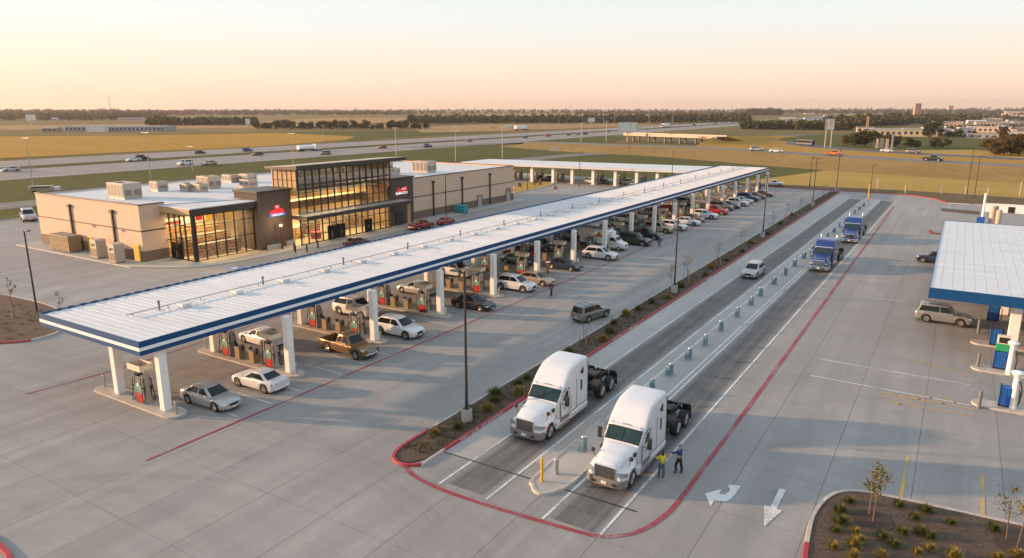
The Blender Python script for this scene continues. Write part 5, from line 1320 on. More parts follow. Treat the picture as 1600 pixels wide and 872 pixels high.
o = island_mesh(3.0, 16).build('pump_island', M['kerb'], None, (0, 71, 0), bevel=.02); tag(o, 'concrete island carrying the green-headed diesel pump', 'pump island')
o = island_mesh(3.0, 16).build('pump_island', M['kerb'], None, (0, 62, 0), bevel=.02); tag(o, 'concrete island carrying the lone low blue diesel cabinet', 'pump island')
o = island_mesh(3.0, 18).build('pump_island', M['kerb'], None, (0, 79.2, 0), bevel=.02); tag(o, 'concrete island in shade under the right canopy edge', 'pump island')
for i, (px, py) in enumerate(((1527, 575), (1529, 638), (1528, 520))):
    post(at(px, py), 1.35, .13, 'grey_plastic', ('grey guard post left of the green-headed diesel pump', 'grey guard post left of the lone blue diesel cabinet', 'grey guard post in front of the silver SUV by the right canopy')[i], 'guard_post', 'bollard')
# ================================================================== lamp posts
def lamp_post(loc, h, label, base=True, head=1, group='black lamp posts of the lot', rz=0.0, r=.11, hz=None):
    r_ = empty('lamp_post', label, 'lamp post', loc, rz, group)
    z0 = 0.0
    if base:
        b = MB(); b.cyl((0, 0, 0), (0, 0, 1.05), .40, .40, 18); b.cyl((0, 0, 1.05), (0, 0, 1.08), .37, .37, 18); b.build('concrete_base', M['concrete_plain'], r_); z0 = 1.08
    p = MB(); p.cyl((0, 0, z0), (0, 0, h), r, r * .72, 10); p.box(-.22, .22, -.22, .22, z0, z0 + .05); p.build('pole', M['pole'], r_)
    for k in range(head):
        s = 1 if k == 0 else -1
        a = MB(); a.cbox((s * .25, 0, h - .10), (.5, .08, .08)); a.cbox((s * .75, 0, h - .06), (.75, .42, .12)); a.build('lamp_head', M['pole'], r_, bevel=.02)
        l = MB(); l.box(min(s * .5, s * 1.05), max(s * .5, s * 1.05), -.16, .16, h - .135, h - .122); l.build('lens', M['white'], r_)
    return r_
lamp_post((-27.85, 38.5), 11.2, 'tall black lamp post on a concrete base in the strip beside the nearer white truck', head=2)
lamp_post((-27.75, 82.0), 11.4, 'black lamp post in the planting strip level with the silver SUV', head=2)
lamp_post((-27.75, 127.5), 11.0, 'third black lamp post from the near end of the planting strip', head=2)
lamp_post((-27.75, 176), 11.0, 'second farthest black lamp post in the planting strip', head=2)
lamp_post((-27.75, 212), 11.5, 'farthest black lamp post at the end of the planting strip', head=2)
lamp_post((-85.0, 36.5), 9.3, 'black lamp post in the mulch bed at the left edge of the lot', base=False, rz=0)
lamp_post((-88.7, 116.5), 9.0, 'black lamp post in front of the right wing of the store', base=False)
lamp_post((-93.0, 186), 10, 'black lamp post seen beyond the long canopy in front of the far canopy', base=False)
lamp_post((-101.0, 170), 6.5, 'short lamp post on the small grass island behind the store', base=False)
lamp_post((-66, 188), 11, 'thin black lamp post before the right end of the far canopy', base=False)
for px, py, h, lab in ((1483, 205, 0, ''),): pass
for i, (x, y, h) in enumerate(((2.5, 214, 13), (4.2, 216, 10.5), (-19.5, 213.8, 7.5), (-35, 214, 9))):
    lamp_post((x, y), h, 'thin dark pole at the far kerb of the lot, %s from the right' % ORD[i if i < 2 else 5 - i], base=False, group=None, r=.10)
# carriage lamp by the dark brick pier: the one lamp that is lit
r_ = empty('lit_lamp_post', 'short dark lamp post glowing in front of the left brick pier', 'lamp post', (-90.6, 75.6, .14))
p = MB(); p.cyl((0, 0, 0), (0, 0, 3.6), .09, .07, 8); p.box(-.2, .2, -.2, .2, 0, .12); p.box(-.03, .03, -.5, .0, 2.2, 2.26); p.build('pole', M['pole'], r_)
g = MB(); g.sphere((0, 0, 3.78), .17, 12, 8); g.build('globe', emis('lit_globe', (1.0, .66, .28), 7), r_)
pl_ = bpy.data.lights.new('lamp_glow', 'POINT'); pl_.energy = 160; pl_.color = (1, .62, .28); pl_.shadow_soft_size = .25
po = bpy.data.objects.new('lamp_glow', pl_); COL.objects.link(po); po.location = (.45, 0, 3.9); set_parent(po, r_)
# ================================================================== bollards in the truck divider
BU = [38.9, 51.0, 55.2, 59.9, 64.6, 70.0, 75.9, 81.5, 86.2, 93.1, 99.5, 106, 112.5, 119, 126, 133, 140, 147, 154, 161, 168, 175, 182]
def make_bollard(label):
    r_ = empty('bollard', label, 'bollard', group='teal bollards between the truck lanes')
    b = MB(); b.cyl((0, .16, 0), (0, .16, 1.0), .19, .19, 14); b.build('sleeve', M['bollard'], r_)
    c = MB(); c.box(-.20, .20, -.32, .02, 0, .92); c.build('cabinet', M['bollard'], r_, bevel=.03)
    t = MB(); t.cyl((0, .16, 1.0), (0, .16, 1.04), .205, .19, 14); t.build('cap', M['steel'], r_)
    f = MB(); f.box(-.3, .3, -.42, .42, 0, .05); f.build('foot', M['kerb'], r_)
    return r_
b0 = None
for i, u in enumerate(BU):
    lab = 'teal-sleeved bollard in the divider between the truck lanes, %s from the near end' % ORD[i]
    x = -18.75 + .0075 * (u - 39) + .06 * math.sin(i * 2.1)
    if b0 is None: b0 = make_bollard(lab); b0.location = (x, u, .02)
    else: copy_tree(b0, lab, (x, u, .02), random.uniform(-.5, .5))
post((-19.05, 33.95, .11), 1.55, .09, 'yellow', 'yellow post at the rounded nose of the truck divider', 'yellow_post', 'bollard')
post((-18.75, 35.2, .11), 1.0, .16, 'steel', 'pale grey bollard just behind the yellow post', 'bollard', 'bollard')
post((-17.6, 190, 0), 4.3, .13, 'yellow', 'tall yellow post at the far end of the truck divider', 'yellow_post', 'post')
# ================================================================== small things around the store
def crate(x, y, lx, ly, h, label, m='trash_tan', cat='container', name='slatted_container'):
    r_ = empty(name, label, cat, (x, y, .14))
    b = MB(); b.box(-lx / 2, lx / 2, -ly / 2, ly / 2, .12, h); b.build('body', M[m], r_, bevel=.03)
    s = MB(); n = int(lx / .45)
    for i in range(n): a = -lx / 2 + lx * (i + .1) / n; s.box(a, a + lx * .72 / n, -ly / 2 - .05, -ly / 2, .25, h * .46); s.box(a, a + lx * .72 / n, -ly / 2 - .05, -ly / 2, h * .54, h - .15)
    s.build('slat', M['stake'], r_); t = MB(); t.box(-lx / 2 - .06, lx / 2 + .06, -ly / 2 - .08, ly / 2 + .06, h, h + .10); t.build('lid', M['hvac_grille'], r_)
    f = MB()
    for sx in (-1, 1): f.box(sx * lx * .42 - .08, sx * lx * .42 + .08, -ly * .4, ly * .4, 0, .12)
    f.build('foot', M['black'], r_)
crate(-118.6, 56.6, 5.6, 1.9, 2.5, 'long brown slatted bin enclosure against the sunlit store wall')
def cabinet(x, y, label):
    r_ = empty('vending_cabinet', label, 'cabinet', (x, y, .14), 0, 'beige cabinets on the store walk')
    b = MB(); b.box(-.85, .85, -.75, .75, .1, 2.5); b.build('body', M['hvac'], r_, bevel=.05)
    l = MB(); l.prism_y([(-.9, 2.5), (.9, 2.5), (.7, 2.85), (-.7, 2.85)], -.8, .8); l.build('lid', M['hvac'], r_, bevel=.03)
    k = MB(); k.cyl((-.2, -.78, 2.0), (-.2, -.70, 2.0), .26, .26, 14); k.cyl((.35, -.78, 2.1), (.35, -.70, 2.1), .16, .16, 12); k.build('port', M['black'], r_)
    k = MB()
    for i in range(4): k.box(-.7 + .36 * i, -.42 + .36 * i, -.785, -.75, .3, 1.5)
    k.build('front_panel', M['stake'], r_)
    f = MB(); f.box(-.8, .8, -.7, .7, 0, .1); f.build('plinth', M['black'], r_)
cabinet(-108.6, 56.3, 'beige cabinet with dark ports, nearer the brown slatted enclosure'); cabinet(-102.9, 55.8, 'beige cabinet with dark ports, nearest the store corner')
o = MB(); o.box(-1.3, 1.3, -.7, .7, .1, 1.5)
for k in range(5): o.box(-1.2 + .5 * k, -.85 + .5 * k, -.78, -.7, .2, 1.4)
o.box(-1.4, 1.4, -.8, .8, 1.5, 1.62)
r_ = empty('recycling_skip', 'bright teal skip on the walk by the right wing of the store', 'skip', (-90.3, 124.0, .14)); o.build('body', M['teal_skip'] if 'teal_skip' in M else mat('teal_skip', (.03, .30, .36), .5), r_, bevel=.04)
w_ = MB()
for x in (-1, 1): w_.box(x - .12, x + .12, -.6, .6, 0, .1)
w_.build('foot', M['black'], r_)
for i, (px, py) in enumerate(((460, 392), (462, 396), (497, 388), (480, 395))):
    post(at(px, py) + (.14,), 1.1, .12, 'black', 'black bollard before the left brick pier, %s from the left' % ORD[i], group='black bollards before the entrance')
for i, (px, py, lx, ly) in enumerate(((430, 391, 2.6, .6), (452, 384, 1.6, 1.4), (645, 358, 2.2, .7))):
    r_ = empty('concrete_planter', ('low concrete bench at the left brick pier', 'square concrete planter between brick pier and entrance', 'pale concrete planter at the right brick pier')[i], 'planter', at(px, py) + (.14,))
    b = MB(); b.box(-ly / 2, ly / 2, -lx / 2, lx / 2, 0, .85); b.build('block', M['concrete_plain'], r_, bevel=.05); b = MB(); b.box(-ly / 2 + .1, ly / 2 - .1, -lx / 2 + .1, lx / 2 - .1, .85, .9); b.build('soil', M['mulch'], r_)
for i, (px, py) in enumerate(((803, 296), (837, 291), (844, 294), (868, 302), (812, 297))):
    x, y = at(px, py)
    r_ = empty('small_sign', 'small dark notice board near the grass island behind the store, %s from the left' % ORD[(0, 2, 3, 4, 1)[i]], 'sign', (x, y, 0), random.uniform(-.3, .3))
    b = MB(); b.box(-.06, .06, -.06, .06, 0, 1.0); b.build('stem', M['steel'], r_); b = MB(); b.box(-.55, .55, -.05, .05, .9, 2.0); b.build('board', M['trim'], r_)
# low wall with dark bays, pipe stack and cabinets at the far right
r_ = empty('bay_wall', 'low pale wall with dark openings at the far right of the lot', 'wall', at(1545, 331) + (0,), R(2))
b = MB(); b.box(-1, 22, -.2, .2, 0, 1.7); b.box(-1.1, 22.1, -.3, .3, 1.7, 1.85); b.build('wall_face', M['white'], r_)
b = MB()
for k in range(7): b.box(.4 + 3.0 * k, 1.6 + 3.0 * k, -.26, -.2, .05, 1.35)
b.build('opening', M['black'], r_)
r_ = empty('vent_stack', 'tall white vent pipe with beige tanks behind the right canopy', 'pipe', at(1533, 352) + (0,))
b = MB(); b.cyl((0, 0, 0), (0, 0, 6.2), .22, .22, 12); b.build('pipe', M['white'], r_)
b = MB(); b.cyl((1.6, .2, 0), (1.6, .2, 3.6), .55, .55, 16); b.sphere((1.6, .2, 3.6), (.55, .55, .3), 16, 8); b.cyl((2.6, -.2, 0), (2.6, -.2, 3.0), .5, .5, 16); b.sphere((2.6, -.2, 3.0), (.5, .5, .3), 16, 8); b.build('tank', M['hvac'], r_)
b = MB(); b.box(-.9, .4, -.9, -.2, 0, 1.7); b.build('cabinet', M['pump_blue'], r_, bevel=.04)
# fence posts and shrubs of the far boundary
fp = None
for i, px in enumerate((1262, 1290, 1370, 1414, 1471, 1508, 1543, 1593)):
    x, y = at(px, 297 + (px - 1262) * .028)
    lab = 'short pale marker post in the earth strip beyond the far kerb, %s from the left' % ORD[i]
    post((x, max(y, 214.8)), 2.0 if i not in (2, 7) else 3.6, .13, 'hvac', lab, 'marker_post', 'post', 'marker posts beyond the far kerb')

# ================================================================== plants
def leaf_quads(centers, size, rng, flat=.0):
    n = len(centers); c = np.asarray(centers)
    a = rng.normal(size=(n, 3)); a /= np.linalg.norm(a, axis=1)[:, None]
    b = rng.normal(size=(n, 3)); b -= a * (a * b).sum(1)[:, None]; b /= np.linalg.norm(b, axis=1)[:, None]
    s = size * rng.uniform(.6, 1.3, n)[:, None]
    v = np.stack([c - a * s - b * s * .6, c + a * s - b * s * .6, c + a * s + b * s * .6, c - a * s + b * s * .6], 1).reshape(-1, 3)
    return v, np.arange(n * 4).reshape(-1, 4)
def blob(rng, n, c, r):
    d = rng.normal(size=(n, 3)); d /= np.linalg.norm(d, axis=1)[:, None]
    return np.asarray(c) + d * (rng.uniform(.35, 1, n) ** .5)[:, None] * np.asarray(r)
SHR = {}
def shrub(loc, label, m='leaf', s=1.0, group=None, name='shrub', rz=0):
    key = (m, random.randrange(3))
    if key not in SHR:
        rng = np.random.default_rng(len(key[0]) * 7 + key[1])
        # tufts: narrow upright blades fanning out of the ground
        vs = []; n = 300
        for i in range(n):
            a = rng.uniform(0, 2 * PI); tilt = rng.uniform(.05, 1.15); L_ = rng.uniform(.26, .58)
            base = np.array([math.cos(a), math.sin(a), 0]) * rng.uniform(0, .20)
            d = np.array([math.cos(a) * math.sin(tilt), math.sin(a) * math.sin(tilt), math.cos(tilt)])
            sd = np.array([-math.sin(a), math.cos(a), 0]) * rng.uniform(.010, .024)
            m_ = base + d * L_ * .6; t_ = base + d * L_ - np.array([0, 0, .10 * math.sin(tilt)])
            vs += [base - sd * .6, base + sd * .6, m_ + sd, m_ - sd, m_ - sd, m_ + sd, t_ + sd * .2, t_ - sd * .2]
        o = np_obj('shrub', np.array(vs), np.arange(len(vs)).reshape(-1, 4), M[m]); SHR[key] = o
    else:
        o = SHR[key].copy(); COL.objects.link(o)
        for a in ('label', 'category', 'group'):
            if a in o: del o[a]
    o.location = loc; o.scale = (s, s, s * random.uniform(.85, 1.15)); o.rotation_euler = (0, 0, random.uniform(0, 6.28))
    return tag(o, label, 'shrub', group)
SP = [(1327, 785, 0, 'leaf'), (1313, 800, 0, 'leaf'), (1313, 817, 0, 'leaf'), (1305, 830, 1, 'leaf'), (1302, 856, 1, 'leaf_gold'), (1336, 833, 1, 'leaf_gold'), (1342, 845, 1, 'leaf_gold'), (1334, 853, 1, 'leaf_gold'), (1333, 869, 1, 'leaf_gold'), (1404, 791, 0, 'leaf'), (1428, 811, 0, 'leaf'), (1446, 799, 0, 'leaf'), (1485, 818, 0, 'leaf'), (1410, 833, 0, 'leaf'), (1438, 833, 0, 'leaf'), (1453, 841, 0, 'leaf'), (1397, 852, 1, 'leaf'), (1377, 868, 1, 'leaf_gold'), (1433, 864, 1, 'leaf_gold'), (1452, 858, 1, 'leaf_gold'), (1490, 871, 1, 'leaf_gold'), (1552, 828, 0, 'leaf'), (1378, 840, 0, 'leaf'), (1560, 872, 1, 'leaf_gold'), (1590, 868, 1, 'leaf_gold')]  # gold entries are the sunlit tufts, their light painted into the leaves
for i, (px, py, k, m) in enumerate(SP):
    x, y = at(px, py, .1)
    near = 'left kerb' if px < 1345 else ('pair of young trees' if px < 1400 else ('top edge of the bed' if py < 822 else 'lower middle of the bed'))
    shrub((x, y, .08), '%s tuft by the %s, %s from left in corner bed' % ('sunlit-gold' if m == 'leaf_gold' else 'green', near, ORD[sorted(p[0] + p[1] * .001 for p in SP).index(px + py * .001)]), m, random.uniform(.7, 1.08), 'tuft shrubs in the corner bed')
for i, u in enumerate((35.6, 37.2, 40.0, 40.9, 42.6, 43.6, 45.0, 46.5, 47.8, 49.3, 54, 55.2, 60.5, 63, 66, 69.5, 72.5, 76, 79, 85, 93, 98, 104, 112, 120, 131, 144, 158)):
    shrub((-28.0 + .8 * math.sin(u * 1.7), u, .08), 'low tuft shrub in the long planting strip, %s from the near end' % ORD[i], 'leaf' if i % 3 else 'leaf_gold', random.uniform(1.0, 1.5), 'tuft shrubs in the planting strip')
# low dry growth between the planted tufts
def ground_cover(spots, name='ground_cover'):
    rng = np.random.default_rng(21); V = []
    for x, y, s in spots:
        for k in range(14):
            a = rng.uniform(0, 2 * PI); t = rng.uniform(.2, 1.3); L_ = s * rng.uniform(.5, 1.2); b_ = np.array([x, y, .09]) + np.append(rng.normal(size=2) * s * .5, 0)
            d = np.array([math.cos(a) * math.sin(t), math.sin(a) * math.sin(t), math.cos(t)]); sd = np.array([-math.sin(a), math.cos(a), 0]) * s * .09
            V += [b_ - sd, b_ + sd, b_ + d * L_ + sd * .3, b_ + d * L_ - sd * .3]
    o = np_obj(name, np.array(V), np.arange(len(V)).reshape(-1, 4), M['leaf_cover']); o['kind'] = 'stuff'; tag(o, 'low dry ground cover scattered over the planting beds', 'ground cover')
M['leaf_cover'] = foliage('dry_ground_cover', (.085, .075, .03), (.15, .115, .05), (.10, .065, .035), 1.5)
gr = np.random.default_rng(4)
spots = [(gr.uniform(-29.0, -26.9), 33 + 176 * gr.uniform() ** 1.25, gr.uniform(.10, .30)) for k in range(1500)]
for k in range(500):
    x = gr.uniform(-3.9, 18); y = gr.uniform(30, 43.0 + .06 * x)
    if x > -3.6 or y < 41: spots.append((x, y, gr.uniform(.03, .10)))
spots += [(gr.uniform(-90, -76.5), gr.uniform(28.5, 37), gr.uniform(.1, .26)) for k in range(160)]
ground_cover(spots)
def young_tree(loc, h, label, dense=1.0, stakes=True, m='leaf_dry', stems=1, group=None):
    r_ = empty('young_tree', label, 'tree', loc, random.uniform(0, 6), group)
    rng = np.random.default_rng(int(abs(loc[0] * 31 + loc[1] * 17)) + 3)
    tr = MB(); leaves = []
    for st in range(stems):
        bx, by = (.0, .0) if stems == 1 else ((st - .5) * .7, (st - .5) * .3)
        top = np.array([bx + rng.normal() * .12, by + rng.normal() * .12, h * (1 if st == 0 else .86)])
        b0_ = np.array([bx, by, 0]); tr.cyl(tuple(b0_), tuple(lerp(b0_, top, .5)), .035, .026, 6); tr.cyl(tuple(lerp(b0_, top, .5)), tuple(top), .026, .008, 6)
        for k in range(9):
            t = rng.uniform(.42, .98); p = lerp(b0_, top, t); a = rng.uniform(0, 2 * PI); L_ = (1.15 - t) * h * .42 + .08
            q = p + np.array([math.cos(a) * L_ * .75, math.sin(a) * L_ * .75, L_ * .65]); tr.cyl(tuple(p), tuple(q), .013, .005, 5)
            for w_ in range(int(9 * dense)): leaves.append(lerp(p, q, rng.uniform(.25, 1.1)) + rng.normal(size=3) * .09)
    tr.build('trunk', M['bark'], r_)
    v, q = leaf_quads(leaves, .055, rng); np_obj('crown', v, q, M[m], r_)
    if stakes:
        for a in (0, 2.1, 4.2):
            s = MB(); s.cyl((.42 * math.cos(a), .42 * math.sin(a), 0), (.38 * math.cos(a), .38 * math.sin(a), 1.35), .035, .03, 6); s.build('stake', M['stake'], r_)
    return r_
young_tree((-1.75, 40.0, .1), 3.5, 'young two-stemmed tree with sparse golden leaves in the corner bed', 2.6, False, stems=2)
young_tree((4.7, 41.3, .1), 3.3, 'young nearly bare tree at the right edge of the corner bed', 1.2, False, stems=2)
mr = MB(); mr.cyl((-1.6, 39.9, .105), (-1.6, 39.9, .13), 1.1, 1.0, 20); mr.cyl((4.8, 41.2, .105), (4.8, 41.2, .13), 1.0, .9, 20); struct('mulch_ring', mr, mat('dark_mulch', (.05, .032, .022), .95, var=.5, scale=8, bump=.8))
for i, (u, h, dn) in enumerate(((58.5, 2.7, .25), (82.2, 3.3, 1.2), (88.8, 3.4, 1.3), (101.5, 3.4, 1.0), (116, 3.2, 1.0), (137, 3.3, 1.0), (150, 3.3, .8), (164, 3.3, 1.0), (195, 3.3, 1.0))):
    young_tree((-28.4 + (.3 if i % 2 else 0), u, .1), h, 'staked young tree in the long planting strip, %s from the near end' % ORD[i], dn, True, group='staked trees in the planting strip')
young_tree((-84.2, 33.9, .1), 4.2, 'staked young tree with yellowish leaves in the left mulch bed', 1.6, True)
young_tree((-80.8, 37.0, .1), 2.6, 'small pale sapling beside the left canopy corner in the mulch bed', 1.0, False)
young_tree((-99, 170.5, .1), 2.2, 'small bush-like sapling on the grass island behind the store', 2.0, False)

# ================================================================== people
def skin_obj(name, pts, edges, m, parent, sub=1):
    me = bpy.data.meshes.new(name); me.from_pydata([p[:3] for p in pts], edges, []); me.materials.append(m)
    o = bpy.data.objects.new(name, me); COL.objects.link(o)
    s = o.modifiers.new('skin', 'SKIN'); s.use_smooth_shade = True
    for i, p in enumerate(pts):
        sv = me.skin_vertices[0].data[i]; sv.radius = (p[3], p[4] if len(p) > 4 else p[3]); sv.use_root = (i == 0)
    b = o.modifiers.new('sub', 'SUBSURF'); b.levels = sub; b.render_levels = sub
    if parent is not None: set_parent(o, parent)
    return o
def person(loc, rz, label, top, legs, hair='hair', h=1.76, armL=None, armR=None, step=.10, long_hair=False, lean=.0, vest=None):
    """faces local +x; one skinned body, clothing as children"""
    r_ = empty('person', label, 'person', loc, rz); k = h / 1.76
    def S(x, y, z, a, b=None): return (x * k, y * k, z * k, a * k, (b or a) * k)
    aL = armL or [(.02, .24, 1.15), (.06, .26, .90)]; aR = armR or [(.02, -.24, 1.15), (.06, -.26, .90)]
    pts = [S(0, 0, .96, .13, .10), S(0 + lean * .4, 0, 1.18, .13, .10), S(lean, 0, 1.40, .15, .10), S(lean + .01, 0, 1.51, .055), S(lean + .02, 0, 1.60, .075, .085), S(lean + .03, 0, 1.70, .07, .075),
           S(lean, .17, 1.42, .06), S(*aL[0], .043), S(*aL[1], .033), S(lean, -.17, 1.42, .06), S(*aR[0], .043), S(*aR[1], .033),
           S(0, .09, .90, .09), S(step, .10, .49, .062), S(step * .6, .10, .07, .045), S(step * .6 + .16, .11, .045, .036),
           S(0, -.09, .90, .09), S(-step * .6, -.10, .49, .062), S(-step, -.10, .07, .045), S(-step + .16, -.11, .045, .036)]
    ed = [(0, 1), (1, 2), (2, 3), (3, 4), (4, 5), (2, 6), (6, 7), (7, 8), (2, 9), (9, 10), (10, 11), (0, 12), (12, 13), (13, 14), (14, 15), (0, 16), (16, 17), (17, 18), (18, 19)]
    # hands: palm and short fingers
    for base, q in ((8, aL), (11, aR)):
        d = np.array(q[1]) - np.array(q[0]); d = d / np.linalg.norm(d); p = np.array(q[1]) + d * .06
        n = len(pts); pts.append(S(*p, .026, .018)); ed.append((base, n))
        for f in (-.026, -.008, .010, .028):
            e = p + d * .085 + np.array([.01, 0, 0]) + np.array([f, 0, 0]); pts.append(S(*e, .009)); ed.append((n, len(pts) - 1))
        e = p + d * .02 + np.array([.05, 0, 0]); pts.append(S(*e, .010)); ed.append((n, len(pts) - 1))
    skin_obj('body', pts, ed, M['skin'], r_, 1)
    g = .022
    def G(i, e=g): p = pts[i]; return (p[0], p[1], p[2], p[3] + e * k, p[4] + e * k)
    def mid(i, j, t, e=g): a, b = G(i, e), G(j, e); return tuple(lerp(a[q], b[q], t) for q in range(5))
    lo = G(0, .030); lo = (lo[0], lo[1], .90 * k, lo[3], lo[4] + .01)
    sp = [lo, G(1), G(2), G(6, .028), G(7), mid(7, 8, .85), G(9, .028), G(10), mid(10, 11, .85), mid(2, 3, .35)]
    skin_obj('jacket', sp, [(0, 1), (1, 2), (2, 3), (3, 4), (4, 5), (2, 6), (6, 7), (7, 8), (2, 9)], M[top], r_, 1)
    if vest:
        vp = [mid(0, 1, .4, .034), G(1, .036), G(2, .036)]; skin_obj('vest', vp, [(0, 1), (1, 2)], M[vest], r_, 1)
    lp_ = [mid(0, 1, .30, .012), G(12), G(13), mid(13, 14, .92), G(16), G(17), mid(17, 18, .92)]
    skin_obj('trousers', lp_, [(0, 1), (1, 2), (2, 3), (0, 4), (4, 5), (5, 6)], M[legs], r_, 1)
    for a, b in ((14, 15), (18, 19)): skin_obj('shoe', [mid(a, b, -.15, .014), G(b, .018)], [(0, 1)], M['black'], r_, 1)
    hp = [(pts[4][0] - .035 * k, 0, 1.66 * k, .088 * k, .085 * k), (pts[4][0] - .015 * k, 0, 1.75 * k, .082 * k, .080 * k)]
    he = [(0, 1)]
    if long_hair: hp += [(pts[4][0] - .08 * k, 0, 1.52 * k, .085 * k, .06 * k), (pts[4][0] - .09 * k, 0, 1.40 * k, .08 * k, .05 * k)]; he += [(0, 2), (2, 3)]
    skin_obj('hair', hp, he, M[hair], r_, 1)
    f = MB(); hx = pts[4][0]
    for s in (-1, 1): f.sphere((hx + .075 * k, s * .03 * k, 1.655 * k), .011 * k, 6, 5)
    f.build('eye', M['black'], r_)
    return r_
person((-13.15, 38.35, 0), R(150), 'person with dark hair in a yellow vest and jeans beside the nearer right-hand truck', 'vest', 'denim', h=1.86, long_hair=True, vest='vest', armL=[(.16, .24, 1.20), (.40, .14, 1.20)])
person((-12.45, 39.5, 0), R(175), 'person in a blue jacket and black trousers reaching to the truck side', 'bluecloth', 'blackcloth', h=1.92, armL=[(.24, .22, 1.25), (.50, .18, 1.22)], armR=[(.10, -.22, 1.14), (.30, -.18, 1.10)], step=.16)
person((-39.9, 72.9, 0), R(60), 'person in a dark maroon top walking near the tan sedan', 'maroon', 'blackcloth', h=1.85, step=.14)
person((-40.0, 109.6, 0), R(-60), 'person in dark blue clothes standing beyond the dark pickup', 'bluecloth', 'denim', h=1.84)
person((-45.7, 82.3, .0), R(20), 'person crouched close to the dark car at the sixth island', 'blackcloth', 'blackcloth', h=1.6, lean=.15)
person((-47.9, 127.3, .0), R(-80), 'person in black refuelling beside the white cars far along the canopy', 'blackcloth', 'denim', h=1.75)
# ================================================================== vehicles on the lot
tr1 = make_tractor('semi_tractor', 'truckwhite', 'white sleeper truck tractor in the left lane beside the red kerb', 'truck', group='truck tractors')
tr1.scale = (1.06,) * 3; tr1.location = (-22.75, 38.0, 0); tr1.rotation_euler = (0, 0, R(-90))
tr2 = copy_tree(tr1, 'white sleeper truck tractor in the right lane with two people at its side', (-15.5, 35.1, 0), R(-90), scale=1.03)
tb = make_tractor('semi_tractor', 'truckblue', 'blue truck tractor with chrome bumper, the nearer of two in the right lane', 'truck', True, group='truck tractors')
tb.scale = (1.06,) * 3; tb.location = (-14.8, 103.6, 0); tb.rotation_euler = (0, 0, R(-91))
copy_tree(tb, 'blue truck tractor farther back in the right lane', (-14.15, 129.2, 0), R(-90))
LOTC = 'cars at the pumps of the long canopy'
def cy(px, py): return at(px, py)
CARL = [
 ('sedan', 'silver', (-46.6, 30.9), 2, 'silver sedan nose out beside the nearest pump island'),
 ('coupe', 'white', (-46.3, 35.2), 182, 'cream white coupe tail out behind the silver sedan'),
 ('sedan', 'white', (-55.0, 42.6), 178, 'white car half hidden behind the second pump island'),
 ('pickup', 'gold', (-46.0, 45.0), -3, 'golden brown pickup truck nose out at the pumps'),
 ('crossover', 'white', (-45.7, 51.7), 0, 'white crossover nose out beyond the golden pickup'),
 ('suv', 'white', (-54.2, 54.6), 0, 'white SUV under the canopy behind the third island'),
 ('sedan', 'black', (-45.0, 63.6), 0, 'black sedan nose out at the fourth island'),
 ('crossover', 'white', (-45.4, 73.4), 2, 'white crossover nose out beyond the black sedan'),
 ('sedan', 'tan', (-44.8, 77.4), 0, 'tan sedan nose out beside the maroon clad person'),
 ('suv', 'white', (-56.0, 75.5), 0, 'white SUV at the rear pumps of the fifth island'),
 ('sedan', 'teal', (-53.0, 86.6), 0, 'dark teal car under the canopy at the sixth island'),
 ('sedan', 'navy', (-45.7, 87.0), -2, 'dark blue sedan nose out between columns mid canopy'),
 ('crossover', 'white', (-44.4, 96.2), 2, 'white crossover nose out just before the box truck'),
 ('suv', 'green', (-44.4, 109.6), 0, 'dark green SUV nose out right behind the box truck'),
 ('pickup', 'black', (-45.0, 115.8), 0, 'black pickup truck beside the dark green SUV'),
 ('suv', 'tan', (-45.4, 123.4), 0, 'tan SUV in the middle of the far row at the pumps'),
 ('crossover', 'white', (-44.2, 127.4), 0, 'white rounded car beside the tan SUV'),
 ('sedan', 'white', (-43.8, 134.6), 2, 'white sedan nose out before the tan car far along the canopy'),
 ('sedan', 'gold', (-44.4, 139.0), 0, 'tan gold sedan between two white cars far along the canopy'),
 ('crossover', 'white', (-43.4, 144.6), 0, 'white crossover just before the bright red car'),
 ('pickup', 'red', (-43.6, 151.6), 0, 'bright red pickup nose out far along the canopy'),
 ('suv', 'grey', (-44.2, 158.8), 0, 'dark grey SUV beyond the red car'),
 ('sedan', 'black', (-43.6, 162.8), 0, 'black sedan beyond the dark grey SUV'),
 ('crossover', 'white', (-43.0, 168.0), 0, 'white crossover beyond the black sedan near the far end'),
 ('sedan', 'silver', (-43.4, 173.6), 0, 'silver sedan near the far end of the canopy'),
 ('suv', 'blue', (-43.2, 178.2), 0, 'dark blue SUV near the far end of the canopy'),
 ('sedan', 'brown', (-42.8, 184.0), 0, 'dark brown sedan next to last at the far end'),
 ('coupe', 'dark_red', (-42.2, 190.0), 0, 'dark red coupe last in the row at the far end'),
 ('sedan', 'silver', (-54.6, 65.4), 180, 'silver car tail out behind the fourth island'),
 ('suv', 'grey', (-55.2, 97.0), 0, 'grey SUV at the rear pumps mid canopy'),
 ('suv', 'black', (-55.0, 107.0), 0, 'black SUV in the shade behind the box truck'),
 ('crossover', 'red', (-55.4, 91.0), 180, 'red crossover deep under the canopy'),
 ('sedan', 'white', (-54.0, 119.0), 180, 'white sedan tail out at the rear pumps'),
 ('suv', 'silver', (-54.6, 129.8), 0, 'silver SUV at the rear pumps far along the canopy'),
 ('pickup', 'grey', (-54.4, 141.0), 0, 'grey pickup at the rear pumps behind the gold sedan'),
 ('sedan', 'red', (-54.0, 150.0), 180, 'red sedan at the rear pumps behind the red pickup'),
 ('suv', 'black', (-54.0, 161.0), 0, 'black SUV at the rear pumps near the far end'),
]
for kind, col_, loc, deg, lab in CARL: car(kind, col_, (loc[0] + (.15 if loc[0] > -50 else 0), loc[1]), R(deg), lab, LOTC, scale=1.13 if kind in ('suv', 'crossover') else 1.10)
bt = make_box_truck('white box truck with an orange emblem on its side at the pumps'); bt.location = (-46.4, 103.6, 0)
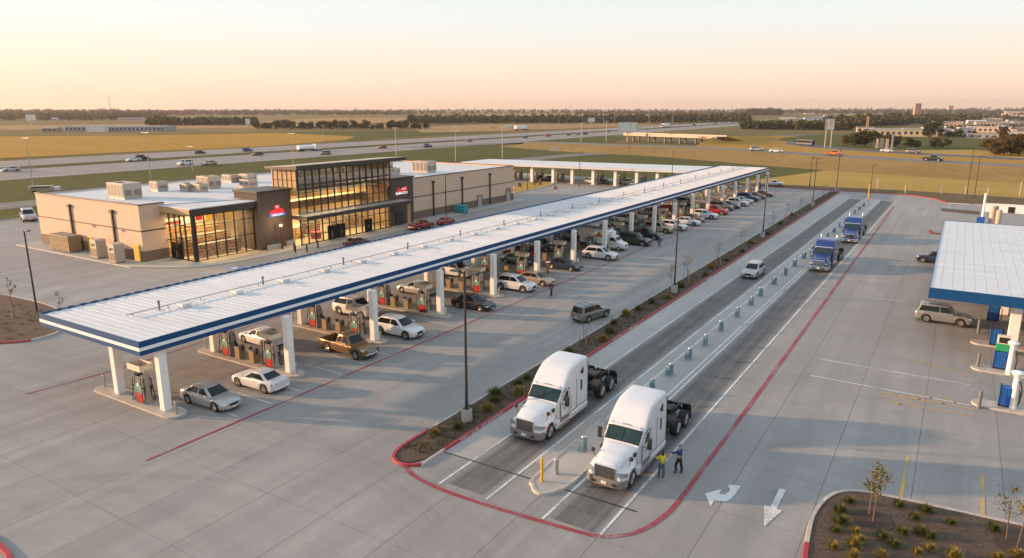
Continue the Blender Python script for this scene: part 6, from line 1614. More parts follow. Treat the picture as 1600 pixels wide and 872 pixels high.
car('suv', 'olive', (-31.7, 66.9), R(76), 'olive grey SUV driving away across the open lot')
car('crossover', 'silver', (-21.9, 96.8), R(-92), 'silver SUV driving towards the camera in the left truck lane', scale=1.12)
car('suv', 'taupe', (.6, 85.3), R(-3), 'silver SUV parked at the left edge of the right canopy', scale=1.08)
car('suv', 'navy', (-1.3, 119.5), R(175), 'dark SUV half hidden behind the right canopy')
car('pickup', 'white', (-45.5, 218.2), R(5), 'white pickup truck parked beyond the far red kerb')
car('suv', 'silver', (-159.0, 69.5), R(-20), 'silver car parked at the far left of the lot', scale=1.3)
car('pickup', 'red', (-84.6, 103.5), R(85), 'red pickup truck parked before the store entrance')
car('sedan', 'dark_red', (-82.8, 84.5), R(78), 'dark red sedan peeking over the canopy roof by the entrance')
car('sedan', 'red', (-84.2, 110.5), R(95), 'red sedan parked beyond the red pickup by the store')
for i, (px, kind, col_) in enumerate(((783, 'sedan', 'white'), (822, 'suv', 'black'), (836, 'crossover', 'white'), (912, 'suv', 'white'), (925, 'sedan', 'grey'), (963, 'pickup', 'white'), (980, 'sedan', 'silver'), (847, 'sedan', 'navy'))):
    x = at(px, 284 + (px - 801) * .05)[0]
    car(kind, col_, (x, bf(x) + 5 + (i % 3) * 1.4), R(0 if i % 2 else 180), '%s %s under the far crosswise canopy' % (col_, ('sedan', 'SUV', 'crossover', 'large SUV', 'saloon', 'pickup', 'saloon on the right', 'saloon on the left')[i]), 'cars under the far canopy')
# ================================================================== freeway and ramp traffic
# listed by where they stand in the photograph; drive along the carriageway they are on
FW = [(17, 268, 'sedan', 'silver', 'silver sedan at the left edge of the freeway'), (222, 250, 'suv', 'black', 'black SUV on the far carriageway above the store corner'), (209, 252, 'sedan', 'white', 'small white car just left of the black SUV on the freeway'),
 (290, 258.5, 'suv', 'white', 'white SUV on the near carriageway above the roof units'), (327, 258, 'sedan', 'tan', 'tan car following the white SUV on the freeway'), (312, 240.5, 'sedan', 'black', 'black car on the far carriageway left of the dark blue car'),
 (386, 237, 'crossover', 'blue', 'dark blue car on the far carriageway beside the golden field'), (402, 243, 'sedan', 'dark_red', 'dark red car below the dark blue car on the freeway'), (508, 242, 'crossover', 'grey', 'dark grey car on the near carriageway above the entrance tower'),
 (597, 232, 'sedan', 'red', 'red car on the freeway above the right brick pier'), (667, 230.5, 'pickup', 'blue', 'blue pickup on the freeway right of the red car'), (733, 221.5, 'sedan', 'red', 'red car on the far carriageway left of the far canopy'),
 (820, 216, 'sedan', 'navy', 'navy car on the freeway above the far canopy'), (856, 213.5, 'pickup', 'red', 'red pickup on the freeway above the far canopy'), (888, 211.5, 'sedan', 'black', 'black car left of two dark cars near the billboard'), (903, 211, 'sedan', 'grey', 'grey car in the middle of three near the billboard'),
 (914, 210.5, 'suv', 'black', 'black SUV nearest the billboard on the freeway'), (950, 206.5, 'sedan', 'dark_red', 'dark red car behind the billboard'), (1046, 199, 'suv', 'tan', 'tan SUV beyond the overpass'), (1058, 197.5, 'sedan', 'white', 'white car beyond the overpass'), (1085, 196.5, 'suv', 'black', 'black SUV beyond the overpass'),
 (1092, 197.5, 'sedan', 'silver', 'silver car beside the black SUV beyond the overpass'), (1117, 194, 'suv', 'grey', 'grey SUV in the distant traffic'), (1140, 192.5, 'sedan', 'white', 'white car in the distant traffic'), (1020, 201, 'suv', 'white', 'white van left of the overpass traffic'), (1010, 203, 'sedan', 'red', 'red car left of the overpass traffic')]
for px, py, k, c, lab in FW:
    x, y = at(px, py)
    deg = 90 if x < -306 else -90
    car(k, c, (x, y), R(deg), lab, 'vehicles on the freeway', scale=1.3)
def big_rig(px, py, deg, label, trailer='white', cabc='white', L=14, sc=1.25, tank=False):
    x, y = at(px, py); r_ = empty('semi_trailer_truck', label, 'truck', (x, y), R(deg), 'trucks on the freeway', sc)
    b = MB()
    if tank: b.cyl((-L / 2, 0, 2.2), (L / 2, 0, 2.2), 1.15, 1.15, 16)
    else: b.box(-L / 2, L / 2, -1.25, 1.25, 1.1, 4.0)
    b.build('trailer', M['white'], r_, bevel=.1)
    c = MB(); c.prism_y([(L / 2 + .8, .7), (L / 2 + 5.0, .7), (L / 2 + 5.0, 1.6), (L / 2 + 3.4, 1.9), (L / 2 + 2.8, 2.9), (L / 2 + .8, 3.7)], -1.2, 1.2); c.build('cab', P(cabc), r_, bevel=.12)
    g_ = MB(); g_.add([(L / 2 + 3.42, -1.0, 1.95), (L / 2 + 3.42, 1.0, 1.95), (L / 2 + 2.86, .95, 2.85), (L / 2 + 2.86, -.95, 2.85)], [(0, 1, 2, 3)]); g_.build('windscreen', M['dark_glass'], r_)
    for xx in (-L / 2 + 1.2, -L / 2 + 2.5, L / 2 + .3, L / 2 + 1.5, L / 2 + 4.0):
        for s in (-1, 1): w_ = MB(); w_.cyl((xx, s * .85, .5), (xx, s * 1.2, .5), .5, .5, 12); w_.build('wheel', M['tyre'], r_)
    u = MB(); u.box(-L / 2, L / 2 + 2, -.6, .6, .7, 1.1); u.build('chassis', M['black'], r_)
big_rig(478, 236.5, 90, 'white tank truck on the far carriageway above the entrance tower', tank=True, L=10.5, sc=1.0)
big_rig(813, 203.5, 90, 'white box trailer truck beyond the freeway above the far canopy', L=16); big_rig(1040, 199.5, -90, 'white box trailer truck beyond the overpass in the distant traffic', L=14)
big_rig(983, 206, -90, 'pale box trailer truck emerging behind the billboard', L=10, sc=1.1)
for px, py, k, c, deg, lab in ((1183, 236, 'suv', 'silver', 0, 'silver SUV on the ramp road above the canopy tip'), (1303, 243, 'pickup', 'orange', -10, 'orange pickup on the ramp road left of the dark pickup'), (1458, 251.5, 'pickup', 'black', -18, 'black pickup on the ramp road at the right'), (1190, 217.5, 'sedan', 'white', -60, 'white car at the tight bend of the loop ramp'),
   (1427, 239.5, 'suv', 'grey', -20, 'grey SUV on the loop ramp at the right'), (1213, 238, 'sedan', 'white', -5, 'small white car right of the silver SUV on the ramp road'), (1386, 237.5, 'sedan', 'white', -15, 'white car on the loop ramp by the pale pylons')):
    x, y = at(px, py, ZB if py > 235 and (px < 1380 or px > 1440) else 0); car(k, c, (x, y, ZB if py > 235 and (px < 1380 or px > 1440) else .0), R(deg), lab, 'vehicles on the ramp roads', scale=1.3)
x, y = at(1258, 227.3); r_ = empty('coach_bus', 'dark blue bus on the loop ramp', 'bus', (x, y, 0), R(-30))
b = MB(); b.box(-6, 6, -1.3, 1.3, .5, 3.4); b.build('body', P('navy'), r_, bevel=.2); b = MB(); b.box(-5.6, 5.2, -1.32, 1.32, 1.8, 2.9); b.build('window_band', M['dark_glass'], r_)
for xx in (-3.6, 3.8):
    for s in (-1, 1): w_ = MB(); w_.cyl((xx, s * 1.0, .5), (xx, s * 1.34, .5), .5, .5, 12); w_.build('wheel', M['tyre'], r_)
# parked camper at the frontage road
x, y = at(70, 300); r_ = empty('camper_van', 'pale camper with trailer parked by the frontage road at the left', 'camper', (x, y, -.05), R(52), scale=.72)
b = MB(); b.box(-5, 3.2, -1.3, 1.3, .7, 2.5); b.build('body', M['hvac'], r_, bevel=.2); b = MB(); b.box(3.2, 5.2, -1.15, 1.15, .6, 2.0); b.build('cab', P('white'), r_, bevel=.2)
b = MB(); b.box(-4, 2.2, -1.32, 1.32, 1.7, 2.2); b.build('window_band', M['dark_glass'], r_); b = MB(); b.box(-4.9, 3.1, -1.31, 1.31, 1.1, 1.4); b.build('stripe', M['brick_base'], r_)
for xx in (-3.4, 4.1):
    for s in (-1, 1): w_ = MB(); w_.cyl((xx, s * .95, .42), (xx, s * 1.28, .42), .42, .42, 12); w_.build('wheel', M['tyre'], r_)
# ================================================================== overpass
BZ = 5.0
ba = np.array(at(985, 209.5, BZ)); bb = np.array(at(1116, 214, BZ))
dv = (bb - ba) / np.linalg.norm(bb - ba); nv = np.array([-dv[1], dv[0]]); LB = float(np.linalg.norm(bb - ba)); ang = math.atan2(dv[1], dv[0])
BR = empty('overpass_bridge', 'concrete road overpass with sunlit side beam right of the billboard', 'bridge', (ba[0], ba[1], 0), ang)
b = MB(); b.box(-6, LB + 2, 0, 10, BZ - .4, BZ); b.build('deck', M['highway'], BR)
b = MB(); b.box(-6, LB + 2, -.5, 0, BZ - 1.1, BZ + .8); b.box(-6, LB + 2, 10, 10.5, BZ - 1.1, BZ + .8); b.build('parapet', M['hvac'], BR)
for i, t in enumerate((.02, .22, .42, .60, .78, .93)):
    b = MB()
    for yy in (2, 8): b.cyl((LB * t, yy, -.1), (LB * t, yy, BZ - 1.2), .7, .7, 12)
    b.box(LB * t - .8, LB * t + .8, .5, 9.5, BZ - 1.3, BZ - .4); b.build('pier', M['highway'], BR)
# approach bank: falls from the bridge end into the loop
e0 = bb; e1 = np.array(at(1205, 214.0)); vs = []
ft = [np.array(at(*p)) for p in ((1082, 229.5), (1118, 231.5), (1165, 233), (1215, 233.5), (1262, 233))]
for i in range(5):
    t = i / 4; c_ = lerp(e0, e1, t); z = BZ * (1 - t) ** .8; away = np.array([.35, 1.0])
    vs += [(*ft[i], -.05), (*lerp(ft[i], c_, .45), z * .42 - .02), (*(c_ - away * 1.5), z - .03), (*(c_ + away * 12), z - .03), (*(c_ + away * 40), -.06)]
b = MB(); b.add(vs, [(5 * i + k, 5 * i + k + 1, 5 * i + 6 + k, 5 * i + 5 + k) for i in range(4) for k in range(4)], True)
b.add([vs[0], vs[1], vs[2], vs[3], vs[4], (*(e0 - dv * 10), -.06)], [(1, 0, 5), (2, 1, 5), (3, 2, 5), (4, 3, 5)]); struct('grass_bank', b, M['field_gold'])
rr = MB(); ribbon(rr, [lerp(e0, e1, t) + 0 for t in np.linspace(0, 1, 13)], 12, 0, lambda i: BZ * (1 - i / 12) ** 1.2 + .05)
nn0 = np.array([(e1 - e0)[1], -(e1 - e0)[0]]) / np.linalg.norm(e1 - e0)
rr.v = [(p[0] - nn0[0] * 6, p[1] - nn0[1] * 6, p[2]) for p in rr.v]; struct('bridge_road', rr, M['highway'])
# ================================================================== poles, billboards, towers
def pole(px, py, h, label, m='gpole', r=.16, name='light_mast', arm=True, cat='light mast'):
    x, y = at(px, py); r_ = empty(name, label, cat, (x, y, -.1), 0, 'tall masts along the freeway')
    p = MB(); p.cyl((0, 0, 0), (0, 0, h), r, r * .55, 8); p.build('mast', M[m], r_)
    if arm: a = MB(); a.box(-1.6, 1.6, -.1, .1, h - .1, h + .05); a.box(-1.9, -1.1, -.2, .2, h - .05, h + .12); a.box(1.1, 1.9, -.2, .2, h - .05, h + .12); a.build('lamp_arm', M[m], r_)
MAST = [(236, 283, 15, 'pale light mast behind the store roof units'), (459, 262, 13, 'light mast just left of the entrance tower roof'), (619, 246, 13.5, 'light mast right above the entrance tower'), (712, 252, 13, 'light mast above the right wing roof'), (785, 247, 14, 'light mast at the left end of the far canopy'), (301, 268, 9, 'short mast behind the roof units'), (52, 292, 14, 'thin mast near the camper at the left edge'),
 (908, 224, 13, 'light mast beyond the far canopy left of the billboard'), (947, 222, 14, 'light mast just left of the billboard'), (983, 238, 16, 'dark mast in front of the billboard side'), (108, 215, 13, 'mast left of the long grey shed'), (506, 218, 10, 'mast at the end of the golden field'), (285, 195.5, 16, 'distant mast right of the long shed'), (1014, 193.5, 18, 'distant freeway mast above the overpass, leftmost'), (1051, 193, 20, 'distant freeway mast above the overpass, second'), (1092, 191, 22, 'distant freeway mast above the overpass, third'), (1117, 190, 22, 'distant freeway mast above the overpass, fourth'), (1143, 188, 22, 'distant freeway mast above the overpass, rightmost'), (873, 194, 18, 'distant mast before the tree belt, left'), (943, 194, 18, 'distant mast before the tree belt, middle'), (960, 194, 18, 'distant mast before the tree belt, right')]
for px, py, h, lab in MAST: pole(px, py, h, lab, 'gpole' if 'dark' not in lab else 'pole')
def billboard(px, py, pyt, w_px, h_px, label, m, legs=1, rz=0.45, framed=True):
    x, y = at(px, py); dist = math.hypot(x, y); k = dist / 1140.
    H_ = (py - pyt) * k; hh = h_px * k; ww = w_px * k
    r_ = empty('billboard', label, 'billboard', (x, y, -.1), rz)
    p = MB()
    for s in ([0] if legs == 1 else [-.35, .35]): p.cyl((s * ww, .3, 0), (s * ww, .3, H_ - hh * .5), .35 * dist / 500, None, 8)
    p.build('post', M['gpole'], r_)
    b = MB(); b.box(-ww / 2, ww / 2, -.3, .3, H_ - hh, H_); b.build('panel', m, r_)
    if framed:
        f = MB()
        for z in (H_ - hh - .25, H_): f.box(-ww / 2 - .25, ww / 2 + .25, -.45, .45, z, z + .25)
        for s in (-1, 1): f.box(s * ww / 2 - (.25 if s < 0 else 0), s * ww / 2 + (.25 if s > 0 else 0), -.45, .45, H_ - hh, H_)
        f.build('frame', M['steel'], r_)
pale = mat('billboard_pale', (.62, .64, .62), .6, var=.08, scale=.3)
billboard(980, 222, 192, 28, 14, 'large pale billboard panel left of the overpass', pale)
billboard(924, 193, 184.5, 10, 6, 'small white billboard before the distant tree belt', pale, rz=.5)
billboard(50, 197, 182.5, 11, 7.5, 'small white billboard at the far left beyond the field', pale, rz=.9)
billboard(388, 202, 187, 6, 8, 'narrow white sign tower at the end of the tree row', pale, rz=.7)
billboard(1293, 231, 190.5, 11, 14, 'tall grey sign on two legs beside the loop ramp', mat('grey_sign', (.36, .37, .37), .5, var=.4, scale=.5), legs=2, rz=.2)
# slender signs and pylons beside the ramp
PY = [(1364, 229, 210, 3.2), (1370, 231, 218, 3.0), (1376, 231, 218, 2.6), (1379, 231, 218, 2.2), (1385.5, 231.5, 218.5, 3.4), (1393, 232, 212, 2.2)]
for i, (px, py, pt, w_) in enumerate(PY):
    x, y = at(px, py); k = math.hypot(x, y) / 1140.; r_ = empty('pale_pylon', 'pale upright pylon in the row beside the loop ramp, %s from the left' % ORD[i], 'pylon', (x, y, -.1), .2, 'pylons beside the loop ramp')
    b = MB(); b.box(-w_ * k / 2, w_ * k / 2, -.5, .5, 0, (py - pt) * k); b.build('shaft', M['hvac'] if i < 5 else M['steel'], r_); b = MB(); b.box(-w_ * k / 2 - .1, w_ * k / 2 + .1, -.6, .6, 0, .6); b.build('plinth', M['kerb'], r_)
for i, px in enumerate((862, 871)):
    x, y = at(px, 238.5); r_ = empty('sign_panel', 'small tan sign panel on the green verge, %s of two' % ('left' if i == 0 else 'right'), 'sign', (x, y, -.1), .3); b = MB(); b.box(-1.3 + .3 * i, 1.3 - .3 * i, -.1, .1, 1.0, 3.4); b.build('panel', M['hvac'], r_); b = MB(); b.box(-1.0, -.85, -.08, .08, 0, 1.0); b.box(.85, 1.0, -.08, .08, 0, 1.0); b.build('leg', M['gpole'], r_)
for px, py, pt, lab in ((174, 184, 153, 'thin lattice radio mast on the skyline at the left'), (891, 181, 158, 'faint radio mast on the skyline near the middle')):
    x, y = at(px, py); k = math.hypot(x, y) / 1140.; r_ = empty('radio_mast', lab, 'radio mast', (x, y, -.1)); h_ = (py - pt) * k
    b = MB()
    for q in range(3): a = 2.09 * q; b.cyl((3 * math.cos(a) * k, 3 * math.sin(a) * k * .3, 0), (0, 0, h_), .16 * k, .10 * k, 5)
    b.build('lattice', M['gpole'], r_)
# ================================================================== far buildings
WALLS = {}
def wallm(c):
    if c not in WALLS: WALLS[c] = mat('far_wall_%d' % len(WALLS), c, .8, var=.12, scale=.15)
    return WALLS[c]
far_glass = mat('far_window', (.05, .055, .06), .2)
def building(px, py, w_px, h_px, label, col_=(.46, .36, .28), roofc=(.40, .40, .39), dep=.6, rz=.3, cat='building', name='far_building', win=True, pitched=False, storeys=1):
    x, y = at(px, py); k = math.hypot(x, y) / 1140.; W = w_px * k; H_ = h_px * k; D_ = W * dep
    r_ = empty(name, label, cat, (x, y, -.1), rz)
    b = MB(); b.box(-W / 2, W / 2, 0, D_, 0, H_); b.build('wall', wallm(col_), r_)
    f = MB()
    if pitched: f.add([(-W / 2 - .5, -.5, H_), (W / 2 + .5, -.5, H_), (W / 2 + .5, D_ + .5, H_), (-W / 2 - .5, D_ + .5, H_), (-W / 2, D_ / 2, H_ * 1.35), (W / 2, D_ / 2, H_ * 1.35)], [(0, 1, 5, 4), (2, 3, 4, 5), (1, 2, 5), (3, 0, 4), (0, 3, 2, 1)])
    else: f.box(-W / 2 - .3, W / 2 + .3, -.3, D_ + .3, H_, H_ + .08 * H_)
    f.build('roof', wallm(roofc), r_)
    if win:
        n = max(2, int(W / max(4, H_ * .5)))
        for s_ in range(storeys):
            g_ = MB(); z0 = H_ * (s_ + .3) / storeys; z1 = H_ * (s_ + .72) / storeys
            for i in range(n): a = -W / 2 + W * (i + .25) / n; g_.box(a, a + W * .45 / n, -.12, 0, z0, z1)
            g_.build('window', far_glass, r_)
building(180, 205.5, 138, 6.5, 'long low grey industrial shed beyond the golden field', (.30, .31, .32), (.36, .37, .38), .25, .55)
building(149, 206, 24, 8, 'white hall at the middle of the long shed', (.68, .66, .62), (.62, .62, .62), .5, .55, win=False)
building(78, 206.5, 20, 5, 'small brown farm building left of the long shed', (.33, .24, .18), (.26, .27, .29), .6, .5, pitched=True)
building(203, 189, 34, 4, 'distant pale buildings behind the shed', (.50, .44, .40), (.5, .48, .46), .3, .6)
building(85, 189, 8, 3.4, 'tiny pale barn at the far left', (.52, .46, .42), (.3, .3, .3), .6, .6, pitched=True)
building(1433, 182.5, 7.5, 16.5, 'tall orange-lit tower block on the skyline', (.42, .26, .18), (.36, .25, .2), 1.0, .35, storeys=9)
building(1485, 176, 5.5, 8.5, 'smaller tower block on the skyline at the right', (.48, .30, .22), (.4, .3, .25), 1.0, .35, storeys=5)
building(1400, 213, 84, 9, 'wide tan hall with grey roof behind the ramp trees', (.52, .41, .29), (.33, .35, .36), .45, .15)
building(1437, 213.5, 42, 10, 'tan hall wing with dark openings', (.55, .44, .31), (.35, .37, .38), .5, .15)
building(1352, 207, 22, 7, 'pinkish building at the left of the tan hall', (.50, .35, .27), (.4, .33, .28), .6, .2)
building(1354, 209, 3.2, 22, 'slim brick tower beside the pinkish building', (.40, .24, .16), (.38, .24, .17), 1.0, .2, win=False)
building(1415, 192.5, 40, 3.4, 'low cream roofed store behind the tan hall', (.55, .45, .35), (.6, .55, .5), .5, .2)
building(1235, 197, 8, 4, 'white house between the tree clumps', (.66, .62, .58), (.5, .5, .5), .6, .2); building(1231, 200.5, 9, 4, 'pink low house between the tree clumps', (.52, .38, .32), (.5, .42, .36), .6, .2)
rb2 = random.Random(5)
town = [(1480, 199, 32, 5.5, (.55, .36, .26)), (1515, 199.5, 26, 4, (.50, .33, .25)), (1545, 198.5, 30, 6, (.58, .40, .31)), (1573, 198, 28, 5, (.60, .52, .45)), (1597, 197, 20, 5, (.56, .42, .33)), (1473, 210, 18, 8, (.40, .43, .46)), (1489, 212.5, 14, 6, (.42, .45, .48)), (1508, 213, 16, 11, (.42, .46, .50)), (1535, 207, 34, 7, (.60, .47, .38)), (1536, 216, 34, 5.5, (.36, .39, .38)), (1575, 210, 18, 6, (.48, .40, .34)), (1592, 214, 22, 6, (.58, .52, .47)), (1500, 188, 14, 3, (.55, .48, .42)), (1512, 186.5, 8, 2.6, (.62, .58, .54)), (1530, 182, 12, 3, (.52, .42, .36)), (1585, 183, 20, 7, (.56, .38, .31)), (1573, 184, 10, 5, (.52, .4, .34)), (1425, 175.5, 14, 2.6, (.55, .5, .48)), (1265, 179, 14, 2.2, (.55, .5, .47)), (1300, 182, 20, 2, (.52, .47, .43)), (1340, 181, 24, 2.2, (.5, .46, .43)), (1230, 186, 22, 2.2, (.52, .42, .35)), (1200, 190, 20, 2.4, (.5, .45, .42)), (1370, 180, 18, 2, (.54, .5, .46)), (1275, 186, 30, 1.8, (.48, .45, .43)), (1325, 187, 26, 1.8, (.5, .46, .43)), (1460, 181, 16, 2.4, (.5, .46, .43)), (1552, 187, 10, 2.6, (.52, .43, .36))]
COLN = ['peach', 'tan', 'rosy', 'cream', 'orange-lit', 'grey-blue', 'grey', 'blue-grey tall', 'pinkish', 'dull green-grey', 'brownish', 'whitish', 'pale', 'small white', 'dim', 'rosy tall', 'stepped rosy', 'faint', 'faint white', 'low grey', 'low pale', 'low tan', 'flat pale', 'flat white', 'long low', 'long grey', 'hazy', 'hazy tan']
for i, (px, py, w_, h_, c) in enumerate(town):
    wh = 'in the front row of the town' if py > 205 else ('in the second row of the town' if py > 195 else 'in the distance near the skyline')
    building(px, py, w_, h_, '%s town building %s, %s' % (COLN[i], wh, 'at the right edge' if px > 1560 else ('right of the tan hall' if px > 1460 else 'left of the tower block')), c, rb2.choice([(.55, .52, .5), (.42, .42, .43), (.5, .4, .33)]), rb2.uniform(.4, .7), rb2.uniform(.05, .4))
rn_ = random.Random(17)
for i in range(26):
    px = 1455 + i * 5.6 + rn_.uniform(-2, 2); py = (202.5, 206, 194, 190.5, 186)[i % 5] + rn_.uniform(-.8, .8)
    building(px, py, rn_.uniform(9, 20), rn_.uniform(2.4, 4.6), 'small %s town roof among trees right of the tan hall, %s from the left' % (('cream', 'peach', 'grey')[i % 3], ORD[i]), ((.60, .50, .42), (.55, .38, .29), (.44, .44, .45))[i % 3], rn_.choice([(.55, .52, .5), (.42, .40, .40), (.48, .36, .3)]), .6, rn_.uniform(.05, .4), win=i % 2 == 0, pitched=i % 4 == 0)
for i, px in enumerate((470, 480, 530, 584, 653, 668, 712, 770, 795)):
    building(px, 200.5 + (i % 2) * .6, 7 + (i * 5) % 7, 2.6 + (i % 3) * .6, '%s little building among the trees beyond the freeway, %s from the left' % (('white', 'tan', 'pale')[i % 3], ORD[i]), ((.66, .62, .58), (.46, .34, .25), (.55, .5, .45))[i % 3], (.42, .38, .35), .6, .4, win=False, pitched=i % 2 == 0)
# ================================================================== trees
TREE = {}
def big_tree(loc, h, label, m='tree_far', group=None, v=0, n=1900):
    key = (m, v)
    if key not in TREE:
        rng = np.random.default_rng(40 + v * 7 + len(m))
        r_ = bpy.data.objects.new('broadleaf_tree', None); COL.objects.link(r_); r_.empty_display_size = .3
        t = MB(); t.cyl((0, 0, -.02), (0, 0, .38), .035, .022, 8)
        cs = []
        for i in range(11):
            a = rng.uniform(0, 2 * PI); rr_ = rng.uniform(.05, .34); z = rng.uniform(.20, .80); rr_ *= 1.1 - abs(z - .5) * 1.1
            c = (rr_ * math.cos(a), rr_ * math.sin(a), z); s = rng.uniform(.16, .25)
            cs.append(blob(rng, n // 11, c, (s, s, s * .82))); t.cyl((0, 0, .30), c, .014, .005, 5)
        t.build('trunk', M['bark'], r_)
        ve, q = leaf_quads(np.concatenate(cs), .030, rng); np_obj('crown', ve, q, M[m], r_); TREE[key] = r_; o = r_
    else:
        o = copy_tree(TREE[key])
        for a in ('label', 'category', 'group'):
            if a in o: del o[a]
    o.location = (loc[0], loc[1], loc[2] if len(loc) > 2 else -.1); o.scale = (h * random.uniform(1.05, 1.35), h * random.uniform(1.05, 1.35), h); o.rotation_euler = (0, 0, random.uniform(0, 6.28))
    return tag(o, label, 'tree', group)
TR = [(1322, 226, 15), (1340, 229, 24), (1352, 229, 27), (1334, 228, 20), (1372, 226, 18), (1388, 227, 18), (1398, 229, 12), (1420, 231, 16), (1430, 231, 12), (1460, 231, 16), (1478, 229, 12), (1470, 232, 10), (1450, 215, 20), (1458, 212, 22), (1556, 241, 22), (1568, 241, 27), (1580, 243, 27), (1592, 243, 25), (1548, 236, 20), (1604, 244, 24), (1586, 240, 27), (1498, 214, 12), (1522, 214, 9), (1565, 216, 16), (1482, 215, 10), (1405, 221, 9), (1560, 243, 14), (1615, 244, 24)]
for i, (px, py, hp) in enumerate(TR):
    x, y = at(px, py); k = math.hypot(x, y) / 1140.
    big_tree((x, y), hp * k, '%s broadleaf tree near the ramps at the right, %s from the left' % ('reddish autumn' if px > 1540 else 'dense green', ORD[sorted(t[0] for t in TR).index(px)]), 'tree_aut' if px > 1540 or px == 1322 else 'tree_far', 'trees beyond the ramps', i % 3)
rt = random.Random(3); row = [404 + i * 9.3 + rt.uniform(-3, 3) for i in range(29)]
for i, px in enumerate(row):
    x, y = at(px, 201.5 + rt.uniform(-.5, .6)); k = math.hypot(x, y) / 1140.; big_tree((x, y), rt.uniform(7, 16) * k, 'dark tree in the row beyond the golden field, %s from the left' % ORD[i], 'tree_far', 'row of trees beyond the golden field', i % 3)
# woods that read as one mass
def wood(name, label, strips, m='wood_far', leaf=1.0, seed=1):
    rng = np.random.default_rng(seed); V = []; n = 0
    for (xa, ya, xb, yb, depth, hp, cnt) in strips:
        for i in range(cnt):
            t = rng.uniform(); px = lerp(xa, xb, t); py = lerp(ya, yb, t) - rng.uniform(0, depth)
            x, y = at(px, py); k = math.hypot(x, y) / 1140.; h = hp * k * rng.uniform(.65, 1.25)
            c = blob(rng, 26, (x, y, h * .55), (h * .42, h * .42, h * .45)); V.append((c, h * .16))
    C_ = np.concatenate([v[0] for v in V]); S_ = np.concatenate([np.full(len(v[0]), v[1]) for v in V])
    ve, q = leaf_quads(C_, 1.0, rng); cen = np.repeat(C_, 4, 0); ve = cen + (ve - cen) * np.repeat(S_, 4)[:, None]
    o = np_obj(name, ve, q, M[m]); tag(o, label, 'wood', None, 'stuff')
wood('distant_wood', 'dark belt of woods beyond the freeway', [(640, 193.5, 1170, 191.5, 4, 9, 900), (230, 196.5, 400, 195.5, 2, 9, 260), (1160, 202, 1330, 204, 3, 10, 330), (1290, 200, 1420, 196, 6, 11, 360), (1170, 181, 1220, 181, 2, 8, 120), (1420, 195, 1530, 191, 6, 7, 300), (1450, 204, 1640, 203, 3, 4.5, 150), (1455, 215, 1640, 217, 3, 4.5, 120), (404, 201.5, 660, 201, 1.2, 3.2, 150)], seed=2)
wood('distant_wood', 'hazy wooded plain up to the horizon', [(-40, 189, 260, 188, 10, 6, 900), (-40, 180, 1650, 178, 5, 4, 1500), (230, 181, 640, 180.5, 3, 5, 500), (1150, 178.5, 1650, 180, 4, 4, 600), (1380, 190, 1640, 189, 8, 4.5, 500), (900, 180, 1170, 181, 3, 4, 300)], seed=3)
hl_ = MB()
hp_ = [(-9500 + 1100 * i, 9000 + 2600 * math.sin(i * .7) * .3, 40 + 18 * math.sin(i * 1.3) + 10 * math.sin(i * 2.9)) for i in range(20)]
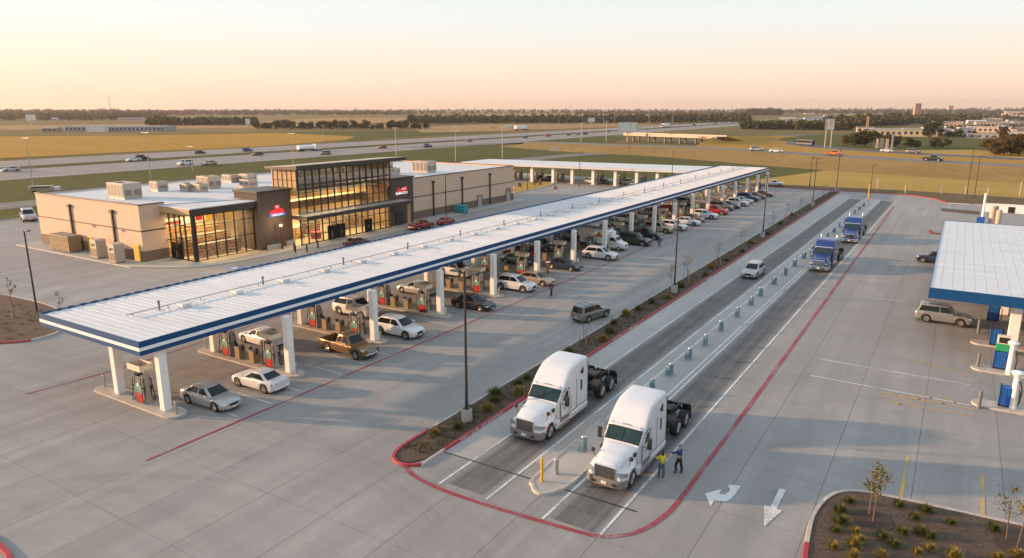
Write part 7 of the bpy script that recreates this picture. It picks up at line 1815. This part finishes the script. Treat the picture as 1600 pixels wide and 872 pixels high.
# ================================================================== light, sky, haze, camera
SUN_EL, SUN_AZ = R(9.8), R(23.0)      # azimuth measured from the -X axis towards -Y
sl_ = bpy.data.lights.new('sun', 'SUN'); sl_.energy = SUN_E; sl_.angle = R(1.0); sl_.color = (1.0, .60, .33)
so_ = bpy.data.objects.new('sun', sl_); COL.objects.link(so_)
to_sun = Vector((-math.cos(SUN_AZ) * math.cos(SUN_EL), -math.sin(SUN_AZ) * math.cos(SUN_EL), math.sin(SUN_EL)))
so_.rotation_euler = to_sun.to_track_quat('Z', 'Y').to_euler()
w = bpy.data.worlds.new('World'); SC.world = w; w.use_nodes = True; nt = w.node_tree; g = NG(nt)
bg = nt.nodes['Background']; sky = nt.nodes.new('ShaderNodeTexSky'); sky.sky_type = 'NISHITA'; sky.sun_disc = False
sky.sun_elevation = SUN_EL; sky.sun_rotation = math.atan2(to_sun.x, to_sun.y); sky.air_density = 1.0; sky.dust_density = 1.6; sky.ozone_density = 1.0
tc = g.n('ShaderNodeTexCoord'); sp = g.n('ShaderNodeSeparateXYZ'); g.l(tc.outputs['Generated'], sp.inputs[0])
# dusk air: the low sky is warmed, the high sky stays pale blue
tint = g.ramp(sp.outputs['Z'], [(0.0, SKY0), (0.06, SKY1), (0.16, SKY2), (0.45, SKY3)])
air = g.ramp(sp.outputs['Z'], [(0.0, (.475, .325, .24)), (0.045, (.455, .365, .30)), (0.11, (.385, .395, .385)), (0.4, (.285, .335, .385))])
air = g.mix(1.0, air, (10., 10., 10.), 'MULTIPLY')
g.l(g.mix(SKY_MIX, g.mix(1.0, sky.outputs[0], tint, 'MULTIPLY'), air), bg.inputs['Color']); bg.inputs['Strength'].default_value = SKY_S
if HAZE > 0:
    hz = MB(); hz.box(-9800, 9800, -900, 12500, -1.5, 130)
    m = bpy.data.materials.new('air_haze'); m.use_nodes = True; nt = m.node_tree; nt.nodes.clear(); g = NG(nt)
    out = g.n('ShaderNodeOutputMaterial'); pv_ = g.n('ShaderNodeVolumePrincipled'); pv_.inputs['Density'].default_value = HAZE; pv_.inputs['Color'].default_value = (.82, .74, .70, 1); pv_.inputs['Anisotropy'].default_value = .3
    g.l(pv_.outputs[0], out.inputs['Volume']); o = hz.build('haze', m); o['kind'] = 'stuff'
cam = bpy.data.cameras.new('camera'); co = bpy.data.objects.new('camera', cam); COL.objects.link(co)
cam.sensor_width = 36; cam.lens = F_PX / 1600 * 36; cam.clip_end = 40000; cam.clip_start = .5
co.location = (0, 0, CAM_H); co.rotation_euler = (PI / 2 - PITCH, 0, YAW); SC.camera = co
SC.render.resolution_x = 1024; SC.render.resolution_y = 558
SC.view_settings.view_transform = 'Standard'; SC.view_settings.look = 'None'; SC.view_settings.gamma = 1; SC.view_settings.exposure = EXPO
SC.view_settings.use_curve_mapping = False
SC.cycles.max_bounces = 6; SC.cycles.transparent_max_bounces = 12; SC.cycles.volume_bounces = 0
SC.cycles.use_denoising = True
